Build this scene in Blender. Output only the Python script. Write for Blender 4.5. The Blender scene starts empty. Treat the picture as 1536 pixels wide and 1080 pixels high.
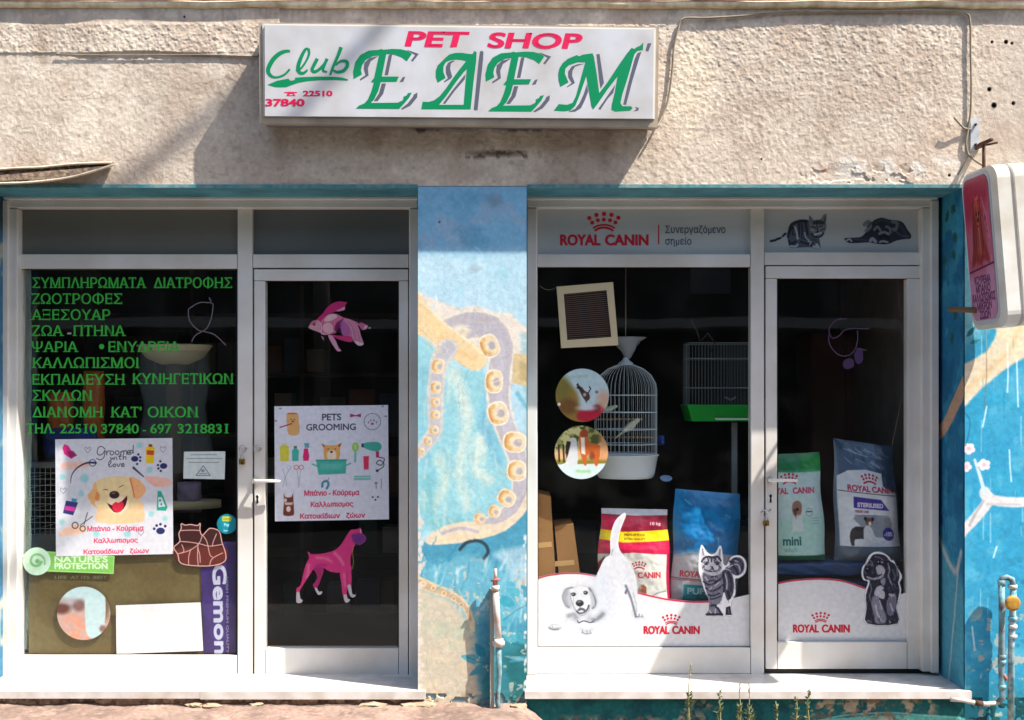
import bpy, bmesh, math, random
import numpy as np
from mathutils import Vector, Matrix, geometry

SC = bpy.context.scene
COL = SC.collection
rng = np.random.RandomState(7)
random.seed(7)

# ------------------------------------------------------------------ camera, light, exposure
D0, EYE, F = 6.0, 1.68, 300.0          # metres to the wall, eye height, photo pixels per metre at the wall
cam = bpy.data.cameras.new('camera')
cam_o = bpy.data.objects.new('camera', cam)
COL.objects.link(cam_o)
SC.camera = cam_o
cam_o.location = (0, -D0, EYE)
cam_o.rotation_euler = (math.radians(90), 0, 0)
cam.sensor_width = 36
cam.lens = 36 * D0 / (1536 / F)
cam.shift_y = 60 / 1536
cam.clip_end = 500
SUN = Vector((-2.12, 1.0, -3.50)).normalized()      # the way the light travels
to_sun = -SUN
sun_el = math.asin(to_sun.z)
sun_az = math.atan2(to_sun.x, to_sun.y)             # clockwise from +Y
world = bpy.data.worlds.new('World')
SC.world = world
world.use_nodes = True
nt = world.node_tree
bg = nt.nodes['Background']
sky = nt.nodes.new('ShaderNodeTexSky')
sky.sky_type = 'NISHITA'
sky.sun_disc = False
sky.sun_elevation = sun_el
sky.sun_rotation = sun_az
sky.air_density = 1.0
sky.dust_density = 2.0
nt.links.new(sky.outputs[0], bg.inputs[0])
bg.inputs[1].default_value = 0.122
sl = bpy.data.lights.new('sun', 'SUN')
sl.energy = 4.7
sl.angle = math.radians(0.5)
sl.color = (1.0, 0.95, 0.88)
sun_o = bpy.data.objects.new('sun', sl)
COL.objects.link(sun_o)
sun_o.rotation_euler = SUN.to_track_quat('-Z', 'Y').to_euler()
sun_o.location = (4, -4, 8)
SC.view_settings.view_transform = 'Standard'
SC.view_settings.look = 'None'
SC.view_settings.gamma = 1
SC.view_settings.use_curve_mapping = False
SC.view_settings.exposure = 1.17
SC.cycles.max_bounces = 8
SC.cycles.transparent_max_bounces = 24

# ------------------------------------------------------------------ helpers
def W(px, py, d=0.0):
    """the point at depth d behind (+) or before (-) the wall that the photo shows at px, py"""
    k = (D0 + d) / D0 / F
    return Vector(((px - 768) * k, d, EYE - (py - 600) * k))

def lin(c):
    c = np.asarray(c, dtype=float) / 255.0
    return np.where(c <= 0.04045, c / 12.92, ((c + 0.055) / 1.055) ** 2.4)

MATS = {}
def mat(name, rgb=(200, 200, 200), rough=0.6, metal=0.0, bump=0.0, scale=60.0, var=0.0, spec=0.4,
        vscale=6.0, dirt=None, coat=0.0, trans=0.0):
    if name in MATS:
        return MATS[name]
    m = bpy.data.materials.new(name)
    m.use_nodes = True
    n = m.node_tree.nodes; l = m.node_tree.links
    p = n['Principled BSDF']
    c = tuple(float(v) for v in lin(rgb))
    p.inputs['Base Color'].default_value = (*c, 1)
    p.inputs['Roughness'].default_value = rough
    p.inputs['Metallic'].default_value = metal
    p.inputs['Specular IOR Level'].default_value = spec
    p.inputs['Coat Weight'].default_value = coat
    tc = n.new('ShaderNodeTexCoord')
    if var > 0 or dirt:
        nz = n.new('ShaderNodeTexNoise'); nz.inputs['Scale'].default_value = vscale; nz.inputs['Detail'].default_value = 6
        l.new(tc.outputs['Object'], nz.inputs['Vector'])
        r = n.new('ShaderNodeMapRange'); r.inputs[1].default_value = 0.35; r.inputs[2].default_value = 0.7
        l.new(nz.outputs['Fac'], r.inputs[0])
        mx = n.new('ShaderNodeMix'); mx.data_type = 'RGBA'
        mx.inputs[6].default_value = (*c, 1)
        d = lin(dirt) if dirt else np.array(c) * (1 - var)
        mx.inputs[7].default_value = (*[float(v) for v in d], 1)
        l.new(r.outputs[0], mx.inputs[0]); l.new(mx.outputs[2], p.inputs['Base Color'])
    if bump > 0:
        nb = n.new('ShaderNodeTexNoise'); nb.inputs['Scale'].default_value = scale; nb.inputs['Detail'].default_value = 5
        l.new(tc.outputs['Object'], nb.inputs['Vector'])
        b = n.new('ShaderNodeBump'); b.inputs['Strength'].default_value = 1.0; b.inputs['Distance'].default_value = bump
        l.new(nb.outputs['Fac'], b.inputs['Height']); l.new(b.outputs[0], p.inputs['Normal'])
    if trans > 0:
        tb = n.new('ShaderNodeBsdfTransparent'); ms = n.new('ShaderNodeMixShader'); ms.inputs[0].default_value = trans
        l.new(p.outputs[0], ms.inputs[1]); l.new(tb.outputs[0], ms.inputs[2])
        l.new(ms.outputs[0], n['Material Output'].inputs[0])
    MATS[name] = m
    return m

def paint_mat(name, rough=0.5, bump=0.0, scale=200.0, alpha=False, spec=0.35, coat=0.0):
    """colour comes from the painted attribute of the mesh, grain from noise"""
    if name in MATS:
        return MATS[name]
    m = bpy.data.materials.new(name)
    m.use_nodes = True
    n = m.node_tree.nodes; l = m.node_tree.links
    p = n['Principled BSDF']
    a = n.new('ShaderNodeAttribute'); a.attribute_name = 'Col'
    tc = n.new('ShaderNodeTexCoord')
    nz = n.new('ShaderNodeTexNoise'); nz.inputs['Scale'].default_value = 40; nz.inputs['Detail'].default_value = 8
    l.new(tc.outputs['Object'], nz.inputs['Vector'])
    r = n.new('ShaderNodeMapRange'); r.inputs[1].default_value = 0.3; r.inputs[2].default_value = 0.7
    r.inputs[3].default_value = 0.9; r.inputs[4].default_value = 1.06
    l.new(nz.outputs['Fac'], r.inputs[0])
    mx = n.new('ShaderNodeVectorMath'); mx.operation = 'SCALE'
    l.new(a.outputs['Color'], mx.inputs[0]); l.new(r.outputs[0], mx.inputs['Scale'])
    l.new(mx.outputs[0], p.inputs['Base Color'])
    p.inputs['Roughness'].default_value = rough
    p.inputs['Specular IOR Level'].default_value = spec
    p.inputs['Coat Weight'].default_value = coat
    if alpha:
        l.new(a.outputs['Alpha'], p.inputs['Alpha'])
    if bump > 0:
        nb = n.new('ShaderNodeTexNoise'); nb.inputs['Scale'].default_value = scale; nb.inputs['Detail'].default_value = 6
        l.new(tc.outputs['Object'], nb.inputs['Vector'])
        b = n.new('ShaderNodeBump'); b.inputs['Strength'].default_value = 1.0; b.inputs['Distance'].default_value = bump
        l.new(nb.outputs['Fac'], b.inputs['Height']); l.new(b.outputs[0], p.inputs['Normal'])
    MATS[name] = m
    return m

def props(o, label=None, cat=None, group=None, kind=None):
    if label: o['label'] = label
    if cat: o['category'] = cat
    if group: o['group'] = group
    if kind: o['kind'] = kind
    return o

def link(name, me, m=None, parent=None):
    o = bpy.data.objects.new(name, me)
    COL.objects.link(o)
    if m is not None and me is not None and not me.materials:
        me.materials.append(m)
    if parent is not None:
        o.parent = parent
        o.matrix_parent_inverse = Matrix.Translation(-wloc(parent))
    return o

def wloc(o):
    v = Vector(o.location)
    if o.parent is not None:
        v = o.matrix_parent_inverse @ v
        v = v + wloc(o.parent)
    return v

def thing(name, loc, label, cat, group=None, kind=None, parent=None):
    o = bpy.data.objects.new(name, None)
    o.empty_display_size = 0.1
    COL.objects.link(o)
    o.location = loc
    if parent is not None:
        o.parent = parent
        o.matrix_parent_inverse = Matrix.Translation(-wloc(parent))
    return props(o, label, cat, group, kind)

def mesh(name, verts, faces, m=None, parent=None, smooth=False):
    me = bpy.data.meshes.new(name)
    me.from_pydata([tuple(v) for v in verts], [], faces)
    if smooth:
        me.polygons.foreach_set('use_smooth', [True] * len(me.polygons))
    me.update()
    return link(name, me, m, parent)

def bm_obj(name, bm, m, parent=None, smooth=False, bevel=0.0, seg=2, angle=0.6):
    if bevel > 0:
        es = [e for e in bm.edges if e.is_manifold and e.calc_face_angle(0) > angle]
        bmesh.ops.bevel(bm, geom=es, offset=bevel, segments=seg, affect='EDGES', profile=0.5)
    bmesh.ops.recalc_face_normals(bm, faces=bm.faces)
    me = bpy.data.meshes.new(name)
    bm.to_mesh(me); bm.free()
    if smooth:
        me.polygons.foreach_set('use_smooth', [True] * len(me.polygons))
    return link(name, me, m, parent)

def bm_box(bm, a, b):
    """axis aligned box between two world points"""
    x0, x1 = sorted((a[0], b[0])); y0, y1 = sorted((a[1], b[1])); z0, z1 = sorted((a[2], b[2]))
    vs = [bm.verts.new(p) for p in ((x0,y0,z0),(x1,y0,z0),(x1,y1,z0),(x0,y1,z0),(x0,y0,z1),(x1,y0,z1),(x1,y1,z1),(x0,y1,z1))]
    for f in ((0,3,2,1),(4,5,6,7),(0,1,5,4),(1,2,6,5),(2,3,7,6),(3,0,4,7)):
        bm.faces.new([vs[i] for i in f])
    return vs

def box(name, px0, py0, px1, py1, d0, d1, m, parent=None, bevel=0.0):
    """box whose front face (depth d0) covers the pixel rectangle, reaching back to depth d1"""
    a = W(px0, py0, d0); b = W(px1, py1, d0); b.y = d1
    bm = bmesh.new(); bm_box(bm, a, b)
    return bm_obj(name, bm, m, parent, bevel=bevel)

def tube(name, pts, r, m, parent=None, seg=10, taper=None, closed=False):
    pts = [Vector(p) for p in pts]
    n = len(pts); verts = []; faces = []
    up0 = None
    for i, p in enumerate(pts):
        if closed: t = pts[(i + 1) % n] - pts[i - 1]
        else: t = pts[min(i + 1, n - 1)] - pts[max(i - 1, 0)]
        t.normalize()
        if up0 is None:
            up0 = t.orthogonal().normalized()
        u = (up0 - t * up0.dot(t))
        u = u.normalized() if u.length > 1e-6 else t.orthogonal().normalized()
        up0 = u
        v = t.cross(u)
        rr = r * (taper[i] if taper is not None else 1)
        for k in range(seg):
            a = 2 * math.pi * k / seg
            verts.append(p + u * math.cos(a) * rr + v * math.sin(a) * rr)
    for i in range(n if closed else n - 1):
        j = (i + 1) % n
        for k in range(seg):
            faces.append((i*seg+k, i*seg+(k+1)%seg, j*seg+(k+1)%seg, j*seg+k))
    if not closed:
        faces.append(tuple(range(seg-1, -1, -1)))
        faces.append(tuple((n-1)*seg + k for k in range(seg)))
    return mesh(name, verts, faces, m, parent, smooth=True)

def join_tubes(name, lists, m, parent=None, seg=5):
    """many thin wires as one mesh; lists = [(points, radius)]"""
    verts = []; faces = []
    for pts, r in lists:
        pts = [Vector(p) for p in pts]; n = len(pts); base = len(verts)
        for i, p in enumerate(pts):
            t = (pts[min(i+1, n-1)] - pts[max(i-1, 0)]).normalized()
            u = t.cross(Vector((0.3, 1, 0.2))).normalized(); v = t.cross(u)
            for k in range(seg):
                a = 2*math.pi*k/seg
                verts.append(p + (u*math.cos(a) + v*math.sin(a))*r)
        for i in range(n-1):
            for k in range(seg):
                faces.append((base+i*seg+k, base+i*seg+(k+1)%seg, base+(i+1)*seg+(k+1)%seg, base+(i+1)*seg+k))
    return mesh(name, verts, faces, m, parent, smooth=True)

def lathe(name, prof, c, m, parent=None, seg=32, rot=None, sx=1, sy=1):
    """prof = [(r, z)] round a vertical axis at c; rot = matrix applied about c"""
    verts = []; faces = []
    for r, z in prof:
        for k in range(seg):
            a = 2*math.pi*k/seg
            verts.append(Vector((r*math.cos(a)*sx, r*math.sin(a)*sy, z)))
    if rot is not None: verts = [rot @ v for v in verts]
    verts = [v + Vector(c) for v in verts]
    for i in range(len(prof)-1):
        for k in range(seg):
            faces.append((i*seg+k, i*seg+(k+1)%seg, (i+1)*seg+(k+1)%seg, (i+1)*seg+k))
    return mesh(name, verts, faces, m, parent, smooth=True)

def smooth_pts(pts, n=6, closed=False):
    """Catmull-Rom through the points"""
    P = [np.array(p, float) for p in pts]; out = []
    N = len(P)
    rngi = range(N) if closed else range(N-1)
    for i in rngi:
        if closed: p0, p1, p2, p3 = P[i-1], P[i], P[(i+1) % N], P[(i+2) % N]
        else: p0, p1, p2, p3 = P[max(i-1,0)], P[i], P[i+1], P[min(i+2,N-1)]
        for k in range(n):
            t = k/n
            out.append(tuple(0.5*((2*p1) + (-p0+p2)*t + (2*p0-5*p1+4*p2-p3)*t*t + (-p0+3*p1-3*p2+p3)*t**3)))
    if not closed: out.append(tuple(P[-1]))
    return out

# ---- noise
def field(ny, nx, size, seed=0, octaves=3):
    """smooth random field about 0..1, feature size in samples"""
    r = np.random.RandomState(abs(int(seed)) % 99991); out = np.zeros((ny, nx)); tot = 0
    for o in range(octaves):
        s = max(size / 2**o, 1.0)
        gy, gx = int(ny/s)+4, int(nx/s)+4
        g = r.rand(gy, gx)
        y = np.arange(ny)/s+1; x = np.arange(nx)/s+1
        y0 = y.astype(int); x0 = x.astype(int)
        fy = (y-y0); fx = (x-x0); fy = fy*fy*(3-2*fy); fx = fx*fx*(3-2*fx)
        a = g[np.ix_(y0, x0)]; b = g[np.ix_(y0, x0+1)]; c = g[np.ix_(y0+1, x0)]; d = g[np.ix_(y0+1, x0+1)]
        v = (a*(1-fx)+b*fx)*(1-fy)[:, None] + (c*(1-fx)+d*fx)*fy[:, None]
        out += v * 0.55**o; tot += 0.55**o
    return out / tot

# ---- flat painting: a canvas in photo pixels that becomes a finely divided mesh with painted colours
class Canvas:
    def __init__(s, x0, y0, x1, y1, res=1.0, base=(255, 255, 255), alpha=1.0):
        s.b = (x0, y0, x1, y1); s.res = res
        s.nx = int(round((x1-x0)*res))+1; s.ny = int(round((y1-y0)*res))+1
        s.x = np.linspace(x0, x1, s.nx); s.y = np.linspace(y0, y1, s.ny)
        s.X, s.Y = np.meshgrid(s.x, s.y)
        s.c = np.zeros((s.ny, s.nx, 3)) + np.array(base, float)
        s.a = np.zeros((s.ny, s.nx)) + alpha
    def _sub(s, xs, ys, pad):
        x0, x1 = min(xs)-pad, max(xs)+pad; y0, y1 = min(ys)-pad, max(ys)+pad
        i0, i1 = np.searchsorted(s.x, x0), np.searchsorted(s.x, x1)
        j0, j1 = np.searchsorted(s.y, y0), np.searchsorted(s.y, y1)
        return slice(j0, j1), slice(i0, i1)
    def put(s, sl, cov, col, a=1.0):
        if cov.size == 0: return
        k = (cov*a)
        col = np.asarray(col, float)
        s.c[sl] = s.c[sl]*(1-k[..., None]) + col*k[..., None]
        s.a[sl] = np.maximum(s.a[sl], k)
    def poly(s, pts, col, soft=0.5, a=1.0, sm=0, wob=0.0):
        if sm: pts = smooth_pts(pts, sm, True)
        P = np.array(pts, float)
        sl = s._sub(P[:, 0], P[:, 1], soft*2+2)
        X = s.X[sl]; Y = s.Y[sl]
        if X.size == 0: return
        if wob:
            n = field(X.shape[0], X.shape[1], 8*s.res, int(P[0, 0])+1)
            X = X+(n-.5)*wob*2; Y = Y+(n[::-1]-.5)*wob*2
        d = np.full(X.shape, 1e9); ins = np.zeros(X.shape, bool)
        for i in range(len(P)):
            x1, y1 = P[i-1]; x2, y2 = P[i]
            ex, ey = x2-x1, y2-y1; L = ex*ex+ey*ey+1e-9
            t = np.clip(((X-x1)*ex+(Y-y1)*ey)/L, 0, 1)
            d = np.minimum(d, (X-x1-t*ex)**2+(Y-y1-t*ey)**2)
            c = ((y1 > Y) != (y2 > Y))
            if y1 != y2:
                ins ^= c & (X < (x2-x1)*(Y-y1)/(y2-y1)+x1)
        sd = np.where(ins, 1, -1)*np.sqrt(d)
        s.put(sl, np.clip(sd/(2*soft)+0.5, 0, 1), col, a)
    def line(s, pts, w, col, soft=0.5, a=1.0, sm=0, w2=None, wob=0.0):
        if sm: pts = smooth_pts(pts, sm)
        P = np.array(pts, float); n = len(P)
        sl = s._sub(P[:, 0], P[:, 1], max(w, w2 or w)+soft*2+2)
        X = s.X[sl]; Y = s.Y[sl]
        if X.size == 0: return
        if wob:
            q = field(X.shape[0], X.shape[1], 6*s.res, int(P[0, 0])+3)
            X = X+(q-.5)*wob*2; Y = Y+(q[::-1]-.5)*wob*2
        sd = np.full(X.shape, -1e9)
        for i in range(n-1):
            x1, y1 = P[i]; x2, y2 = P[i+1]
            ex, ey = x2-x1, y2-y1; L = ex*ex+ey*ey+1e-9
            t = np.clip(((X-x1)*ex+(Y-y1)*ey)/L, 0, 1)
            r = w/2 if w2 is None else (w+(w2-w)*((i+t)/(n-1)))/2
            sd = np.maximum(sd, r-np.sqrt((X-x1-t*ex)**2+(Y-y1-t*ey)**2))
        s.put(sl, np.clip(sd/(2*soft)+0.5, 0, 1), col, a)
    def ell(s, cx, cy, rx, ry, col, soft=0.5, a=1.0, rot=0):
        r = max(rx, ry); sl = s._sub([cx-r, cx+r], [cy-r, cy+r], soft*2+1)
        X = s.X[sl]-cx; Y = s.Y[sl]-cy
        if X.size == 0: return
        c, q = math.cos(math.radians(rot)), math.sin(math.radians(rot))
        U = (X*c+Y*q)/rx; V = (-X*q+Y*c)/ry
        sd = (1-np.sqrt(U*U+V*V))*min(rx, ry)
        s.put(sl, np.clip(sd/(2*soft)+0.5, 0, 1), col, a)
    def ring(s, cx, cy, r, w, col, soft=0.5, a=1.0):
        s.line([(cx+r*math.cos(t), cy+r*math.sin(t)) for t in np.linspace(0, 2*math.pi, 24)], w, col, soft, a)
    def grain(s, amp=0.1, size=5, seed=1, oct=3, mask=None):
        n = field(s.ny, s.nx, size*s.res, seed, oct)
        k = 1+(n-0.5)*2*amp
        s.c = s.c*(k[..., None] if mask is None else (1+(k-1)*mask)[..., None])
    def blot(s, col, size=20, thr=0.6, soft=0.1, a=1.0, seed=1, rect=None, oct=3):
        n = field(s.ny, s.nx, size*s.res, seed, oct)
        cov = np.clip((n-thr)/soft, 0, 1)
        if rect:
            x0, y0, x1, y1, f = rect
            m = np.clip((s.X-x0)/f, 0, 1)*np.clip((x1-s.X)/f, 0, 1)*np.clip((s.Y-y0)/f, 0, 1)*np.clip((y1-s.Y)/f, 0, 1)
            cov = cov*m
        k = (cov*a)[..., None]
        s.c = s.c*(1-k)+np.array(col, float)*k
    def text(s, body, x, y, h, col, w=None, bold=0.0, a=1.0, shear=0.0, anchor='l', soft=0.5):
        """print small lettering straight into the canvas, y = baseline"""
        V, T, bb, cap, SI, BD = glyphs(body)
        k = h/cap; kx = k if w is None else w/(bb[2]-bb[0])
        ox = x-bb[0]*kx
        if anchor == 'm': ox -= (bb[2]-bb[0])*kx/2
        P = np.stack([ox+V[:, 0]*kx+V[:, 1]*shear*k, y-V[:, 1]*k], 1)
        xs, ys = P[:, 0], P[:, 1]
        sl = s._sub(xs, ys, bold+2)
        X = s.X[sl]; Y = s.Y[sl]
        if X.size == 0: return
        cov = np.zeros(X.shape)
        for tri in T:
            a0, b0, c0 = P[tri[0]], P[tri[1]], P[tri[2]]
            x0, x1 = min(a0[0], b0[0], c0[0]), max(a0[0], b0[0], c0[0])
            y0, y1 = min(a0[1], b0[1], c0[1]), max(a0[1], b0[1], c0[1])
            m = bold+soft+0.5
            i0 = np.searchsorted(X[0], x0-m); i1 = np.searchsorted(X[0], x1+m)
            j0 = np.searchsorted(Y[:, 0], y0-m); j1 = np.searchsorted(Y[:, 0], y1+m)
            if i1 <= i0 or j1 <= j0: continue
            XX = X[j0:j1, i0:i1]; YY = Y[j0:j1, i0:i1]
            sd = np.full(XX.shape, 1e9); dd = np.full(XX.shape, 1e9)
            ar = (b0[0]-a0[0])*(c0[1]-a0[1])-(b0[1]-a0[1])*(c0[0]-a0[0])
            sg = 1 if ar > 0 else -1
            for p, q in ((a0, b0), (b0, c0), (c0, a0)):
                ex, ey = q-p; L = math.hypot(ex, ey)+1e-9
                sd = np.minimum(sd, sg*(ex*(YY-p[1])-ey*(XX-p[0]))/L)
                t = np.clip(((XX-p[0])*ex+(YY-p[1])*ey)/L**2, 0, 1)
                dd = np.minimum(dd, np.hypot(XX-p[0]-t*ex, YY-p[1]-t*ey))
            d = np.where(sd >= 0, dd, -dd)+bold
            cov[j0:j1, i0:i1] = np.maximum(cov[j0:j1, i0:i1], np.clip(d/(2*soft)+0.5+np.where(sd >= 0, .5, 0), 0, 1))
        s.put(sl, cov, col, a)
    def out(s, name, fn, m, parent=None, cut=False, smooth=False):
        """fn(X, Y) -> world coordinate arrays"""
        x, y, z = fn(s.X, s.Y)
        co = np.stack([x, y, z], -1).reshape(-1, 3)
        idx = np.arange(s.nx*s.ny).reshape(s.ny, s.nx)
        q = np.stack([idx[1:, :-1], idx[1:, 1:], idx[:-1, 1:], idx[:-1, :-1]], -1).reshape(-1, 4)
        if cut:
            am = s.a.reshape(-1)
            q = q[am[q].max(1) > 0.02]
            used = np.unique(q); remap = np.full(co.shape[0], -1); remap[used] = np.arange(len(used))
            q = remap[q]; co = co[used]
        else: used = np.arange(co.shape[0])
        me = bpy.data.meshes.new(name)
        me.vertices.add(len(co)); me.vertices.foreach_set('co', co.astype(np.float32).ravel())
        me.loops.add(len(q)*4); me.loops.foreach_set('vertex_index', q.astype(np.int32).ravel())
        me.polygons.add(len(q)); me.polygons.foreach_set('loop_start', np.arange(0, len(q)*4, 4, dtype=np.int32))
        me.update(calc_edges=True); me.validate()
        at = me.color_attributes.new('Col', 'FLOAT_COLOR', 'POINT')
        rgb = lin(np.clip(s.c, 0, 255)).reshape(-1, 3)[used]
        al = (s.a.reshape(-1)[used] if cut else np.ones(len(used)))
        at.data.foreach_set('color', np.concatenate([rgb, al[:, None]], 1).astype(np.float32).ravel())
        if smooth: me.polygons.foreach_set('use_smooth', [True]*len(me.polygons))
        return link(name, me, m, parent)

def plane_fn(d, disp=None):
    def f(X, Y):
        dd = np.zeros_like(X)+d if disp is None else d+disp
        k = (D0+d)/D0/F
        return (X-768)*k, dd, EYE-(Y-600)*k
    return f

# ---- lettering from the built-in font
_G = {}
def _area(P):
    x, y = P[:, 0], P[:, 1]; return 0.5*np.sum(x*np.roll(y, -1)-np.roll(x, -1)*y)
def _inside(p, P):
    x, y = p; c = False; j = len(P)-1
    for i in range(len(P)):
        if (P[i][1] > y) != (P[j][1] > y) and x < (P[j][0]-P[i][0])*(y-P[i][1])/(P[j][1]-P[i][1])+P[i][0]: c = not c
        j = i
    return c
def glyphs(body):
    """outlines of the built-in font, filled shape by shape; returns points, triangles, bounds, cap height, shape id"""
    if body in _G: return _G[body]
    c = bpy.data.curves.new('t', type='FONT'); c.body = body; c.size = 1.0
    o = bpy.data.objects.new('t', c); COL.objects.link(o)
    dg = bpy.context.evaluated_depsgraph_get()
    cu = o.evaluated_get(dg).to_curve(dg)
    loops = []
    for sp in cu.splines:
        bp = sp.bezier_points; n = len(bp); out = []
        if n < 2: continue
        for i in range(n):
            p0, h0, h1, p1 = bp[i].co, bp[i].handle_right, bp[(i+1) % n].handle_left, bp[(i+1) % n].co
            L = (p1-p0).length; dev = max((h0-p0.lerp(p1, 1/3)).length, (h1-p0.lerp(p1, 2/3)).length)
            k = 1 if dev < .004 else (3 if L < .15 else 5)
            for t in np.arange(k)/k:
                q = p0*(1-t)**3+h0*3*t*(1-t)**2+h1*3*t*t*(1-t)+p1*t**3
                if not out or abs(q.x-out[-1][0])+abs(q.y-out[-1][1]) > 2e-4: out.append((q.x, q.y))
        if len(out) > 2 and abs(out[0][0]-out[-1][0])+abs(out[0][1]-out[-1][1]) < 2e-4: out.pop()
        if len(out) > 2: loops.append(np.array(out))
    o.to_curve_clear() if hasattr(o, 'to_curve_clear') else None
    bpy.data.objects.remove(o); bpy.data.curves.remove(c)
    outer = []; holes = []
    for i, l in enumerate(loops):
        par = [k for j, k in enumerate(loops) if j != i and abs(_area(k)) > abs(_area(l)) and all(_inside(l[q], k) for q in range(0, len(l), max(1, len(l)//5)))]
        (holes if par and np.sign(_area(par[0])) != np.sign(_area(l)) else outer).append(l)
    V = []; T = []; S_ = []; BD = []
    for oi, l in enumerate(outer):
        hs = [h for h in holes if all(_inside(h[q], l) for q in range(0, len(h), max(1, len(h)//5)))]
        grp = [l]+hs; base = len(V)
        for tr in geometry.tessellate_polygon([[Vector((p[0]*92.1-p[1]*38.9, p[0]*38.9+p[1]*92.1, 0)) for p in g_] for g_ in grp]): T.append(tuple(base+i for i in tr))
        for gi, g_ in enumerate(grp):
            fw = (_area(g_) > 0) == (gi == 0)
            b0 = len(V); m = len(g_)
            for i, p in enumerate(g_): V.append((p[0], p[1])); S_.append(oi)
            for i in range(m): BD.append((b0+i, b0+(i+1) % m) if fw else (b0+(i+1) % m, b0+i))
    V = np.array(V)
    bb = (V[:, 0].min(), V[:, 1].min(), V[:, 0].max(), V[:, 1].max())
    cap = bb[3]-bb[1] if body == 'H' else glyphs('H')[3]
    _G[body] = (V, T, bb, cap, S_, BD)
    return _G[body]

def lettering(body, x, y, h, m, parent, fn, w=None, bold=0.0, boldx=None, serif=0.0, shear=0.0, slope=0.0,
              anchor='l', label=None, name='lettering', step=0.00008):
    """one line of words as flat cut film; fn(px, py, lift) -> world point; sizes in photo pixels"""
    V, T, bb, cap, SI, BD = glyphs(body)
    k = h/cap; kx = k if w is None else w/(bb[2]-bb[0])
    ox = x-bb[0]*kx
    if anchor == 'm': ox -= (bb[2]-bb[0])*kx/2
    def pt(vx, vy): 
        X = ox+vx*kx+vy*shear*k
        return (X, y-vy*k+(X-x)*slope)
    verts = []; faces = []
    def add(p, lift):
        verts.append(fn(p[0], p[1], lift)); return len(verts)-1
    base = [add(pt(v[0], v[1]), step*(1+.35*(SI[i] % 3))) for i, v in enumerate(V)]
    for t in T: faces.append(tuple(base[i] for i in t))
    bd = BD
    bx = bold if boldx is None else boldx
    if bold or bx:
        for i, (a, b) in enumerate(bd):
            p = np.array(pt(*V[a])); q = np.array(pt(*V[b]))
            t = q-p; L = np.hypot(*t)
            if L < 1e-6: continue
            t /= L; nn = np.array([t[1], -t[0]])
            e = np.array([bx, bold])
            off = nn*e; ext = t*e*0.6
            ids = [add(z, step*(2+i % 11)) for z in (p-ext-off, q+ext-off, q+ext+off, p-ext+off)]
            faces.append(tuple(ids))
    if serif:
        nxt = {a: b for a, b in bd}; prv = {b: a for a, b in bd}
        for i, (a, b) in enumerate(bd):
            if a not in prv or b not in nxt: continue
            p, q = V[a], V[b]; t = q-p; L = np.hypot(*t)
            if L < 1e-5 or L > 0.19: continue
            u = V[a]-V[prv[a]]; v = V[nxt[b]]-V[b]
            lu = np.hypot(*u); lv = np.hypot(*v)
            if min(lu, lv) < 0.04: continue
            if max(abs(np.dot(u, t)/lu/L), abs(np.dot(v, t)/lv/L)) > 0.6: continue
            s = serif
            c = (p+q)/2
            if abs(t[1])/L < 0.1 and (abs(c[1]) < 0.03 or abs(c[1]-cap) < 0.03):
                hw = L/2+s; th = 0.055; yy = c[1]; sg = 1 if yy < cap/2 else -1
                q4 = [(c[0]-hw, yy), (c[0]+hw, yy), (c[0]+hw, yy+sg*th), (c[0]-hw, yy+sg*th)]
            elif abs(t[0])/L < 0.1:
                hh = L/2+s*0.8; th = 0.05; sg = -1 if t[1] > 0 else 1
                q4 = [(c[0], max(c[1]-hh, 0)), (c[0], min(c[1]+hh, cap)), (c[0]+sg*th, min(c[1]+hh, cap)), (c[0]+sg*th, max(c[1]-hh, 0))]
            else: continue
            faces.append(tuple(add(pt(*z), step*(14+i % 5)) for z in q4))
    o = mesh(name, verts, faces, m, parent)
    if label: o['label'] = label
    return o

def at_depth(d):
    """film lying on a plane at depth d, lifted towards the street"""
    return lambda px, py, lift=0.0: W(px, py, d)+Vector((0, -lift, 0))

def film(name, loops, m, parent, fn, lift=0.0002, thick=0.0, sm=0, label=None):
    """flat shape from outlines (first outer, then holes)"""
    if sm: loops = [smooth_pts(l, sm, True) for l in loops]
    P = [[Vector((p[0], p[1], 0)) for p in l] for l in loops]
    tri = geometry.tessellate_polygon(P)
    flat = [p for l in loops for p in l]
    verts = [fn(p[0], p[1], lift) for p in flat]
    faces = [tuple(t) for t in tri]
    if thick:
        n = len(verts)
        verts += [fn(p[0], p[1], lift-thick) for p in flat]
        faces += [tuple(n+i for i in reversed(t)) for t in tri]
        k = 0
        for l in loops:
            for i in range(len(l)):
                a, b = k+i, k+(i+1) % len(l)
                faces.append((a, b, n+b, n+a))
            k += len(l)
    o = mesh(name, verts, faces, m, parent)
    if label: o['label'] = label
    return o

def ribbon(pts, w, w2=None, sm=0):
    """outline polygon of a brush stroke"""
    if sm: pts = smooth_pts(pts, sm)
    P = [np.array(p, float) for p in pts]; n = len(P); L = []; R = []
    for i, p in enumerate(P):
        t = P[min(i+1, n-1)]-P[max(i-1, 0)]; t = t/(np.hypot(*t)+1e-9)
        nn = np.array([-t[1], t[0]])
        if callable(w): ww = w(i/(n-1))/2
        else: ww = (w if w2 is None else w+(w2-w)*i/(n-1))/2
        L.append(tuple(p+nn*ww)); R.append(tuple(p-nn*ww))
    return L+R[::-1]

def zoomed(pts, ox, oy, s):
    return [(ox+p[0]/s, oy+p[1]/s) for p in pts]
# ================================================================== SETTING
R = 0.34                        # depth of the shopfront recess
GLS = 0.375                     # depth of the outer face of the glass

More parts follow.
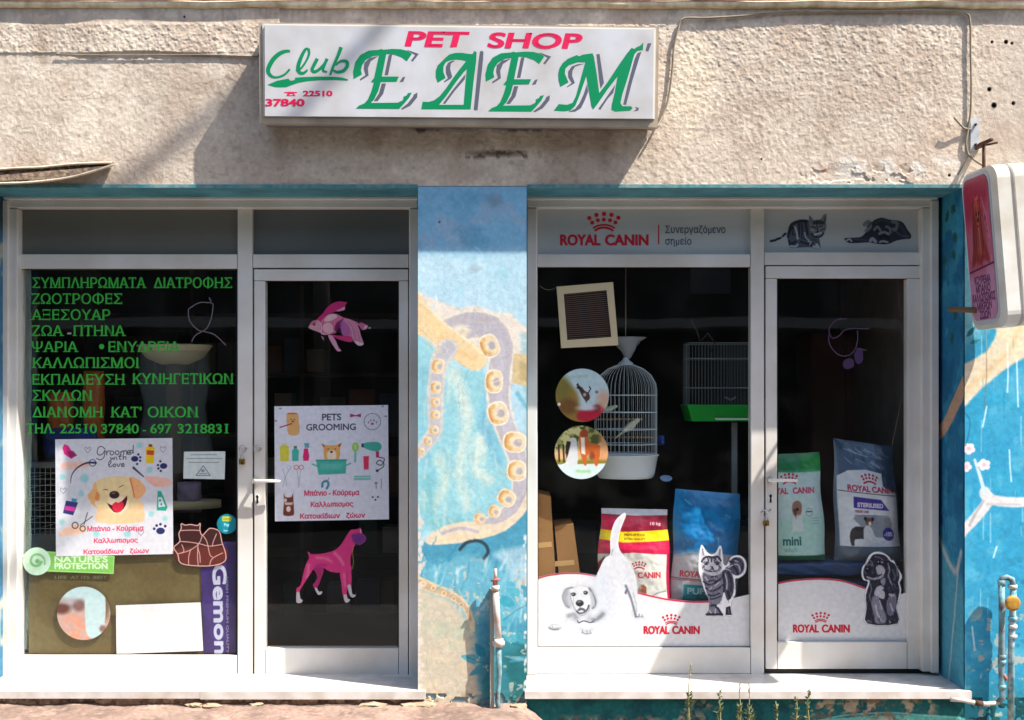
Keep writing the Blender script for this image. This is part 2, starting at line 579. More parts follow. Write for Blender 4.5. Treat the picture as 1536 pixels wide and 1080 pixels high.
# materials
M_white = mat('white_coated_aluminium', (224, 221, 216), rough=0.4, bump=0.0002, scale=12, dirt=(204, 197, 186), vscale=3.5)
M_plaster_plain = mat('beige_plaster', (196, 180, 160), rough=0.95, bump=0.004, scale=60, var=0.15)
M_marble = mat('white_marble', (216, 213, 208), rough=0.4, bump=0.0006, scale=40, dirt=(186, 176, 164), vscale=9)
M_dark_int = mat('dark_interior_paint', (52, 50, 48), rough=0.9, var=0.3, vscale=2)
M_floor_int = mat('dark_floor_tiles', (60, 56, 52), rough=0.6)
M_black = mat('black_rubber', (18, 18, 18), rough=0.7)
M_cable = mat('old_cable', (150, 138, 118), rough=0.8, var=0.3, vscale=30)
M_cable_dark = mat('dark_cable', (52, 40, 38), rough=0.8)
M_steel = mat('zinc_steel', (190, 192, 196), rough=0.35, metal=0.9)
M_rust = mat('rusty_iron', (92, 60, 44), rough=0.85, bump=0.001, scale=120, var=0.4, vscale=20)
M_brass = mat('brass', (176, 140, 70), rough=0.35, metal=0.9)
M_asphalt = mat('asphalt', (54, 53, 52), rough=0.9, bump=0.003, scale=150, var=0.2)
M_paint = paint_mat('painted_wall', rough=0.85, bump=0.0006, scale=140, spec=0.2)
M_stucco = paint_mat('stucco', rough=0.95, bump=0.0015, scale=220, spec=0.15)
M_print = paint_mat('printed_film', rough=0.45)
M_print_cut = paint_mat('cut_printed_film', rough=0.45, alpha=True)
M_bagprint = paint_mat('printed_bag_film', rough=0.28, bump=0.0015, scale=18, spec=0.5)

def glass_mat(name, tint=(0.985, 0.995, 0.99), gl=1.0):
    m = bpy.data.materials.new(name); m.use_nodes = True
    n = m.node_tree.nodes; l = m.node_tree.links
    n.remove(n['Principled BSDF'])
    t = n.new('ShaderNodeBsdfTransparent'); t.inputs[0].default_value = (*tint, 1)
    g = n.new('ShaderNodeBsdfGlossy'); g.inputs['Roughness'].default_value = 0.015
    g.inputs['Color'].default_value = (gl, gl, gl, 1)
    fr = n.new('ShaderNodeFresnel'); fr.inputs[0].default_value = 1.45
    ge = n.new('ShaderNodeNewGeometry'); fm = n.new('ShaderNodeMath'); fm.operation = 'SUBTRACT'; fm.use_clamp = True
    l.new(fr.outputs[0], fm.inputs[0]); l.new(ge.outputs['Backfacing'], fm.inputs[1])
    tc = n.new('ShaderNodeTexCoord')
    nz = n.new('ShaderNodeTexNoise'); nz.inputs['Scale'].default_value = 1.6
    l.new(tc.outputs['Object'], nz.inputs['Vector'])
    b = n.new('ShaderNodeBump'); b.inputs['Distance'].default_value = 0.0008; b.inputs['Strength'].default_value = 1
    l.new(nz.outputs['Fac'], b.inputs['Height']); l.new(b.outputs[0], g.inputs['Normal'])
    # a little dust on the pane
    df = n.new('ShaderNodeBsdfDiffuse'); df.inputs[0].default_value = (0.5, 0.48, 0.45, 1)
    nd = n.new('ShaderNodeTexNoise'); nd.inputs['Scale'].default_value = 5; nd.inputs['Detail'].default_value = 8
    l.new(tc.outputs['Object'], nd.inputs['Vector'])
    r = n.new('ShaderNodeMapRange'); r.inputs[1].default_value = 0.45; r.inputs[2].default_value = 0.8
    r.inputs[3].default_value = 0.001; r.inputs[4].default_value = 0.012
    l.new(nd.outputs['Fac'], r.inputs[0])
    m0 = n.new('ShaderNodeMixShader'); l.new(r.outputs[0], m0.inputs[0]); l.new(t.outputs[0], m0.inputs[1]); l.new(df.outputs[0], m0.inputs[2])
    m1 = n.new('ShaderNodeMixShader'); l.new(fm.outputs[0], m1.inputs[0]); l.new(m0.outputs[0], m1.inputs[1]); l.new(g.outputs[0], m1.inputs[2])
    l.new(m1.outputs[0], n['Material Output'].inputs[0])
    return m
M_glass = glass_mat('window_glass')

# ---- ground: pavement (slopes down to the right), kerb and road
def ground_z(x):
    t = min(max((x-0.02)/0.22, 0), 1); t = t*t*(3-2*t)
    return 0.165-0.004*(x+2.5)-t*0.125
cvg = Canvas(-60, 0, 1600, 240, 0.8, (134, 112, 100))
cvg.grain(0.25, 60, 3, 4); cvg.grain(0.12, 5, 4, 3)
cvg.blot((152, 132, 118), 60, 0.5, 0.25, 0.7, 5)
cvg.blot((104, 88, 78), 20, 0.62, 0.12, 0.5, 6); cvg.blot((170, 150, 130), 18, .64, .08, .4, 9); cvg.line([(-60, 14), (200, 12), (420, 18), (640, 14)], 3, (84, 66, 58), 1, .7, 6, wob=3)
for i in range(420):
    cvg.ell(rng.uniform(-60, 1600), rng.uniform(0, 200), rng.uniform(.8, 2.6), rng.uniform(.6, 1.6), (int(rng.uniform(90, 180)),)*3, 0.6, 0.4)
n1 = field(cvg.ny, cvg.nx, 30, 11, 4); n2 = field(cvg.ny, cvg.nx, 4, 12, 2)
def gf(X, Y):
    x = (X-768)/F; d = -Y/F+0.02
    gz = np.vectorize(ground_z)(x[0])[None, :]+0*x
    return x, d, gz+(n1-.5)*0.035*np.exp(d*1.5)+(n2-.5)*0.004
g = cvg.out('pavement', gf, M_paint, smooth=False); props(g, kind='structure')
bm = bmesh.new()
xs = np.linspace(-9, 9, 37)
rows = []
for d in (-0.775, -2.2):
    rows.append([bm.verts.new((x, d, ground_z(x)-0.004)) for x in xs])
rows.append([bm.verts.new((x, -2.2, ground_z(x)-0.13)) for x in xs])
for a, b in zip(rows[:-1], rows[1:]):
    for i in range(len(xs)-1): bm.faces.new((a[i], a[i+1], b[i+1], b[i]))
M_pave = mat('concrete_paving', (128, 124, 120), rough=0.95, bump=0.003, scale=70, var=0.25)
o = bm_obj('kerb', bm, M_pave); props(o, kind='structure')
bm = bmesh.new()
for sx in (-1, 1):
    vs = [bm.verts.new(p) for p in ((sx*2.77, 0.02, ground_z(sx*2.77)-.004), (sx*9, 0.02, ground_z(sx*9)-.004), (sx*9, -0.775, ground_z(sx*9)-.004), (sx*2.77, -0.775, ground_z(sx*2.77)-.004))]
    bm.faces.new(vs)
o = bm_obj('path', bm, M_pave); props(o, kind='structure')
o = mesh('road', [(-60, -60, -0.09), (60, -60, -0.09), (60, -2.19, -0.09), (-60, -2.19, -0.09)], [(0, 1, 2, 3)], M_asphalt); props(o, kind='structure')
o = mesh('ground', [(-200, -200, -0.13), (200, -200, -0.13), (200, 200, -0.13), (-200, 200, -0.13)], [(0, 1, 2, 3)], mat('earth', (110, 100, 84), 0.95)); props(o, kind='structure')

# ---- the building
B = thing('shop_building', (0, 0.2, 0.1), 'beige stuccoed shop building with painted blue piers and two white glazed shopfronts', 'building')

# upper stuccoed wall: real relief
cv = Canvas(-140, 12, 1680, 279, 1.0, (206, 190, 171))
cv.blot((190, 168, 148), 60, 0.5, 0.2, 0.5, 21)
cv.blot((226, 212, 192), 45, 0.55, 0.15, 0.6, 22)
cv.grain(0.07, 5, 23, 3); cv.grain(0.07, 130, 25, 2); cv.blot((176, 156, 138), 90, .56, .12, .35, 29)
for i in range(9):
    x = rng.uniform(-100, 1600); y = rng.uniform(60, 180); P_ = [(x, y)]
    for k in range(9): x += rng.uniform(4, 16); y += rng.uniform(-7, 7); P_.append((x, y))
    cv.line(P_, .8, (120, 100, 86), .5, .5)
for x, w_, L_ in ((420, 14, 60), (560, 20, 40), (905, 18, 70), (978, 8, 80), (1240, 10, 60), (60, 14, 70)):
    cv.poly([(x-w_, 190 if 390 < x < 990 else 30), (x+w_, 190 if 390 < x < 990 else 30), (x+w_*.3, (190 if 390 < x < 990 else 30)+L_), (x-w_*.4, (190 if 390 < x < 990 else 30)+L_*.8)], (140, 118, 100), 7, .3)
cv.blot((160, 140, 122), 10, 0.66, 0.08, 0.35, 24)
cv.blot((205, 120, 100), 26, 0.56, 0.1, 0.6, 26, rect=(1140, 248, 1262, 276, 10))
cv.blot((222, 214, 202), 22, 0.42, 0.1, 0.7, 27, rect=(1250, 228, 1450, 272, 12))
cv.blot((232, 214, 186), 30, 0.45, 0.1, 0.5, 28, rect=(960, 30, 1080, 215, 20))
for (x, y, w, h) in ((775, 190, 30, 5), (745, 230, 40, 4), (708, 186, 14, 3), (640, 192, 20, 4)):
    cv.ell(x, y, w, h, (92, 76, 66), 3, 0.75); cv.blot((80, 66, 56), 8, .55, .1, .6, int(x), rect=(x-w-10, y-8, x+w+10, y+10, 5))
holes = [(1488, 63, 2), (1509, 63, 3), (1518, 65, 2), (1484, 134, 3), (1491, 158, 4), (1520, 155, 2.6), (1424, 263, 2), (277, 26, 1.5), (1142, 239, 1.2)]
for x, y, r_ in holes: cv.ell(x, y, r_, r_*1.1, (38, 30, 26), 0.8)
# drips and patchy grey tone under the ledge, small chips
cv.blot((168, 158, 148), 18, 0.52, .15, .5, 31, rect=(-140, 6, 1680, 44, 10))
for i in range(60):
    x = rng.uniform(-100, 1600); cv.line([(x, 12), (x+rng.uniform(-2, 2), rng.uniform(24, 60))], rng.uniform(1, 4), (150, 132, 116), 2, 0.25)
fx = field(cv.ny, cv.nx, 5.0, 41, 3); fy = field(cv.ny, cv.nx, 2.2, 42, 2); fl = field(cv.ny, cv.nx, 90, 43, 2)
X, Y = cv.X, cv.Y
rough = np.where(Y < 80, 1.0, 0.45)*np.clip((Y-32)/6, 0.2, 1)
bl = np.clip((X-330)/120, 0, 1); rough = rough*(1-bl)+bl*np.clip(1.0-(Y-40)/420, .55, 1)*np.clip((Y-32)/6, .2, 1)
rough *= 1-.5*np.clip((X-1420)/80, 0, 1)
hgt = (fx**1.6*0.0058+fy*0.0022)*rough+fl*0.003
lip = (Y < 79+3*np.sin(X/47)+((X > 88) & (X < 388))*(X-88)*0.012)*(X > 84)*(X < 420)
hgt = hgt+lip*0.009*np.clip((X-84)/60, .35, 1)+((Y < 78+4*fl)*(X <= 84))*0.003
for x, y, r_ in holes: hgt -= 0.02*np.clip(1-np.hypot(X-x, Y-y)/r_, 0, 1)
# crumbled patch above the right lintel
pt_ = field(cv.ny, cv.nx, 14, 47, 3)
hgt -= 0.005*np.clip((pt_-.5)/.04, 0, 1)*np.clip((X-1180)/60, 0, 1)*np.clip((1400-X)/40, 0, 1)*np.clip((Y-244)/14, 0, 1)
pw = cv.out('plaster_wall', plane_fn(0.0, -hgt+0.004), M_stucco, B)
# body of the wall behind, its soffit over the shopfronts
M_soffit = mat('teal_painted_soffit', (86, 150, 165), rough=0.8, bump=0.002, scale=60, var=0.25, dirt=(60, 118, 130))
bm = bmesh.new(); a = W(-700, -900, 0.02); b = W(2300, 279.5, 0.02); b.y = 0.60; bm_box(bm, a, b)
bm_obj('wall', bm, mat('wall_render', (190, 172, 150), .95, bump=.004, scale=50), B)
box('lintel', -34, 279.6, 1447, 281.2, 0.004, 0.36, M_soffit, B)
# teal painted lower edge of the lintel face
M_teal_edge = mat('chipped_teal_edge', (58, 128, 138), rough=0.8, bump=0.001, scale=90, dirt=(120, 150, 148), vscale=30)
for x0, x1 in ((-34, 626), (791, 1447)):
    box('painted_edge', x0, 276.5, x1, 281.5, -0.004, 0.02, M_teal_edge, B, bevel=0.002)
    # fixing batten above the frame at the back of the recess
# ledge at the top with cables above it
M_ledge = mat('cream_ledge', (240, 224, 186), rough=0.8, bump=0.002, scale=50, dirt=(190, 168, 130), vscale=20)
pts = []
def ledge(name, y0, y1, dep, m, amp, seed):
    bm = bmesh.new(); n = 240; r = np.random.RandomState(seed)
    off = np.convolve(r.rand(n+9)-.5, np.ones(9)/9, 'same')*amp*3
    ring_prev = None
    for i in range(n+1):
        px = -150+i*(1840/n)
        o_ = off[i % (n+9)]
        q = [(y0+o_, 0.01), (y0+o_*.6, -dep*.75), (y0+(y1-y0)*.35+o_, -dep), (y1-(y1-y0)*.2+o_*1.4, -dep*.92), (y1+o_*1.2, -dep*.5), (y1+o_, 0.01)]
        ring = [bm.verts.new(W(px, py, 0)+Vector((0, d_, 0))) for py, d_ in q]
        if ring_prev:
            for k in range(len(q)-1): bm.faces.new((ring_prev[k], ring[k], ring[k+1], ring_prev[k+1]))
        ring_prev = ring
    return bm_obj(name, bm, m, B, smooth=True)
ledge('ledge', 3.0, 12.5, 0.026, M_ledge, 1.6, 5)
M_redwall = mat('faded_red_plaster', (150, 108, 92), rough=0.95, bump=0.004, scale=60, var=0.4, vscale=12)
box('wall_band', -150, -60, 1690, 4, -0.002, 0.03, M_redwall, B)

# piers
def pier_box(name, px0, px1):
    bm = bmesh.new(); a = W(px0, 281.3, 0.004); b = W(px1, 1120, 0.004); b.y = 0.60; bm_box(bm, a, b)
    return bm_obj(name, bm, M_pier, B, bevel=0.004, seg=1)
M_pier = mat('blue_grey_render', (120, 150, 160), rough=0.9, bump=0.003, scale=60, var=0.3)
pier_m = pier_box('pier', 627.4, 789.6)
pier_l = pier_box('pier', -400, -34)
M_side = mat('dark_teal_render', (44, 108, 138), rough=0.85, bump=0.003, scale=50, dirt=(52, 120, 140), vscale=4)
bm = bmesh.new(); a = W(1447.4, 281.3, 0.004); b = W(2200, 1120, 0.004); b.y = 0.6; bm_box(bm, a, b)
pier_r = bm_obj('pier', bm, M_side, B)

# mural on the middle pier
cv = Canvas(627, 279.8, 790, 1068, 1.25, (176, 208, 220))
cv.poly([(600, 270), (820, 270), (820, 372), (720, 380), (640, 376), (600, 380)], (128, 182, 212), 10, 1)
cv.blot((150, 180, 205), 34, .5, .1, .8, 51, rect=(600, 280, 820, 375, 10)); cv.blot((96, 158, 190), 34, .54, .16, .6, 52, rect=(600, 285, 820, 380, 8))
cv.blot((196, 220, 230), 40, .5, .2, .5, 53, rect=(600, 380, 820, 470, 12)); cv.blot((160, 206, 218), 26, .58, .1, .6, 54, rect=(600, 380, 820, 470, 12))
cv.poly([(600, 428), (628, 438), (652, 449), (688, 463), (712, 458), (740, 468), (765, 469), (780, 486), (792, 492), (830, 494), (830, 560), (792, 560), (768, 560), (745, 520), (640, 530), (600, 520)], (222, 212, 198), 2, 1, 0, wob=2)
cv.poly([(600, 520), (640, 510), (665, 540), (700, 552), (742, 570), (746, 620), (765, 690), (770, 740), (740, 780), (690, 800), (640, 800), (600, 830)], (146, 198, 206), 4, 1, 5, wob=3)
cv.poly([(780, 500), (830, 500), (830, 1100), (790, 1100), (784, 800), (788, 640)], (150, 190, 196), 4, .8)
for P_, c_, a_ in ((((680, 560), (700, 620), (690, 700), (700, 760)), (206, 218, 206), .8), (((720, 660), (712, 700), (735, 720)), (226, 228, 208), .7), (((660, 690), (668, 720), (650, 760)), (210, 216, 196), .6), (((735, 600), (728, 640), (748, 690)), (104, 172, 200), .7), (((640, 560), (636, 640), (640, 700)), (120, 180, 196), .6), (((640, 720), (650, 780), (700, 780)), (110, 176, 182), .6)):
    cv.line(P_, 20, c_, 6, a_, 5, 12, wob=4)
for i in range(70):
    x = rng.uniform(632, 745); y = rng.uniform(545, 790); L = rng.uniform(10, 34)
    cv.line([(x, y), (x+rng.uniform(-6, 6), y+L)], rng.uniform(2, 6), [(214, 224, 210), (120, 184, 200), (160, 206, 210), (226, 226, 210)][rng.randint(4)], 2, .35)
# lower blue water
cv.poly([(600, 812), (660, 812), (720, 806), (770, 770), (830, 720), (830, 1100), (600, 1100)], (74, 148, 174), 3, 1, wob=2)
cv.poly([(600, 860), (640, 850), (700, 830), (760, 850), (830, 840), (830, 930), (700, 930), (600, 890)], (118, 184, 202), 8, .7, wob=5)
for i in range(90):
    x = rng.uniform(630, 800); y = rng.uniform(815, 960); L = rng.uniform(8, 36)
    cv.line([(x, y), (x+rng.uniform(-12, 4), y+L)], rng.uniform(1.5, 5), [(226, 234, 234), (60, 146, 172), (110, 180, 196), (160, 210, 216), (46, 128, 156)][rng.randint(5)], 1.5, .45)
cv.poly([(740, 830), (760, 850), (772, 890), (790, 900), (800, 860), (800, 820)], (196, 214, 222), 4, .6, 4)
# sand coloured bottom left
cv.poly([(600, 868), (640, 884), (680, 900), (704, 935), (716, 1000), (722, 1100), (600, 1100)], (196, 188, 166), 7, 1, wob=4)
cv.blot((178, 190, 168), 30, .5, .1, .6, 57, rect=(600, 900, 720, 980, 14)); cv.blot((210, 192, 164), 22, .56, .1, .5, 58, rect=(600, 930, 720, 1070, 14))
cv.poly([(722, 1000), (745, 960), (830, 950), (830, 1100), (724, 1100)], (52, 128, 140), 8, .9, wob=4)
cv.poly([(756, 985), (800, 960), (800, 1040), (770, 1060)], (34, 104, 108), 6, .8, wob=3)
# big arm with suckers (the tan arm lies over its root)
def sucker(x, y, rx, ry, ro):
    c_, s_ = math.cos(math.radians(ro)), math.sin(math.radians(ro))
    def q(k, ox=0, oy=0, e=.74):
        out = []
        for t in np.linspace(0, 2*math.pi, 20, endpoint=False):
            u = math.copysign(abs(math.cos(t))**e, math.cos(t))*rx*k+ox; v = math.copysign(abs(math.sin(t))**e, math.sin(t))*ry*k+oy
            out.append((x+u*c_-v*s_, y+u*s_+v*c_))
        return out
    cv.poly(q(1.1), (232, 224, 210), 1.0); cv.line(q(1.1)+[q(1.1)[0]], .9, (176, 162, 152), .6, .6)
    cv.poly(q(.92), (228, 202, 156), 1.2); cv.poly(q(.6, rx*.26), (222, 206, 178), 2.0, .9)
    cv.line([q(.72)[i] for i in (6, 8, 10, 12, 14)], rx*.36, (206, 160, 96), 1.8, .85, 3); cv.line([q(.84)[i] for i in (8, 10, 12)], rx*.16, (182, 132, 78), 1.0, .8, 3)
    cv.poly(q(.36, rx*.3, ry*.05, .9), (172, 166, 168), 1.4)
    cv.line([q(.92)[i] for i in (3, 5, 7)], 1, (198, 160, 112), .7, .6, 3)
spine = [(676, 498), (704, 488), (736, 492), (752, 520), (749, 560), (748, 600), (758, 640), (777, 690), (781, 730), (770, 760), (742, 782), (704, 796), (660, 806)]
cv.line(spine, 50, (224, 214, 200), 1.5, 1, 5, 16, wob=1); cv.line(spine, 41, (164, 156, 158), 1.2, .6, 5, 13, wob=1); cv.line(spine, 37, (180, 174, 180), 2, 1, 5, 12, wob=2)
cv.line([(748, 520), (752, 560), (752, 600), (764, 640), (784, 690)], 14, (190, 186, 192), 5, .7, 4)
cv.poly([(640, 806), (664, 790), (700, 782), (742, 786), (775, 768), (790, 740), (792, 762), (758, 796), (704, 812), (660, 817), (642, 816)], (220, 204, 178), 1.2, 1, 3)
cv.line([(664, 800), (690, 792), (716, 798)], 5, (178, 170, 180), 1.5, .9, 3); cv.line([(645, 812), (690, 806), (740, 800)], 4, (226, 202, 158), 1.5, .8, 3)
cv.ell(692, 496, 13, 9, (232, 222, 196), 3, .9); cv.ell(694, 498, 6, 4, (196, 180, 152), 2, .6); cv.line([(672, 486), (706, 479), (745, 486)], 1.6, (186, 176, 168), 1, .7, 3)
for a_ in ((734, 519, 14, 17, -24), (741, 572, 13, 17, 2), (747, 620, 15, 17, -14), (772, 663, 17, 15, 6), (775, 706, 14, 15, 2), (760, 747, 13, 12, 30), (742, 767, 9, 9, 20), (720, 778, 8.5, 7.5, 10)): sucker(*a_)
# upper tan arm
cv.poly([(600, 428), (627, 440), (645, 462), (668, 486), (700, 508), (722, 524), (730, 540), (724, 552), (710, 556), (692, 547), (668, 529), (640, 506), (600, 486)], (230, 202, 156), 1.2, 1, 2)
cv.line([(664, 508), (692, 528), (712, 540)], 10, (222, 184, 130), 3, .7, 3, 5); cv.line([(630, 450), (668, 486), (708, 516), (722, 530)], 3.5, (240, 224, 190), 1.5, .8, 3); cv.line([(640, 478), (668, 502), (690, 520)], 5, (232, 196, 140), 2.5, .7)
cv.line([(628, 492), (660, 520), (694, 548), (712, 556)], 1.2, (196, 178, 148), .8, .7)
# left arm
spine = [(672, 522), (659, 544), (654, 580), (653, 620), (652, 646), (641, 664), (624, 684)]
cv.line(spine, 30, (206, 202, 194), 2, 1, 5, 18, wob=1.5); cv.line(spine, 21, (184, 182, 186), 2, 1, 5, 12, wob=1.5)
for a_ in ((657, 549, 9.5, 11, 10), (654, 581, 8, 9, 0), (653, 603, 7, 7, 0), (653, 622, 7, 7, 0), (651, 645, 7, 7, 0), (642, 662, 6, 6.5, 0), (632, 677, 5, 5, 0)): sucker(*a_)
# block at the right edge
cv.poly([(770, 530), (792, 532), (792, 580), (768, 574)], (206, 184, 140), 1); cv.poly([(778, 540), (792, 546), (792, 574), (780, 570)], (178, 160, 116), 2, .8)
cv.line([(776, 590), (786, 606), (792, 612)], 6, (96, 168, 186), 2, .8)
# small arm low on the pier
cv.line([(626, 872), (650, 882), (676, 892), (697, 908), (706, 928), (709, 945)], 17, (214, 196, 164), 1.2, 1, 5, 7); cv.line([(626, 873), (650, 883), (676, 893), (697, 909), (706, 930)], 11, (190, 166, 136), 1.2, 1, 5, 4)
for i, (x, y) in enumerate(((635, 876), (650, 882), (666, 890), (681, 898), (692, 907), (700, 918))):
    cv.ell(x, y, 4.6-i*.4, 4.6-i*.4, (236, 204, 150), .7); cv.ell(x, y, 2.2, 2.2, (176, 150, 130), .7)
# leaves
def leaf(cv, x, y, L, w, ang, c, a=1.0):
    t = math.radians(ang); ux, uy = math.cos(t), math.sin(t)
    p = [(x, y), (x+ux*L*.35-uy*w, y+uy*L*.35+ux*w), (x+ux*L*.75-uy*w*.6, y+uy*L*.75+ux*w*.6), (x+ux*L, y+uy*L), (x+ux*L*.75+uy*w*.6, y+uy*L*.75-ux*w*.6), (x+ux*L*.35+uy*w, y+uy*L*.35-ux*w)]
    cv.poly(p, c, .8, a, 4)
for a_ in ((727, 985, 24, 7, -125, (40, 128, 150)), (722, 992, 32, 7, 195, (70, 160, 178)), (730, 998, 30, 6, 150, (60, 140, 160)), (738, 1000, 30, 6, 120, (50, 124, 140)), (742, 994, 20, 5, -60, (60, 150, 170)),
           (772, 908, 34, 8, 205, (56, 154, 176)), (776, 900, 30, 8, -110, (80, 170, 188)), (790, 898, 30, 7, -100, (60, 150, 174)), (788, 965, 30, 7, 230, (70, 160, 180)), (775, 962, 26, 8, 215, (88, 176, 192)), (760, 940, 24, 7, 240, (84, 172, 190)), (792, 985, 30, 4, 165, (60, 146, 168)), (790, 990, 34, 3, 190, (120, 170, 180))):
    leaf(cv, *a_, a=.85)
cv.line([(700, 985), (740, 995), (795, 970)], 1.6, (70, 110, 120), .8, .8, 4); cv.line([(755, 930), (775, 915), (795, 905)], 1.6, (60, 130, 150), .8, .8)
cv.line([(690, 824), (700, 814), (716, 811), (728, 817), (732, 828), (726, 837)], 5, (44, 62, 72), 1.2, .95, 5)
# wear: chipped edges, scratches, cracks, stains at the foot
for i in range(70):
    y = rng.uniform(760, 1066); x = 627+abs(rng.normal(0, 3)); cv.ell(x, y, rng.uniform(1, 4), rng.uniform(1.5, 6), (214, 206, 196), .8, .9)
for i in range(26):
    y = rng.uniform(790, 1060); cv.ell(790-abs(rng.normal(0, 2)), y, rng.uniform(1, 3), rng.uniform(1.5, 5), (220, 222, 220), .8, .9)
cv.blot((150, 132, 112), 14, .52, .1, .8, 61, rect=(600, 1034, 830, 1110, 18)); cv.blot((120, 104, 88), 9, .58, .08, .7, 62, rect=(600, 1045, 830, 1110, 10))
cv.blot((206, 196, 180), 10, .68, .05, .7, 63, rect=(600, 830, 830, 1060, 30))
for i in range(7):
    x = rng.uniform(640, 780); y = rng.uniform(420, 1000); P_ = [(x, y)]
    for k in range(8): x += rng.uniform(-4, 4); y += rng.uniform(4, 12); P_.append((x, y))
    cv.line(P_, .7, (120, 140, 140), .5, .45)
cv.ell(712, 404, 9, 5, (150, 170, 178), 2.5, .6); cv.ell(712, 398, 5, 4, (160, 180, 186), 2, .5); cv.ell(742, 302, 12, 10, (110, 140, 160), 4, .5); cv.ell(659, 333, 2, 2, (60, 90, 110), .8, .8)
for i in range(260):   # brush marks
    x = rng.uniform(628, 790); y = rng.uniform(380, 1040); L = rng.uniform(6, 22); t_ = rng.uniform(0, 6.28)
    jj = min(cv.ny-1, int((y-279.8)*cv.res)); ii = min(cv.nx-1, int((x-627)*cv.res)); k = rng.uniform(-16, 16)
    cv.line([(x, y), (x+L*.5*math.cos(t_)+2, y+L*.5*math.sin(t_)), (x+L*math.cos(t_), y+L*math.sin(t_))], rng.uniform(1, 3), np.clip(cv.c[jj, ii]+k, 0, 255), .8, .55)
cv.grain(.05, 4, 64, 3)
hm = field(cv.ny, cv.nx, 40, 66, 3)*0.0022+field(cv.ny, cv.nx, 4, 67, 2)*.0003
hm -= np.where((cv.Y > 1040) & (field(cv.ny, cv.nx, 14, 68, 3) > .5), .006, 0)
cv.out('mural', plane_fn(0.0, -hm), M_paint, pier_m)

# mural on the right wall
cv = Canvas(1447, 279.8, 1700, 1120, 1.1, (54, 156, 194))
cv.poly([(1400, 270), (1750, 270), (1750, 420), (1600, 470), (1500, 470), (1400, 560)], (150, 204, 220), 14, 1)
cv.blot((78, 174, 206), 50, .5, .2, .6, 71); cv.blot((50, 160, 196), 40, .54, .12, .6, 72, rect=(1400, 540, 1760, 860, 30)); cv.blot((100, 186, 210), 26, .58, .14, .5, 73)
cv.poly([(1530, 380), (1600, 400), (1590, 470), (1560, 520), (1510, 552), (1470, 585), (1440, 612), (1430, 560), (1478, 528), (1494, 496), (1480, 470)], (232, 214, 184), 2, 1, 4, wob=1)
cv.line([(1440, 592), (1475, 562), (1510, 530), (1530, 490)], 9, (224, 192, 144), 4, .7, 4)
cv.line([(1478, 480), (1480, 560), (1476, 615)], 1.6, (130, 110, 90), .8, .6)
for i in range(70):
    x = rng.uniform(1452, 1700); y = rng.uniform(480, 960); L = rng.uniform(6, 50)
    cv.line([(x, y), (x+rng.uniform(-1, 1), y+L)], rng.uniform(.8, 2.4), [(206, 236, 244), (150, 216, 232), (40, 140, 180)][rng.randint(3)], .8, rng.uniform(.2, .6))
for P_ in (((1511, 515), (1512, 565), (1511, 588)), ((1525, 540), (1527, 610)), ((1514, 675), (1515, 700), (1517, 722)), ((1495, 820), (1490, 836)), ((1458, 940), (1462, 975)), ((1480, 610), (1474, 640))):
    cv.line(P_, 2.4, (222, 242, 248), .8, .8)
cv.line([(1477, 738), (1490, 750), (1540, 753), (1620, 742)], 16, (226, 222, 220), 1.5, 1, 4, 14); cv.line([(1478, 742), (1482, 752), (1462, 778), (1442, 800), (1430, 830)], 17, (222, 218, 216), 1.5, 1, 4, 14)
cv.line([(1462, 690), (1468, 708), (1478, 742)], 4, (206, 222, 230), 1, 1, 3, 6); cv.line([(1475, 752), (1462, 772), (1454, 788)], 4, (170, 164, 166), 1.5, .8); cv.line([(1480, 756), (1530, 757)], 3, (186, 180, 178), 1.5, .7); cv.line([(1560, 753), (1580, 700), (1610, 660)], 8, (222, 216, 214), 1.2, 1, 4, 3)
for x, y, r_ in ((1453, 673, 9), (1476, 697, 9), (1449, 700, 8), (1600, 650, 9), (1580, 690, 8)):
    for k in range(5):
        t = k*1.257+x; cv.ell(x+math.cos(t)*r_*.62, y+math.sin(t)*r_*.55, r_*.5, r_*.45, (242, 228, 230), .8)
    cv.ell(x, y, r_*.4, r_*.35, (226, 176, 180), 1.5, .8)
cv.line([(1448, 620), (1455, 632), (1452, 655), (1448, 668)], 2, (40, 110, 140), .8, .8, 3)
for a_ in ((1450, 505, 20, 3.5, -50, (44, 120, 130)), (1455, 515, 16, 3, -20, (50, 130, 140))): leaf(cv, *a_)
cv.poly([(1400, 1030), (1750, 1020), (1750, 1200), (1400, 1200)], (50, 140, 160), 20, .8, wob=6)
cv.blot((196, 188, 170), 12, .64, .05, .8, 75, rect=(1440, 900, 1760, 1110, 30)); cv.blot((30, 104, 130), 16, .62, .08, .5, 76, rect=(1500, 820, 1760, 1110, 30))
cv.grain(.07, 5, 77, 3)
hm = field(cv.ny, cv.nx, 40, 78, 3)*0.0022+field(cv.ny, cv.nx, 4, 79, 2)*.0003
cv.out('mural', plane_fn(0.0, -hm), M_paint, pier_r)

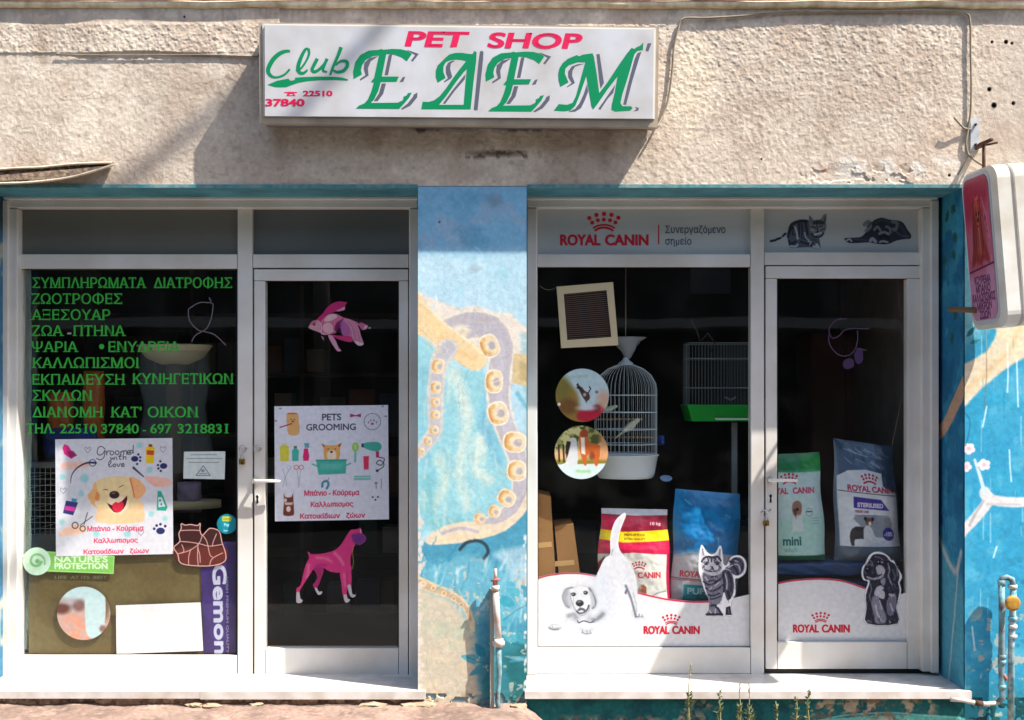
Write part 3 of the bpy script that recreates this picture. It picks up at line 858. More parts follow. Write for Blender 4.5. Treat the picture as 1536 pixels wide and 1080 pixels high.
# painted reveal on the right (faces left, towards the door)
cv = Canvas(0, 281.4, 100, 1040, 1.0, (36, 112, 150))
cv.poly([(-5, 270), (105, 270), (105, 420), (-5, 460)], (58, 142, 168), 20, 1)
cv.blot((26, 92, 128), 40, .5, .15, .7, 81); cv.blot((70, 150, 176), 30, .58, .1, .5, 82)
for i, (u, y) in enumerate(((60, 300), (70, 345), (66, 372), (30, 380), (62, 505), (75, 470), (40, 318))):
    for k in range(3): leaf(cv, u, y, 16, 5, 60+k*35+i*20, (40, 92, 84), .8)
cv.poly([(-5, 640), (20, 632), (60, 596), (105, 560), (105, 590), (70, 622), (30, 652), (-5, 664)], (196, 156, 126), 2, 1, 3)
cv.poly([(-5, 800), (50, 850), (105, 880), (105, 1050), (-5, 1050)], (76, 148, 168), 10, .9, wob=5)
cv.line([(0, 818), (40, 850), (70, 862), (90, 830)], 10, (190, 186, 180), 3, .8, 3); cv.line([(80, 850), (60, 950), (40, 1040)], 5, (196, 188, 184), 2, .7, 3)
cv.grain(.08, 5, 83, 3)
xw = W(1447.4, 0, 0).x
def rv(X, Y):
    return xw-0.004-0.003*field(cv.ny, cv.nx, 14, 84, 2), 0.003+(1-X/100)*0.35, EYE-(Y-600)/F
cv.out('painted_reveal', rv, M_paint, pier_r)
# reveal on the far left (faces right)
cv = Canvas(0, 281.4, 100, 1050, 0.8, (60, 110, 140))
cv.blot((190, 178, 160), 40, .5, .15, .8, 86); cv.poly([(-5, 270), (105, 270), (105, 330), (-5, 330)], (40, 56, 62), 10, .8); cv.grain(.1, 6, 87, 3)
xl = W(-34, 0, 0).x
cv.out('painted_reveal', lambda X, Y: (xl+0.004+0*X, 0.003+X/100*0.35, EYE-(Y-600)/F), M_paint, pier_l)

# plinths below the sills
cv = Canvas(789, 1046, 1700, 1130, 1.1, (26, 96, 98))
cv.blot((22, 74, 82), 30, .5, .1, .7, 91)
cv.poly([(1170, 1100), (1220, 1082), (1300, 1074), (1400, 1072), (1480, 1082), (1560, 1090), (1560, 1140), (1170, 1140)], (84, 178, 166), 1.5, 1, 4, wob=1.5)
cv.line([(1200, 1088), (1260, 1074), (1330, 1069), (1400, 1074), (1440, 1076)], 2, (150, 214, 208), 1, .7, 4)
for r_ in ((1180, 1040, 1410, 1080), (1025, 1044, 1085, 1068), (1005, 1062, 1065, 1090), (1290, 1068, 1380, 1095), (830, 1070, 1000, 1110)):
    cv.blot((174, 156, 132), 13, .50, .08, .9, int(r_[0]), rect=(*r_, 14)); cv.blot((110, 94, 78), 6, .6, .05, .7, int(r_[0])+1, rect=(*r_, 5))
cv.grain(.12, 4, 96, 3)
hm = field(cv.ny, cv.nx, 14, 97, 3)*0.008
cv.out('plinth', plane_fn(0.0, -hm+.003), M_paint, B)
cv = Canvas(-160, 1046, 640, 1110, 1.0, (176, 150, 128))
cv.blot((120, 98, 84), 14, .5, .08, .8, 101); cv.blot((210, 190, 164), 10, .6, .05, .8, 102); cv.grain(.2, 4, 103, 3)
hm = field(cv.ny, cv.nx, 20, 104, 4)*0.035
cv.out('plinth', plane_fn(0.0, -hm+.02), M_paint, B)
# crumbled mortar and stones under the left sill
M_mortar = mat('crumbled_mortar', (178, 156, 130), rough=0.95, bump=0.004, scale=80, var=0.35, vscale=20)
def rock(name, c, rx, ry, rz, m, parent, seed, label=None, cat=None, group=None):
    bm = bmesh.new(); bmesh.ops.create_icosphere(bm, subdivisions=2, radius=1)
    r = np.random.RandomState(seed); fr = r.randn(4, 3)*1.3; ph = r.rand(4)*6
    for v in bm.verts:
        n = v.co.normalized(); s = 1+0.2*sum(math.sin(Vector(fr[k]).dot(n)*3.2+ph[k]) for k in range(4))*.8
        v.co = Vector((n.x*rx*s, n.y*ry*s, n.z*rz*s))+Vector(c)
    o = bm_obj(name, bm, m, parent)
    if label: props(o, label, cat, group)
    return o

# ---- sills
def sill(px0, px1, splits, y_front=1038.5):
    z = W(0, y_front, -0.035).z
    xs_ = [W(p, 0, -0.035).x for p in [px0]+splits+[px1]]
    for i in range(len(xs_)-1):
        bm = bmesh.new()
        bm_box(bm, (xs_[i]+.0008, -0.035, z-0.036-.004*(i % 2)), (xs_[i+1]-.0008, 0.42, z-.001*(i % 2)))
        bm_obj('window_sill', bm, M_marble, B, bevel=0.015, seg=5, smooth=False)
    return z
SZ = sill(-40, 638, [300], 1037)
sill(787, 1458, [], 1037.5)

# ---- white frames
def member(name, px0, py0, px1, py1, d0=R, d1=0.42, parent=None, bev=0.003):
    return box(name, px0, py0, px1, py1, d0, d1, M_white, parent, bevel=bev)

def merge_frame(name, rects, parent, d0, d1, bev=0.0025):
    """one frame from bars butted end to end"""
    bm = bmesh.new()
    for i, (x0, y0, x1, y1) in enumerate(rects):
        b2 = bmesh.new(); a = W(x0+.4, y0+.4, d0); b = W(x1-.4, y1-.4, d0); b.y = d1
        if i % 2: a.y += 0.0012
        bm_box(b2, a, b)
        es = list(b2.edges); bmesh.ops.bevel(b2, geom=es, offset=bev, segments=2, affect='EDGES', profile=.5)
        tmp = bpy.data.meshes.new('tmp'); b2.to_mesh(tmp); b2.free(); bm.from_mesh(tmp); bpy.data.meshes.remove(tmp)
    return bm_obj(name, bm, M_white, parent)

def pane(px0, py0, px1, py1, parent, d=GLS, m=None, name='pane'):
    o = box(name, px0-3, py0-3, px1+3, py1+3, d, d+0.005, m or M_glass, parent)
    # rubber gasket round the pane
    bm = bmesh.new(); e = 1.4
    for r_ in ((px0-1, py0-1, px1+1, py0+e), (px0-1, py1-e, px1+1, py1+1), (px0-1, py0+e, px0+e, py1-e), (px1-e, py0+e, px1+1, py1-e)):
        a = W(r_[0], r_[1], d-.003); b = W(r_[2], r_[3], d-.003); b.y = d-.0004; bm_box(bm, a, b)
    bm_obj('gasket', bm, M_black, parent)
    return o
M_frost = mat('dark_frosted_glass', (112, 112, 106), rough=0.5, var=0.12, vscale=3, spec=0.3)
M_frost2 = mat('grey_frosted_glass', (100, 104, 104), rough=0.45, var=0.12, vscale=3, spec=0.3)

# left shopfront: fixed window
wl = merge_frame('shop_window', [(26, 381, 356, 403), (26, 983, 355.4, 1018.6), (356, 311, 379, 1018.6), (379, 381, 613, 402), (26, 311, 28, 1019), (613, 311, 615, 1019)], B, R+.008, .42)
merge_frame('outer_frame', [(8, 298, 627, 312), (8, 312, 26.4, 1021), (613.6, 312, 630, 1021)], wl, R-.03, .42, .005)
merge_frame('architrave', [(4, 294, 627, 299.4), (2, 299.6, 12, 1022)], wl, R-.05, R-.02, .004)
box('transom_pane', 24, 309, 358, 384, GLS, GLS+.005, M_frost, wl)
box('transom_pane', 376, 309, 616, 384, GLS, GLS+.005, M_frost2, wl)
pane(28, 403, 355, 982, wl)
for r_ in ((27.5, 311.5, 355.5, 314), (379, 311.5, 613, 314)): box('shadow_gap', r_[0], r_[1], r_[2], r_[3], GLS-.004, GLS-.001, M_black, wl)
# left door
dl = merge_frame('door', [(380.8, 403.5, 612.4, 421), (380.8, 421, 398, 1014), (598, 421, 612.4, 1014), (398, 972, 598, 1014)], B, R+.004, .41)
pane(398, 421, 598, 972, dl)
box('threshold', 379, 1014.5, 614, 1019, R+.02, .42, M_black, B)
# right shopfront
wr = merge_frame('shop_window', [(806, 381, 1126, 400.5), (806, 971.5, 1126, 1011), (1126, 311, 1146.5, 1012), (1146.5, 378, 1382, 398), (804, 311, 806.5, 1011), (1381, 311, 1384, 1006)], B, R+.008, .42)
merge_frame('outer_frame', [(790, 298, 1404, 311.6), (790, 311.6, 806, 1013), (1382.5, 311.6, 1403, 1008)], wr, R-.03, .42, .005)
merge_frame('architrave', [(790, 294, 1408, 299.4), (1397, 299.6, 1409, 1010)], wr, R-.05, R-.02, .004)
M_vinyl_grey = mat('grey_window_film', (186, 192, 194), rough=0.4, var=0.1, vscale=3)
box('transom_pane', 803, 308, 1129, 384, GLS, GLS+.005, M_vinyl_grey, wr)
box('transom_pane', 1143, 308, 1386, 382, GLS, GLS+.005, M_vinyl_grey, wr)
pane(806, 401, 1126, 971, wr)
dr = merge_frame('door', [(1148.4, 398.8, 1381.6, 417.5), (1148.4, 417.5, 1166, 1004), (1361, 417.5, 1381.6, 1004), (1166, 963, 1361, 1004)], B, R+.004, .41)
pane(1166, 418, 1361, 963, dr)
box('threshold', 1146, 1004.5, 1384, 1009, R+.02, .42, M_black, B)
# drip marks and dirt that collected in the corners of the frames: thin films of grime

# door furniture
def lever(parent, px, py, L, dark=False):
    c = W(px, py, R)
    tube('handle', [c+Vector((0, 0.01, 0)), c+Vector((0, -.028, 0)), c+Vector((.012, -.04, 0)), c+Vector((L*.5, -.042, .001)), c+Vector((L, -.038, -.001))], .0085, M_white_plastic, parent, 10, taper=[1.2, 1.1, 1.1, 1.0, .85])
    lathe('rose', [(.0, -.004), (.018, -.004), (.02, 0), (.02, .006)], c, M_white_plastic, parent, 20, rot=Matrix.Rotation(math.radians(90), 3, 'X'))
    c2 = W(px+2, py+27, R)
    bm = bmesh.new(); bmesh.ops.create_circle(bm, cap_ends=True, segments=20, radius=.013)
    for v in bm.verts: v.co = Vector((v.co.x*.9, 0, v.co.y*1.6))+c2+Vector((0, -.002, 0))
    e = bmesh.ops.extrude_face_region(bm, geom=list(bm.faces)); 
    for v in [g_ for g_ in e['geom'] if isinstance(g_, bmesh.types.BMVert)]: v.co.y += .008
    bm_obj('keyhole_plate', bm, M_white_plastic, parent)
    film('keyhole', [[(px+2+2.2*math.cos(t), py+24+2.6*math.sin(t)) for t in np.linspace(0, 6.1, 12)]], M_black, parent, at_depth(R-.0025))
    film('keyhole', [[(px+.8, py+25), (px+3.2, py+25), (px+3.6, py+34), (px+.4, py+34)]], M_black, parent, at_depth(R-.0027))
M_white_plastic = mat('white_plastic', (230, 226, 218), rough=0.35)
lever(dl, 384, 721, .135)
lever(dr, 1154, 720, .14)
def hasp_ring(parent, px, py):
    c = W(px, py, R-.006)
    tube('ring', [c+Vector((.018*math.cos(t), 0, .018*math.sin(t))) for t in np.linspace(0, 2*math.pi, 20, endpoint=False)], .0032, M_steel, parent, 6, closed=True)
    tube('stud', [c+Vector((.016, 0, 0)), c+Vector((.016, .02, 0))], .006, M_steel, parent, 8)
hasp_ring(dl, 386, 673)
def padlock(px, py, label):
    c = W(px, py, R-.012)
    t = thing('padlock', c, label, 'padlock')
    bm = bmesh.new(); bm_box(bm, c+Vector((-.015, -.008, -.034)), c+Vector((.015, .008, -.006)))
    bm_obj('lock_body', bm, M_brass, t, bevel=.003)
    tube('shackle', [c+Vector((-.009, 0, -.008)), c+Vector((-.009, 0, .008)), c+Vector((-.004, 0, .016)), c+Vector((.004, 0, .016)), c+Vector((.009, 0, .008)), c+Vector((.009, 0, -.008))], .003, M_steel, t, 8)
    film('keyhole', [[(px-1, py+6), (px+1, py+6), (px+1, py+10), (px-1, py+10)]], M_black, t, at_depth(R-.0215))
hasp_ring(wl, 364, 673)
padlock(363, 687, 'small brass padlock hanging from a ring on the white mullion beside the grooming poster door')
tube('hasp', [W(1142, 768, R+.006), W(1146, 764, R-.01), W(1151, 770, R-.012), W(1156, 764, R+.0)], .004, M_steel, dr, 8)
padlock(1149, 779, 'small brass padlock on the hasp of the right hand shop door')

# ---- interior of the shop (one dim room)
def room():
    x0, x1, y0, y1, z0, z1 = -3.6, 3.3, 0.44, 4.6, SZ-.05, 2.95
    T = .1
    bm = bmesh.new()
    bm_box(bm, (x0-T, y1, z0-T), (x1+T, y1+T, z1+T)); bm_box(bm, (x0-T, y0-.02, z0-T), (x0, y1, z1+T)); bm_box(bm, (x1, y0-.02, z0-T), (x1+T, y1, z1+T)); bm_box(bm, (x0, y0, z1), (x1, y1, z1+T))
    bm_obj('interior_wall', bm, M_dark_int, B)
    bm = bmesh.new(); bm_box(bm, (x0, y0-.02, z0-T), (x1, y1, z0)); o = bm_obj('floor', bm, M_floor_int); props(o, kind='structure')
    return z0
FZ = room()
# partition between the two shop halves, right side wall with a pale rough finish
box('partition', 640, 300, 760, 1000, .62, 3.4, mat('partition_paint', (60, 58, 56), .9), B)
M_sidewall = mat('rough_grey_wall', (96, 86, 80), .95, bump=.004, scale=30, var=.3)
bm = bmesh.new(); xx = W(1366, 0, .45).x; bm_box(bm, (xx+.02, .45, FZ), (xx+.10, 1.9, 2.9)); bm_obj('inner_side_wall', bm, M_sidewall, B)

# ---- opposite side of the street: only its reflection and bounce reach the photo
OB = thing('street_building', (0, -11.5, -.09), 'plain pale building on the far side of the street seen only as a dim reflection', 'building')
M_ob = mat('street_render', (92, 86, 78), .9, var=.2, vscale=.6)
bm = bmesh.new(); bm_box(bm, (-14, -19, -.09), (14, -11.5, 7.2)); bm_obj('wall', bm, M_ob, OB)
M_obw = mat('street_window', (30, 34, 38), .2)
M_obf = mat('street_shutter', (70, 84, 74), .7)
for i in range(7):
    for k, zc in enumerate((1.3, 4.6)):
        x = -12+i*4
        bm = bmesh.new(); bm_box(bm, (x-.75, -11.5, zc-(1.3 if k == 0 else .8)), (x+.75, -11.44, zc+.9)); f_ = bm_obj('window', bm, M_obf, OB)
        bm = bmesh.new(); bm_box(bm, (x-.6, -11.47, zc-(1.15 if k == 0 else .7)), (x+.6, -11.425, zc+.8)); bm_obj('glazing', bm, M_obw, f_)
bm = bmesh.new(); bm_box(bm, (-14, -11.498, 2.72), (14, -10.5, 2.86)); bm_obj('balcony_slab', bm, mat('street_balcony', (206, 200, 190), .8), OB)
bm = bmesh.new(); bm_box(bm, (-14, -10.53, 3.7), (14, -10.5, 3.74)); bm_obj('balcony_rail', bm, mat('street_rail', (150, 150, 150), .5), OB)
UP = tube('utility_pole', [(-2.6, -9.6, -.1), (-2.6, -9.6, 8.5)], .11, mat('street_pole', (150, 144, 134), .8), None, 12); props(UP, 'grey utility pole across the street seen only as a faint reflection', 'pole')
# ================================================================== OBJECTS
M_signwhite = mat('white_sign_acrylic', (204, 204, 207), rough=0.25, dirt=(186, 183, 178), vscale=5)
M_signframe = mat('aged_sign_frame', (176, 160, 138), rough=0.5, var=.35, vscale=6, bump=.0006, scale=60)
M_signside = mat('grey_sign_side', (120, 116, 122), rough=0.5, var=.2)
M_green = mat('green_film', (0, 134, 84), rough=0.35)
M_grey = mat('grey_film', (92, 92, 106), rough=0.4)
M_red = mat('red_film', (222, 32, 84), rough=0.35)
M_red2 = mat('deep_red_film', (200, 24, 60), rough=0.4)

# ---- big sign box over the pier
SD = -0.175
S = thing('sign_box', W(688, 110, 0), 'long white sign box over the shopfronts with green and red lettering', 'sign')
def quad_box(name, c4, d0, d1, m, parent, bevel=.004, k=1.0):
    bm = bmesh.new(); v = []
    for d in (d0, d1):
        for p in c4: 
            q = W(p[0], p[1], d0); v.append(bm.verts.new((q.x, d, q.z)))
    bm.faces.new((v[3], v[2], v[1], v[0])); bm.faces.new(v[4:])
    for i in range(4): j = (i+1) % 4; bm.faces.new((v[i], v[j], v[4+j], v[4+i]))
    return bm_obj(name, bm, m, parent, bevel=bevel)
quad_box('housing', [(391, 37), (985.5, 43.5), (983.5, 187), (393, 182)], -.135, -.012, M_signside, S)
fr = quad_box('frame', [(388, 33.5), (988.5, 40), (986.5, 191), (390, 185)], SD+.006, -.13, M_signframe, S, .006)
quad_box('rim', [(393.5, 35.5), (984, 42), (982, 178.5), (395.5, 174)], SD+.001, SD+.009, mat('pale_trim', (214, 206, 192), .4), S, .002)
quad_box('face', [(397, 37.5), (981, 44), (979.5, 178), (397.5, 174)], SD-.006, SD+.004, M_signwhite, S, .0045)
sf = at_depth(SD-.0062)
E1 = [(722,472),(718,420),(735,350),(770,300),(830,268),(905,262),(920,256),(935,262),(1000,256),(1060,258),(1110,270),(1142,292),(1105,345),(1070,318),(1010,296),(958,292),(940,380),(925,455),(1048,455),(1032,492),(918,494),(900,560),(870,620),(845,645),(1040,643),(1078,625),(1082,600),(1105,590),(1112,575),(1142,570),(1120,610),(1085,650),(1050,688),(738,686),(760,665),(800,648),(825,620),(850,560),(868,498),(846,495),(870,465),(890,370),(905,302),(860,308),(810,335),(783,375),(775,410),(782,440)]
E1g = [[(900,308),(845,345),(825,395),(830,448),(770,485),(768,472),(808,445),(795,400),(800,355),(840,320)],[(975,300),(1000,296),(970,445),(945,445)],[(925,505),(955,505),(935,580),(895,632),(868,632),(905,575)],[(1075,460),(1095,455),(1080,492),(1052,495)],[(1182,570),(1180,605),(1130,665),(1075,692),(1062,688),(1110,650),(1150,600),(1155,585)],[(1105,262),(1192,292),(1148,348),(1135,340),(1165,300),(1130,280)]]
for dx, dy in ((0, 0), (198.5, 4)):
    z = lambda p: [(380+a/4.8+dx, 20+b/4.8+dy) for a, b in p]
    film('letter', [z(E1)], M_green, S, sf, .0004, label='green letter E')
    for q in E1g: film('letter_shadow', [z(q)], M_grey, S, sf)
zd = lambda p: zoomed(p, 620, 66, 9.6)
film('letter', [zd([(350,555),(322,470),(322,390),(350,310),(420,240),(470,190),(520,150),(600,128),(700,126),(780,140),(850,145),(880,98),(912,120),(905,250),(870,520),(825,940),(115,938),(135,830),(220,835),(300,810),(380,750),(470,640),(600,450),(760,245),(700,230),(620,222),(530,232),(470,260),(435,320),(432,400),(465,488)]), zd([(772,360),(755,520),(725,875),(370,875),(480,740),(620,540),(730,400)])], M_green, S, sf, .0004, label='green letter delta')
for q in ([(600,240),(540,280),(530,360),(560,470),(545,495),(445,555),(440,540),(500,490),(470,420),(468,330),(500,270),(550,242)], [(755,430),(740,510),(600,670),(460,860),(425,855),(560,670),(720,470)], [(960,110),(985,95),(1010,115),(1005,220),(925,955),(870,950),(940,250)]):
    film('letter_shadow', [zd(q)], M_grey, S, sf)
zm = lambda p: zoomed(p, 820, 60, 9.3125)
film('letter', [zm([(190,655),(165,560),(162,470),(180,390),(225,320),(300,260),(420,210),(455,228),(500,205),(640,185),(660,230),(700,480),(735,740),(850,590),(1000,360),(1120,190),(1185,110),(1225,125),(1275,90),(1300,85),(1350,35),(1345,140),(1270,150),(1225,200),(1170,400),(1110,600),(1060,750),(1030,880),(1060,925),(1180,925),(1200,950),(1170,985),(960,998),(905,975),(910,900),(950,740),(990,510),(850,690),(720,880),(650,970),(625,930),(590,720),(555,500),(500,660),(450,800),(400,920),(330,985),(240,995),(100,985),(170,895),(280,905),(360,880),(410,780),(460,600),(540,310),(430,310),(310,350),(262,400),(255,470),(305,590)])], M_green, S, sf, .0004, label='green letter M')
for q in ([(530,330),(400,370),(360,430),(355,500),(395,600),(280,665),(285,650),(350,600),(300,520),(300,440),(350,370),(430,338)], [(695,200),(740,195),(800,600),(755,680),(740,600)], [(1325,165),(1300,230),(1200,560),(1110,905),(1070,900),(1130,640),(1230,260),(1270,180)], [(565,610),(580,720),(530,850),(480,950),(400,1000),(300,1005),(400,960),(460,880),(520,750)], [(960,620),(930,740),(860,810),(750,975),(722,960),(800,850)], [(1410,45),(1465,45),(1420,160),(1380,150)], [(1235,932),(1290,950),(1280,985),(1210,998),(1255,965)]):
    film('letter_shadow', [zm(q)], M_grey, S, sf)
zc = lambda p: zoomed(p, 390, 60, 9.82)
def brush(name, pts, w, lift=.0004, label=None, m=None):
    film(name, [ribbon(zc(pts), w, sm=6)], m or M_green, S, sf, lift, label=label)
brush('script_letter', [(445,165),(380,165),(290,200),(200,280),(130,400),(125,480),(180,540),(260,548),(360,510),(440,430)], lambda t: 3.2+3.6*math.sin(math.pi*min(1, t*1.35)), label='green script letter C')
brush('script_letter', [(712,125),(665,145),(600,270),(562,400),(580,475),(640,488),(700,440)], lambda t: 2.6+3.4*math.sin(math.pi*t), label='green script letter l')
brush('script_letter', [(530,448),(600,420),(680,310),(724,200),(712,125)], lambda t: 2.4+1.6*t, .0006)
brush('script_letter', [(845,275),(790,380),(768,440),(800,468),(870,435),(950,350),(985,285)], lambda t: 5.5-1.6*t, label='green script letter u')
brush('script_letter', [(990,275),(945,380),(930,450),(990,470)], lambda t: 5.2-2.5*t, .0006)
brush('script_letter', [(1195,105),(1150,230),(1075,400),(1035,515)], lambda t: 5.8-2.5*t, .0006, label='green script letter b')
brush('script_letter', [(1115,370),(1190,312),(1275,318),(1285,385),(1225,455),(1130,470),(1080,440)], lambda t: 2.4+3.0*math.sin(math.pi*t), .0008)
film('underline', [zc([(110,660),(250,600),(420,568),(445,600),(510,590),(520,555),(640,545),(850,538),(1050,540),(1200,550),(1300,580),(1290,598),(1100,588),(880,592),(700,605),(560,630),(380,695),(230,695)])], M_green, S, sf, .0004)
lettering('PET', 609, 69, 21.5, M_red, S, sf, w=88, bold=1.0, boldx=2.2, shear=.25, slope=.012)
lettering('SHOP', 732, 71, 21.5, M_red, S, sf, w=136, bold=1.0, boldx=2.1, shear=.25, slope=.012)
lettering('22510', 455, 144, 7.6, M_red, S, sf, w=43, bold=.4, boldx=.8)
lettering('37840', 399, 159, 10.2, M_red, S, sf, w=57, bold=.6, boldx=1.1)
film('telephone_mark', [zc([(355,768),(450,760),(550,768),(548,782),(500,784),(525,826),(385,828),(405,784),(355,782)]), zc([(440,795),(480,795),(490,812),(430,812)])], M_red, S, sf)

# ---- hanging sign on the right, seen from its left side
hx = 2.218; roll = math.radians(4.6)
H = thing('hanging_sign', (hx+.09, -.34, 2.76), 'white hanging sign with a pink dog panel on an iron bracket at the right', 'sign')
PH = Vector((hx, 0, 2.785)); RH = Matrix.Rotation(-roll, 3, 'Y'); YAW = .10
def hmap(u, v, t=0.0):
    """u outwards from the wall, v down, t out of the left face"""
    return PH+RH @ Vector((-t+u*YAW, -u, -v))
def rrect(u0, v0, u1, v1, r, n=6):
    out = []
    for cu, cv_, a0 in ((u1-r, v0+r, -90), (u1-r, v1-r, 0), (u0+r, v1-r, 90), (u0+r, v0+r, 180)):
        for k in range(n+1):
            a = math.radians(a0+90*k/n); out.append((cu+r*math.cos(a), cv_+r*math.sin(a)))
    return out
def hbody(name, u0, v0, u1, v1, r, t0, t1, m, bev=.006):
    L = rrect(u0, v0, u1, v1, r); n = len(L); bm = bmesh.new()
    A = [bm.verts.new(hmap(u, v, t0)) for u, v in L]; Bv = [bm.verts.new(hmap(u, v, t1)) for u, v in L]
    bm.faces.new(A); bm.faces.new(Bv[::-1])
    for i in range(n): j = (i+1) % n; bm.faces.new((A[i], A[j], Bv[j], Bv[i]))
    return bm_obj(name, bm, m, H, bevel=bev, seg=3, angle=1.0, smooth=False)
M_hs = mat('white_moulded_plastic', (232, 228, 218), rough=.35, bump=.0003, scale=20, dirt=(206, 196, 176), vscale=6)
M_hs2 = mat('grey_moulded_rim', (196, 196, 198), rough=.4)
hbody('shell', .055, .0, .40, .765, .07, 0.0, -.062, M_hs, .012)
hbody('shell', .065, .01, .385, .755, .065, -.062, -.082, M_hs2, .002)
hbody('shell', .055, .0, .40, .765, .07, -.082, -.150, M_hs, .012)
hbody('shell', .065, .01, .385, .755, .065, -.150, -.17, M_hs2, .002)
hbody('rim', .065, .01, .335, .745, .065, .004, -.01, M_hs2, .004)
# the pink panel, printed
cv = Canvas(0, 0, 100, 172, 2.4, (198, 140, 168))
cv.poly([(-5, -5), (105, -5), (105, 60), (60, 110), (-5, 112)], (166, 44, 70), 14, 1)
cv.poly([(0, 60), (105, 30), (105, 106), (0, 106)], (190, 100, 124), 12, .9)
cv.poly([(34, 40), (40, 26), (50, 19), (60, 24), (68, 42), (74, 76), (86, 104), (64, 100), (50, 106), (34, 102), (14, 106), (26, 78)], (150, 40, 44), 2.5, 1, 4)
cv.poly([(40, 34), (50, 26), (60, 36), (60, 70), (54, 96), (44, 92), (38, 64)], (196, 84, 66), 3, .9, 4)
for i in range(90):
    x = rng.uniform(30, 70); y = rng.uniform(28, 60); k = (x-50)*.55
    cv.line([(x, y), (x+k*.4, y+22), (x+k+rng.uniform(-3, 3), rng.uniform(82, 108))], 1.1, [(92, 20, 30), (206, 96, 80), (130, 30, 34), (226, 130, 110), (70, 16, 24)][rng.randint(5)], .6, .6, 3)
cv.ell(46, 44, 2.4, 2.2, (40, 12, 18), .8); cv.ell(56, 44, 2.4, 2.2, (40, 12, 18), .8); cv.ell(51, 52, 3, 2.4, (30, 10, 14), .8); cv.line([(47, 58), (51, 60), (55, 58)], 1.2, (60, 16, 20), .6); cv.poly([(44, 22), (50, 26), (57, 21), (56, 28), (50, 26), (45, 29)], (236, 90, 140), .6)
cv.ell(80, 52, 4, 4, (150, 50, 80), 1); cv.ring(84, 64, 5, 1.6, (160, 50, 80), .8); cv.line([(70, 26), (84, 48), (90, 76)], 1.5, (236, 160, 180), .8, .8)
cv.line([(0, 113), (100, 106)], 2.2, (80, 30, 60), .6)
for i, (t_, w_) in enumerate((('ΚΟΥΡΕΜΑ', 60), ('ΜΠΑΝΙΟ', 54), ('ΚΑΛΛΩΠΙΣΜΟΣ', 86), ('ΜΙΚΡΩΝ', 54), ('ΖΩΩΝ', 40))):
    cv.text(t_, 50, 128+i*10.6, 8.6, (78, 30, 74), w=w_*1.04, bold=.5, anchor='m')
cv.a = np.zeros_like(cv.a); sl_ = (slice(None), slice(None))
keep = cv.c.copy(); cv.poly(rrect(0, 0, 100, 172, 17), (0, 0, 0), .4); cv.c = keep
def hp(X, Y):
    P = PH[:]; u = .078+X/100*.245; v = .03+Y/172*.69; t = .007
    vx = -t+u*YAW; vy = -u; vz = -v
    c, s_ = math.cos(-roll), math.sin(-roll)
    return PH.x+c*vx+s_*vz, PH.y+vy, PH.z-s_*vx+c*vz
cv.out('dog_panel', hp, M_print_cut, H, cut=True)
# bracket: wall plate, arm, drop, lower stay
box('bracket_plate', 1456, 177, 1469, 226, -.012, .002, mat('painted_bracket', (196, 198, 200), .5, var=.3, vscale=20), H, bevel=.002)
for y in (187, 217): lathe('bolt', [(0, -.012), (.006, -.012), (.007, -.004), (.007, 0)], W(1463, y, -.014), M_rust, H, 8, rot=Matrix.Rotation(math.radians(-90), 3, 'X'))
p0 = W(1464, 223, 0); arm_end = Vector((hx+.10, -.20, p0.z+.002))
tube('bracket_arm', [p0, Vector((hx+.085, -.10, p0.z)), arm_end], .010, M_rust, H, 8)
tube('bracket_arm', [p0+Vector((0, 0, .0)), Vector((hx+.13, -.06, p0.z+.006)), Vector((hx+.17, -.10, p0.z+.01))], .006, M_rust, H, 8)
for yy in (-.13,): tube('hanger', [Vector((hx+.09, yy, p0.z+.004)), Vector((hx+.09, yy, 2.76))], .009, M_rust, H, 8)
tube('lower_stay', [Vector((hx-.03, .01, 2.135)), Vector((hx+.06, -.12, 2.12))], .014, mat('old_wood_stay', (120, 92, 64), .8), H, 8)

# ---- cables
def cable(pts, r, m, label, d=-.012, cat='cable', group=None, n=5):
    P = [W(p[0], p[1], p[2] if len(p) > 2 else d) for p in smooth_pts([(p[0], p[1], p[2] if len(p) > 2 else d) for p in pts], n)]
    o = tube('cable', P, r, m, None, 8); return props(o, label, cat, group)
def wavy(y, a, sd, x0=-150, x1=1690, n=24, d=-.03):
    r = np.random.RandomState(sd); return [(x0+(x1-x0)*i/n, y+r.uniform(-a, a), d+r.uniform(-.004, .004)) for i in range(n+1)]
cable(wavy(-2.5, 1.2, 3), .006, M_cable_dark, 'dark cable lying along the top of the cream ledge, nearest the ledge')
cable(wavy(-7, 1.6, 4, d=-.022), .005, M_cable_dark, 'thin dark cable above the ledge cable at the very top of the picture')
cable([(986, 190, -.04), (992, 178, -.02), (1002, 150), (1008, 110), (1011, 70), (1017, 45), (1025, 28), (1060, 27), (1110, 24), (1180, 18), (1300, 17), (1420, 17), (1448, 20), (1455, 32), (1456, 80), (1457, 130), (1456, 168), (1452, 195), (1449, 215), (1453, 232), (1466, 243, -.06), (1478, 250, -.12)], .0055, M_cable, 'beige cable looping from sign box under the ledge to the hanging sign')
cable([(1431, 176, -.035), (1438, 184, -.03), (1446, 192, -.015), (1456, 194, -.01)], .005, M_cable, 'short cut cable end sticking out beside the bracket plate')
cable([(1453, 232), (1444, 250, -.01), (1437, 262, -.008)], .004, M_cable, 'thin cable tail running down to the painted wall under the bracket')
cable([(84, 82, -.008), (200, 83, -.008), (300, 82, -.008), (391, 85, -.008)], .0028, M_cable, 'thin pale wire under the rough plaster lip left of the sign box', n=3)
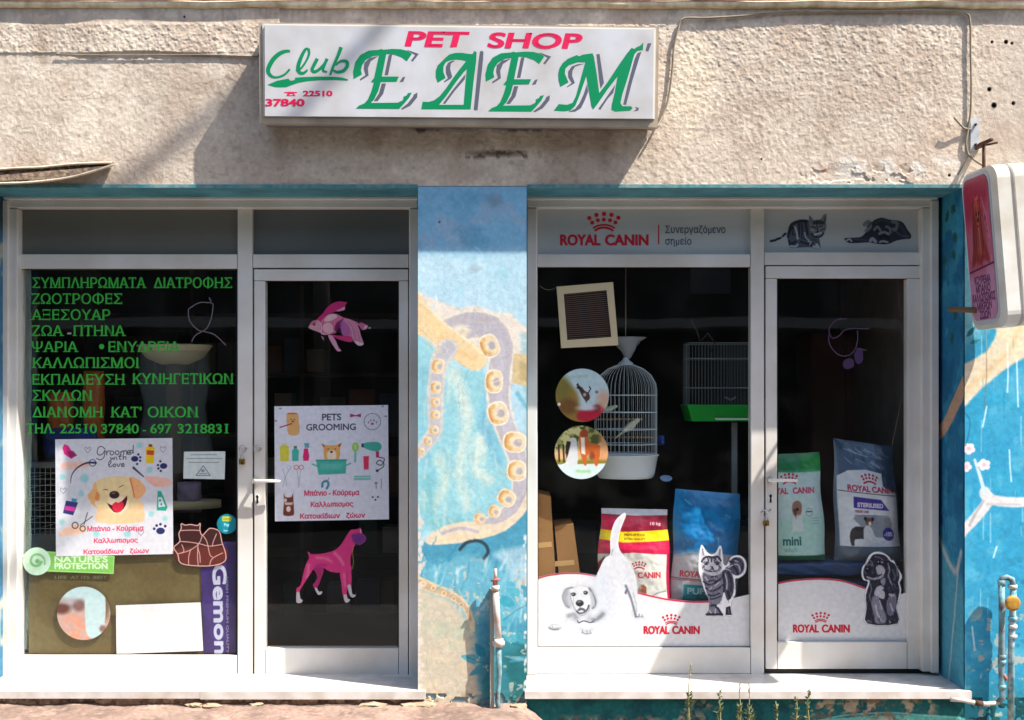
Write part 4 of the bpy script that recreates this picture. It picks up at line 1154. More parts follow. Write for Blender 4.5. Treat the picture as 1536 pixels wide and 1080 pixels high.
# overhead street cable: it draws the soft slanting shadow on wall and sign
def oc(px, py, k):
    """point k metres up the sun ray that ends on the wall at px, py"""
    return W(px, py, 0)-SUN*k
pa = oc(190, 272, 9.0); pb = oc(470, 50, 9.0); dv = (pb-pa)
props(tube('overhead_cable', [pa-dv*9, pa-dv*3, pa, pb, pb+dv*3, pb+dv*9], .030, M_black, None, 8), 'thick black overhead cable crossing high above the street, lower of two', 'cable')
pa = oc(475, 232, 9.6); pb = oc(360, 352, 9.6); dv = (pb-pa)
props(tube('overhead_cable', [pa-dv*22, pa-dv*6, pa, pb, pb+dv*6, pb+dv*12], .026, M_black, None, 8), 'thinner black overhead cable crossing high above the street, upper of two', 'cable')

# ---- weathered board at the left
T = thing('weathered_board', W(60, 262, 0), 'cracked weathered awning board with pale edges jutting out over the left shopfront', 'board')
M_board = mat('weathered_board', (78, 64, 54), .95, bump=.008, scale=55, dirt=(134, 114, 94), vscale=40)
M_edge = mat('pale_board_edge', (216, 198, 170), .8, bump=.002, scale=60, var=.3, vscale=25)
def slab_strip(name, pts, r, m):
    tube(name, [W(p[0], p[1], p[2]) for p in smooth_pts(pts, 5)], r, m, T, 8)
slab_strip('edge', [(-160, 270, -.06), (0, 254, -.05), (60, 251, -.05), (110, 246, -.05), (168, 244, -.035)], .0065, M_edge)
slab_strip('edge', [(-160, 276, -.09), (0, 275, -.085), (50, 273, -.08), (100, 267, -.07), (140, 257, -.055), (170, 247, -.04)], .006, M_edge)
bm = bmesh.new(); rows = []
top = smooth_pts([(-160, 270, -.055), (0, 255, -.045), (60, 252, -.045), (110, 247, -.045), (168, 245, -.03)], 14)
bot = smooth_pts([(-160, 276, -.088), (0, 274, -.083), (60, 271, -.078), (120, 262, -.06), (168, 248, -.038)], 14)
for a, b in zip(top, bot):
    col = []
    for k in range(8):
        t = k/7; p = [a[i]*(1-t)+b[i]*t for i in range(3)]
        q = W(p[0], p[1], p[2]); q.y += rng.uniform(-.006, .006)+.02*math.sin(t*math.pi); col.append(bm.verts.new(q))
    rows.append(col)
for a, b in zip(rows[:-1], rows[1:]):
    for k in range(7): bm.faces.new((a[k], b[k], b[k+1], a[k+1]))
bm_obj('board', bm, M_board, T)
bm = bmesh.new(); v = [bm.verts.new(q) for q in (W(-160, 268, .0), W(168, 244, .0), W(168, 244, -.035), W(-160, 269, -.058))]; bm.faces.new(v)
v = [bm.verts.new(q) for q in (W(-160, 277, .0), W(100, 270, .0), W(168, 250, .0), W(168, 248, -.038), W(100, 268, -.07), W(-160, 276.5, -.09))]; bm.faces.new(v)
bm_obj('top_sheet', bm, M_board, T)

# ---- pipes
M_pipew = mat('flaking_white_pipe', (216, 214, 208), .6, bump=.0012, scale=70, dirt=(176, 160, 148), vscale=16)
M_piped = mat('blue_painted_old_pipe', (120, 168, 176), .6, bump=.0015, scale=80, dirt=(86, 60, 50), vscale=18)
M_pipet = mat('teal_painted_pipe', (48, 128, 140), .5, bump=.001, scale=80, dirt=(190, 200, 200), vscale=30)
M_redp = mat('faded_red_handle', (176, 74, 66), .8, dirt=(150, 130, 120), vscale=60)
Pp = thing('water_pipe', W(746, 1066, -.05), 'flaking white standpipe with a small red tap head in front of the middle pier', 'pipe')
def pt3(L, d): return [W(x, y, d) for x, y in L]
d_ = -.055
tube('pipe', pt3([(743, 884), (745, 920), (748, 962)], d_), .0165, M_pipew, Pp, 14)
tube('pipe', pt3([(748, 968), (749, 1010), (748, 1030), (746, 1050), (749, 1072)], d_), .0135, M_piped, Pp, 12, taper=[1, 1, .8, .9, 1])
tube('joint', pt3([(748, 958), (748, 970)], d_), .023, M_pipew, Pp, 14)
tube('joint', pt3([(739, 965), (757, 965)], d_), .012, M_pipew, Pp, 10)
tube('collar', pt3([(743, 878), (743, 886)], d_), .020, M_pipew, Pp, 14)
tube('tap_head', pt3([(743, 868), (743, 879)], d_), .013, M_redp, Pp, 8)
tube('tap_handle', pt3([(736, 871), (750, 869)], d_-.012), .006, M_redp, Pp, 8)
tube('spindle', pt3([(743, 853), (743, 868)], d_), .008, M_pipew, Pp, 8)
bm = bmesh.new(); bm_box(bm, W(735, 884, -.05), W(741, 1066, -.05)+Vector((0, .05, 0))); bm_obj('backing_strip', bm, mat('grey_render_strip', (150, 150, 140), .9, bump=.003, scale=60), Pp)  # plain grey strip between the pipe and the pier
Pr = thing('water_meter_pipe', W(1510, 1080, -.05), 'twin old water pipes with a brass stop valve on the blue wall at the right', 'pipe')
tube('riser', pt3([(1502, 872), (1503, 930), (1502, 1000), (1504, 1046), (1498, 1053)], -.06), .0155, M_piped, Pr, 12)
tube('elbow', pt3([(1502, 874), (1503, 868), (1510, 866), (1518, 869), (1520, 880)], -.06), .015, M_piped, Pr, 12)
tube('downpipe', pt3([(1520, 880), (1519, 920), (1517, 960), (1516, 1100)], -.06), .016, M_pipet, Pr, 12)
for y, m_ in ((880, M_pipew), (928, M_pipet), (940, M_pipew), (955, M_pipet)): tube('nut', pt3([(1519, y-3), (1519, y+3)], -.06), .022, m_, Pr, 6)
for y in (985, 993, 1030): tube('nut', pt3([(1503, y-3), (1503, y+3)], -.06), .020, M_piped, Pr, 6)
tube('nut', pt3([(1502, 870), (1502, 878)], -.06), .02, M_piped, Pr, 8)
tube('valve_stem', [W(1519, 905, -.06), W(1519, 905, -.10)], .01, M_brass, Pr, 8)
lathe('valve_disc', [(0, -.006), (.034, -.006), (.039, 0), (.036, .007), (.026, .009), (0, .009)], W(1519, 905, -.105), mat('tarnished_brass', (190, 140, 50), .5, bump=.0008, scale=90, dirt=(120, 96, 40), vscale=30), Pr, 28, rot=Matrix.Rotation(math.radians(90), 3, 'X'))
tube('branch', pt3([(1499, 1053), (1480, 1056), (1462, 1054), (1444, 1050), (1426, 1049)], -.055), .011, M_pipew, Pr, 10)
tube('joint', pt3([(1474, 1056), (1462, 1054)], -.055), .014, M_rust, Pr, 10)
tube('tap_handle', pt3([(1506, 1012), (1510, 1020)], -.07), .008, M_redp, Pr, 8)

# ================================================================== LEFT SHOPFRONT
fg = at_depth(GLS-.0006)
M_gtext = mat('green_window_letters', (56, 176, 60), rough=.5)
L = thing('window_lettering', W(190, 530, GLS), 'rows of green Greek capitals and phone numbers cut in film on the left window', 'lettering')
for t, x, y, w, h in (('ΣΥΜΠΛΗΡΩΜΑΤΑ', 49, 432, 169, 15), ('ΔΙΑΤΡΟΦΗΣ', 231, 432, 117, 15), ('ΖΩΟΤΡΟΦΕΣ', 48, 456, 135, 15), ('ΑΞΕΣΟΥΑΡ', 48, 480, 117, 15), ('ΖΩΑ', 48, 504, 46, 15), ('ΠΤΗΝΑ', 111, 504, 76, 15), ('ΨΑΡΙΑ', 48, 528, 68, 15), ('ΕΝΥΔΡΕΙΑ', 163, 528, 106, 15),
                      ('ΚΑΛΛΩΠΙΣΜΟΙ', 50, 552, 157, 15), ('ΕΚΠΑΙΔΕΥΣΗ', 49, 577, 137, 15), ('ΚΥΝΗΓΕΤΙΚΩΝ', 200, 576, 149, 15), ('ΣΚΥΛΩΝ', 49, 601, 88, 15), ('ΔΙΑΝΟΜΗ', 49, 626, 104, 15), ("ΚΑΤ'", 168, 626, 44, 15), ('ΟΙΚΟΝ', 222, 626, 74, 15), ('ΤΗΛ.', 40, 650, 42, 14), ('22510', 90, 650, 55, 14), ('37840', 152, 650, 56, 14), ('697', 226, 650, 31, 14), ('3218831', 267, 650, 74, 14)):
    lettering(t, x, y, h, M_gtext, L, fg, w=w, bold=.02, boldx=.42, serif=.10, name='word')
film('dot', [[(152.5+4*math.cos(t), 520+4*math.sin(t)) for t in np.linspace(0, 6.0, 14)]], M_gtext, L, fg)
film('dash', [[(101, 499), (107, 499), (107, 501.5), (101, 501.5)]], mat('pale_film', (170, 170, 165)), L, fg)
film('dash', [[(214, 645), (219, 645), (219, 646.8), (214, 646.8)]], M_gtext, L, fg)

def sheet(name, label, cat, cv, d=GLS-.0012, cut=False, m=None, curl=0.0, group=None, corners=None):
    """a printed sheet with real (thin) body, stuck on the glass"""
    x0, y0, x1, y1 = cv.b
    def f(X, Y):
        if corners is not None:
            u = (X-x0)/(x1-x0); v = (Y-y0)/(y1-y0); tl, tr, br, bl = corners
            XX = (tl[0]*(1-u)+tr[0]*u)*(1-v)+(bl[0]*(1-u)+br[0]*u)*v
            YY = (tl[1]*(1-u)+tr[1]*u)*(1-v)+(bl[1]*(1-u)+br[1]*u)*v
            X, Y = XX, YY
        k = (D0+d)/D0/F
        w_ = curl*(field(cv.ny, cv.nx, 60*cv.res, int(x0), 2)-.5)
        return (X-768)*k, d-np.abs(w_)+0*X, EYE-(Y-600)*k
    o = cv.out(name, f, m or (M_print_cut if cut else M_print), None, cut=cut)
    return props(o, label, cat, group)

PINK = (214, 40, 84)
def greek_lines(cv, rows, col=PINK):
    for t, x, y, h, w in rows: cv.text(t, x, y, h, col, w=w, bold=.26, anchor='m')

# poster: laughing golden dog
cv = Canvas(82, 657, 260, 834, 2.3, (214, 214, 218)); z = lambda p: zoomed(p, 60, 640, 4.91)
for x, y, r_ in ((325, 378, 32), (160, 365, 22), (735, 135, 24), (810, 318, 22), (298, 490, 22), (820, 650, 22), (155, 700, 22), (922, 684, 20), (410, 790, 26), (640, 795, 26)):
    (x2, y2), = z([(x, y)]); cv.ell(x2, y2, r_/4.91, r_/4.91, (150, 206, 206), 1.5, .9)
cv.poly(z([(160, 150), (175, 120), (205, 132), (225, 165), (272, 205), (225, 230), (175, 195)]), (226, 44, 128), .5); cv.poly(z([(195, 178), (240, 170), (265, 200), (225, 226)]), (130, 40, 96), .6, .8)
cv.poly(z([(785, 150), (800, 148), (805, 130), (832, 130), (836, 148), (850, 155), (838, 272), (785, 268)]), (236, 196, 20), .5); cv.poly(z([(790, 172), (846, 176), (842, 210), (788, 206)]), (196, 60, 50), .4, .9); cv.poly(z([(805, 128), (832, 128), (832, 148), (805, 148)]), (150, 60, 40), .4)
cv.poly(z([(185, 540), (275, 555), (238, 650), (162, 632)]), (52, 56, 110), .5); cv.poly(z([(180, 578), (256, 590), (246, 622), (172, 608)]), (226, 60, 160), .4, .9); cv.poly(z([(228, 522), (268, 530), (262, 552), (226, 546)]), (60, 150, 190), .4)
cv.poly(z([(870, 478), (895, 480), (905, 505), (942, 600), (930, 628), (862, 624), (862, 590)]), (40, 168, 140), .5); cv.poly(z([(872, 525), (900, 525), (925, 595), (875, 600)]), (228, 240, 236), .5, .95)
cv.text('A', 240.5, 753.5, 3.6, (30, 90, 80), bold=.2, anchor='m'); cv.text('B', 242.5, 759.5, 3, (30, 90, 80), bold=.1, anchor='m')
for x, y, s_ in ((350, 165, 22), (912, 168, 22), (165, 466, 22), (742, 790, 20)):
    cx, cy = z([(x, y)])[0]; k = s_/4.91
    cv.line([(cx, cy+k), (cx-k, cy-k*.2), (cx-k*.6, cy-k), (cx, cy-k*.4), (cx+k*.6, cy-k), (cx+k, cy-k*.2), (cx, cy+k)], .7, (90, 80, 110), .4, .8, 4)
def paw(x, y, s_, rot=0):
    cx, cy = z([(x, y)])[0]; k = s_/4.91
    cv.ell(cx, cy, k*.8, k*.62, (44, 46, 100), .4)
    for a in (-160, -125, -90, -45): cv.ell(cx+k*1.25*math.cos(math.radians(a+rot)), cy+k*1.25*math.sin(math.radians(a+rot)), k*.26, k*.26, (44, 46, 100), .4)
paw(700, 236, 34, 110); paw(915, 292, 34, -80); paw(888, 778, 40, 0)
# hands
cv.poly(z([(160, 258), (320, 256), (360, 280), (310, 300), (165, 302)]), (240, 190, 168), .8, .9, 3); cv.poly(z([(130, 800), (180, 745), (260, 720), (330, 745), (325, 780), (200, 800)]), (240, 196, 168), .8, 1, 3)
cv.poly(z([(770, 372), (850, 372), (962, 395), (962, 440), (850, 445), (800, 410)]), (238, 184, 168), .8, 1, 3); cv.line(z([(800, 400), (862, 445)]), 1.2, (228, 168, 150), .5)
cv.line(z([(410, 262), (340, 262), (270, 298), (230, 350), (220, 410)]), 3.2, (44, 50, 90), .4, 1, 4, .8); cv.ring(*z([(385, 262)])[0], 5, 1.2, (44, 50, 90), .4)
cv.line(z([(690, 302), (765, 370)]), 3.4, (60, 64, 76), .4, 1, 0, 1.8)
cv.line(z([(345, 632), (318, 720)]), 1.2, (60, 60, 70), .4); cv.line(z([(382, 660), (290, 725)]), 1.2, (60, 60, 70), .4); cv.ring(*z([(252, 725)])[0], 4.6, 1.4, (60, 40, 40), .4); cv.ring(*z([(308, 750)])[0], 4, 1.4, (60, 40, 40), .4)
# dog
cv.poly(z([(400, 690), (415, 640), (440, 560), (720, 540), (765, 620), (768, 690), (720, 712), (600, 720), (480, 716)]), (240, 198, 150), .6, 1, 4)
cv.poly(z([(395, 440), (410, 400), (480, 372), (560, 365), (650, 370), (712, 400), (735, 470), (730, 560), (660, 610), (560, 640), (470, 610), (415, 560)]), (232, 206, 152), .6, 1, 4)
cv.poly(z([(405, 400), (420, 470), (432, 530), (400, 560), (420, 600), (380, 570), (345, 505), (375, 470)]), (236, 178, 112), .6, 1, 3); cv.poly(z([(415, 480), (438, 500), (425, 548), (400, 520)]), (222, 130, 76), .8, .8, 3)
cv.poly(z([(660, 372), (740, 400), (782, 470), (745, 522), (700, 530), (680, 460)]), (240, 176, 120), .6, 1, 3); cv.line(z([(665, 385), (680, 440), (695, 520)]), 2, (206, 104, 60), .7, .8, 3)
cv.poly(z([(490, 560), (520, 520), (580, 515), (640, 530), (650, 590), (590, 645), (520, 620)]), (244, 224, 190), 1, .9, 4)
cv.poly(z([(490, 560), (560, 590), (640, 510), (630, 580), (590, 628), (540, 630)]), (90, 20, 30), .5, 1, 2); cv.poly(z([(528, 580), (555, 556), (575, 562), (600, 552), (616, 575), (600, 620), (570, 634), (540, 618)]), (226, 44, 70), .5, 1, 3)
cv.ell(*z([(546, 502)])[0], 7.6, 5.8, (52, 36, 36), .6); cv.ell(*z([(540, 490)])[0], 2.5, 1.2, (130, 100, 90), .6)
cv.line(z([(466, 464), (482, 460), (496, 466)]), 1.0, (60, 44, 40), .4); cv.line(z([(584, 446), (600, 438), (612, 434)]), 1.0, (60, 44, 40), .4)
INK = (50, 44, 60)
for P_ in ([(478, 160), (455, 140), (430, 150), (420, 185), (435, 205), (462, 195), (478, 170), (476, 200), (465, 228), (440, 240), (415, 228)], [(490, 175), (492, 205), (494, 185), (512, 170)], [(540, 178), (522, 176), (516, 195), (530, 206), (546, 192), (540, 178)], [(578, 176), (560, 176), (556, 195), (570, 204), (584, 190), (578, 176)], [(596, 205), (598, 178), (602, 184), (612, 174), (618, 182), (618, 200), (620, 182), (632, 172), (640, 182), (640, 204)], [(648, 192), (668, 186), (660, 172), (648, 180), (650, 200), (668, 202)],
           [(690, 134), (689, 165), (688, 190), (692, 192)], [(688, 180), (676, 172), (664, 182), (668, 194), (682, 190), (689, 182)],
           [(520, 222), (526, 240), (536, 226), (544, 240), (552, 220)], [(564, 222), (566, 240)], [(590, 204), (588, 236), (598, 238)], [(580, 216), (602, 214)], [(614, 204), (614, 240), (616, 226), (628, 218), (634, 226), (634, 240)],
           [(505, 285), (522, 262), (518, 246), (506, 262), (506, 286), (518, 294), (530, 284)], [(552, 272), (540, 276), (540, 290), (552, 292), (558, 280), (552, 272)], [(568, 272), (578, 292), (592, 270)], [(602, 282), (620, 280), (614, 268), (602, 276), (604, 292), (622, 290)]):
    cv.line(z(P_), 1.15, INK, .4, 1, 3)
greek_lines(cv, (('Μπάνιο - Κούρεμα', 172.5, 797, 7, 85), ('Καλλωπισμος', 173, 815, 6.6, 66), ('Κατοικίδιων   ζώων', 173.5, 831.5, 6.4, 99)))
cv.grain(.02, 40, 5, 2)
sheet('poster', 'square white grooming poster with a laughing golden dog, inside the left window', 'poster', cv, corners=((83, 659), (258.5, 657), (260, 831), (84, 834.5)), curl=.003)

# small notice
cv = Canvas(276, 677, 338, 720, 2.6, (205, 216, 212))
for y, x0, x1 in ((682, 286, 326), (688, 280, 332), (694, 284, 328)):
    x = x0
    while x < x1: w_ = rng.uniform(1.5, 5); cv.line([(x, y), (x+w_, y)], 1.2, (110, 118, 126), .4, .8); x += w_+1.3
cv.line([(295, 714.5), (305.5, 699), (316, 714.5), (295, 714.5)], 1.1, (90, 96, 120), .4); cv.ell(305, 707, 3, 2.4, (120, 126, 150), .6, .8); cv.line([(300, 711.5), (311, 711.5)], 1.4, (110, 116, 136), .4, .8)
sheet('notice', 'small pale green notice with a printed triangle, right of the laughing dog poster', 'notice', cv, corners=((276, 677.5), (338, 677), (337, 719), (275, 718)), curl=.002)

# brown cats-face shaped sticker with pale outline
cv = Canvas(258, 780, 342, 856, 2.2, (86, 40, 34), 0); z = lambda p: zoomed(p, 60, 640, 4.91)
out_ = z([(1040, 715), (1070, 725), (1110, 720), (1160, 728), (1180, 712), (1178, 760), (1195, 800), (1235, 760), (1260, 748), (1320, 770), (1340, 850), (1366, 930), (1362, 990), (1290, 1020), (1180, 1026), (1040, 1008), (1015, 940), (985, 890), (1030, 845), (1022, 790), (1040, 750)])
cv.poly(out_, (60, 30, 28), .5, 1, 3); cv.poly(z([(1000, 900), (1366, 890), (1362, 990), (1290, 1018), (1180, 1024), (1040, 1006)]), (104, 46, 38), 3, .8, 3)
cv.line(smooth_pts(out_, 3, True)+[out_[0]], 1.5, (214, 164, 156), .4)
for P_ in ([(1030, 845), (1100, 850), (1175, 862), (1250, 880), (1345, 866)], [(1195, 800), (1170, 862), (1100, 912), (1020, 935)], [(1165, 862), (1160, 950), (1165, 1020)], [(1110, 905), (1095, 960), (1095, 1015)], [(1200, 800), (1230, 850), (1250, 940), (1270, 960)], [(1345, 930), (1270, 970), (1250, 1018)], [(1040, 765), (1120, 762), (1180, 765)], [(1045, 870), (1060, 910), (1050, 930)], [(1300, 790), (1275, 850), (1270, 880)], [(1180, 1000), (1176, 940), (1160, 890)]):
    cv.line(z(P_), 1.3, (206, 156, 148), .4, .95, 3)
keep = cv.a.copy()
sheet('sticker', 'brown sticker with pale pink crossing outlines at the lower right of the left window', 'sticker', cv, GLS-.0014, cut=True)

def round_sticker(cx, cy, r, paint, label, d=GLS-.0012, group=None, res=2.2):
    cv = Canvas(cx-r-1, cy-r-1, cx+r+1, cy+r+1, res)
    paint(cv)
    keep = cv.c.copy(); cv.a[:] = 0; cv.ell(cx, cy, r, r, (0, 0, 0), .4); cv.c = keep
    return sheet('round_sticker', label, 'sticker', cv, d, cut=True, group=group)
def pt(cv):
    cv.c[:] = (16, 122, 140); cv.ell(341, 786, 11, 12, (24, 140, 156), 3, .8)
    cv.poly(rrect(333, 774.5, 347, 782, 2.5), (196, 200, 60), .5); cv.line([(335, 778.5), (345, 778.5)], 2, (150, 140, 40), .5, .8)
    cv.text('Pay', 340, 789, 4, (170, 220, 226), bold=.2, anchor='m'); cv.text('here', 339, 797, 2.6, (170, 220, 226), bold=.1, anchor='m')
round_sticker(340.5, 786, 15, pt, 'small round teal sticker with a yellow patch beside the mullion', GLS-.0022)

# backing panel with the green brand band, behind the glass
BD = GLS+.012
cv = Canvas(43, 832, 306, 984, 1.5, (104, 88, 52)); cv.blot((116, 102, 66), 60, .5, .15, .7, 111); cv.blot((96, 82, 50), 40, .6, .1, .5, 112); cv.grain(.05, 4, 113, 2)
cv.line([(147, 872), (147, 900)], 1, (96, 80, 50), 1, .5)
for i, (t, x, w_) in enumerate((('LIFE', 82, 18), ('AT ITS', 106, 28), ('BEST', 140, 20))): cv.text(t, x, 868, 4.2, (150, 150, 110), w=w_, bold=.1)
o = sheet('display_board', 'olive brown board standing low inside the left window', 'board', cv, BD)
cv = Canvas(30, 815, 176, 866, 2.2, (120, 180, 90), 0)
cv.poly([(60, 826), (172, 834), (170.5, 861), (60, 857)], (122, 186, 84), .4); cv.line([(60, 827), (171, 835), (169.5, 860), (70, 856)], 1, (176, 214, 150), .4, .8)
cv.text("NATURE'S", 82, 843, 8.6, (206, 226, 196), w=79, bold=.45); cv.text('PROTECTION', 82, 853, 8.2, (206, 226, 196), w=79, bold=.45)
cv.ell(55, 842, 21, 21, (196, 226, 198), .5); cv.ell(34.5, 833, 3, 2, (196, 226, 198), .5); cv.line([(62, 843), (58, 848), (50, 848), (46, 841), (50, 833), (59, 832), (66, 838), (67, 846)], 4, (116, 178, 110), .8, .9, 4, 2.5); cv.ell(56, 842, 3.4, 3.4, (120, 180, 112), .8)
sheet('brand_band', 'green brand band with a pale spiral disc, low in the left window', 'sticker', cv, GLS-.0006, cut=True)
def pt(cv):
    cv.c[:] = (168, 180, 184)
    cv.poly([(80, 925), (125, 915), (170, 925), (160, 970), (90, 970)], (186, 150, 138), 3, 1, 3); cv.blot((206, 138, 110), 10, .5, .1, .9, 115, rect=(95, 922, 140, 965, 6))
    cv.ell(92, 912, 14, 9, (96, 60, 50), 3); cv.ell(118, 908, 10, 9, (120, 90, 84), 3); cv.ell(100, 900, 16, 6, (160, 150, 150), 3, .8)
    cv.ell(155, 910, 10, 20, (110, 80, 50), 4, .9); cv.poly([(128, 894), (134, 890), (155, 890), (158, 900), (158, 925), (152, 956), (134, 956), (128, 938)], (176, 200, 200), .8, 1, 3)
    cv.line([(130, 937), (158, 936)], 1.4, (176, 192, 196), .6); cv.ell(154, 943, 5, 5, (120, 74, 60), 2, .8); cv.poly([(94, 885), (125, 876), (158, 885), (160, 892), (100, 897)], (170, 196, 196), 3, .9, 3)
round_sticker(125.5, 920, 40, pt, 'round photo sticker of a pet being towelled with a pale bottle')
cv = Canvas(173, 903, 305, 981, 1.0, (216, 213, 210)); cv.grain(.015, 30, 4, 2)
sheet('blank_card', 'blank white card leaning in the bottom of the left window', 'card', cv, GLS-.0016, corners=((174, 908), (301, 903.5), (305, 976), (175, 981)), curl=.009)
cv = Canvas(0, 0, 60, 168, 2.4, (58, 40, 100)); cv.blot((70, 50, 120), 30, .5, .2, .7, 117); cv.poly([(50, -5), (65, -5), (65, 175), (54, 175)], (48, 36, 84), 3, .9)
cv2 = Canvas(0, 0, 168, 60, 2.4, (0, 0, 0))
def vert_text(cv, body, x, y, h, w, col, bold):
    """lettering that runs downwards"""
    c2 = Canvas(0, 0, cv.b[3]-cv.b[1], cv.b[2]-cv.b[0], cv.res, (0, 0, 0), 0)
    c2.text(body, y, (cv.b[2]-cv.b[0])-x, h, (255, 255, 255), w=w, bold=bold)
    m = np.rot90(c2.c[..., 0]/255.0, -1); m = m[:cv.ny, :cv.nx]
    k = np.zeros((cv.ny, cv.nx)); k[:m.shape[0], :m.shape[1]] = m
    cv.c = cv.c*(1-k[..., None])+np.array(col, float)*k[..., None]
vert_text(cv, 'Gemon', 20, 34, 21, 130, (196, 196, 216), 1.3)
vert_text(cv, 'HIGH PREMIUM QUALITY', 41, 52, 3.6, 112, (150, 146, 180), .2)
sheet('banner', 'tall purple brand banner with white lettering running down beside the mullion', 'banner', cv, GLS+.006, corners=((300, 814), (356, 812), (356, 984), (306, 984)))

# thin wire outline decal in the left window
def outline_decal(name, strokes, m, label, w=1.3, d=GLS-.001):
    t = thing(name, W(*strokes[0][0], d), label, 'sticker')
    for s_ in strokes: film('outline', [ribbon(s_, w, sm=4)], m, t, at_depth(d))
    return t
zz = lambda p: zoomed(p, 0, 290, 4.0)
M_faint = mat('faint_silver_line', (120, 108, 118), .5)
outline_decal('flower_decal', [zz([(1255, 625), (1262, 655), (1200, 655), (1145, 685), (1130, 705), (1140, 770), (1190, 820), (1230, 830), (1290, 850), (1355, 912)]), zz([(1280, 660), (1270, 740), (1240, 810), (1175, 850), (1150, 890)]), zz([(1262, 655), (1282, 668)])], M_faint, 'faint silvery flower outline decal at the upper right of the left window')

# ---- door decals
cv = Canvas(460, 448, 556, 530, 2.6, (0, 0, 0), 0); z = lambda p: zoomed(p, 455, 445, 12.0)
cv.poly(z([(230, 420), (350, 300), (420, 200), (520, 120), (640, 82), (760, 95), (800, 100), (770, 130), (750, 190), (745, 240), (600, 270), (430, 330), (340, 460)]), (196, 40, 110), .4, 1, 3)
cv.poly(z([(590, 255), (700, 200), (750, 180), (748, 238), (640, 272)]), (214, 176, 186), 1, .9)
cv.poly(z([(95, 540), (150, 450), (230, 420), (320, 470), (320, 640), (220, 620), (110, 575)]), (206, 150, 160), .5, 1, 3); cv.poly(z([(120, 500), (160, 450), (225, 425), (240, 460), (180, 520)]), (180, 70, 110), 1.5, .8)
cv.ell(*z([(195, 500)])[0], 1.6, 1.7, (80, 20, 40), .4)
cv.poly(z([(310, 470), (380, 380), (470, 310), (600, 310), (720, 370), (860, 410), (1000, 480), (960, 560), (800, 640), (640, 640), (480, 680), (320, 670)]), (206, 110, 146), .5, 1, 3)
cv.poly(z([(375, 430), (430, 340), (520, 310), (600, 330), (600, 380), (500, 430), (440, 450)]), (228, 186, 190), .8, 1, 3); cv.ell(*z([(440, 560)])[0], 8.6, 8.6, (226, 168, 178), .6); cv.ring(*z([(440, 560)])[0], 8.6, .8, (170, 70, 100), .4)
cv.line(z([(310, 480), (330, 560), (320, 660), (450, 670), (540, 600)]), 1.2, (236, 190, 200), .5, 1, 3)
cv.poly(z([(560, 600), (600, 470), (680, 420), (720, 400), (700, 560), (690, 690)]), (110, 16, 80), 1, .9, 2); cv.poly(z([(590, 640), (640, 560), (690, 600), (690, 680)]), (20, 6, 16), 1, 1)
cv.poly(z([(690, 470), (760, 400), (900, 460), (1000, 560), (1040, 700), (1090, 850), (1000, 885), (900, 800), (850, 720), (700, 690)]), (196, 120, 150), .5, 1, 3); cv.poly(z([(660, 470), (740, 460), (820, 560), (830, 690), (700, 690)]), (170, 90, 160), 1.5, .8, 2)
for P_ in ([(740, 410), (860, 560), (900, 780)], [(780, 400), (930, 560), (980, 790)], [(820, 410), (980, 560), (1040, 800)]): cv.line(z(P_), 1, (232, 176, 196), .5, .7, 3)
cv.poly(z([(920, 800), (1000, 810), (1095, 850), (1040, 885), (970, 875)]), (226, 206, 212), .8, .9, 2); cv.poly(z([(990, 490), (1050, 460), (1110, 490), (1165, 520), (1150, 570), (1070, 605), (1020, 560)]), (200, 100, 140), .5, 1, 2); cv.poly(z([(1100, 520), (1165, 515), (1140, 570), (1080, 600)]), (226, 190, 200), .8, .9); cv.ell(*z([(1192, 562)])[0], 2, 1.6, (190, 180, 184), .5)
cv.poly(z([(490, 680), (640, 700), (850, 710), (890, 800), (850, 820), (720, 800), (570, 740)]), (196, 50, 110), .5, 1, 2); cv.poly(z([(440, 690), (520, 700), (590, 800), (640, 920), (690, 970), (620, 990), (560, 920), (480, 790)]), (214, 150, 176), .5, 1, 2); cv.poly(z([(310, 680), (370, 740), (375, 800), (330, 740)]), (216, 160, 176), .5, .9)
sheet('fish_decal', 'pink goldfish decal near the top of the left shop door', 'sticker', cv, cut=True)

cv = Canvas(440, 784, 553, 907, 2.4, (0, 0, 0), 0); z = lambda p: zoomed(p, 430, 770, 7.2); PK = (206, 52, 122)
cv.poly(z([(275, 600), (300, 620), (330, 700), (280, 770), (300, 810), (330, 810), (380, 690), (400, 590)]), (160, 36, 100), .5, 1, 2)
cv.poly(z([(225, 415), (245, 420), (270, 440), (400, 430), (520, 395), (590, 330), (640, 250), (690, 180), (740, 172), (785, 160), (790, 140), (802, 165), (815, 210), (855, 250), (855, 300), (790, 345), (740, 340), (705, 430), (690, 500), (690, 600), (640, 640), (480, 635), (390, 590), (300, 600), (260, 650), (190, 760), (150, 820), (140, 860), (105, 860), (105, 810), (150, 770), (180, 640), (210, 540), (240, 480)]), PK, .5, 1, 3)
cv.poly(z([(575, 600), (690, 560), (700, 620), (700, 780), (660, 790), (650, 880), (605, 890), (590, 760)]), PK, .5, 1, 2); cv.line(z([(650, 640), (652, 870)]), 1.2, (150, 30, 90), .8, .7)
cv.poly(z([(105, 855), (140, 855), (150, 920), (175, 935), (160, 965), (105, 965)]), (196, 186, 192), .5, 1, 2); cv.poly(z([(300, 805), (330, 810), (350, 845), (385, 840), (375, 875), (335, 880)]), (196, 186, 192), .5, 1, 2); cv.poly(z([(610, 885), (650, 880), (660, 920), (690, 930), (660, 965), (630, 960)]), (196, 186, 192), .5, 1, 2); cv.poly(z([(655, 780), (695, 775), (710, 870), (750, 875), (735, 905), (700, 910), (675, 870)]), (196, 186, 192), .5, 1, 2)
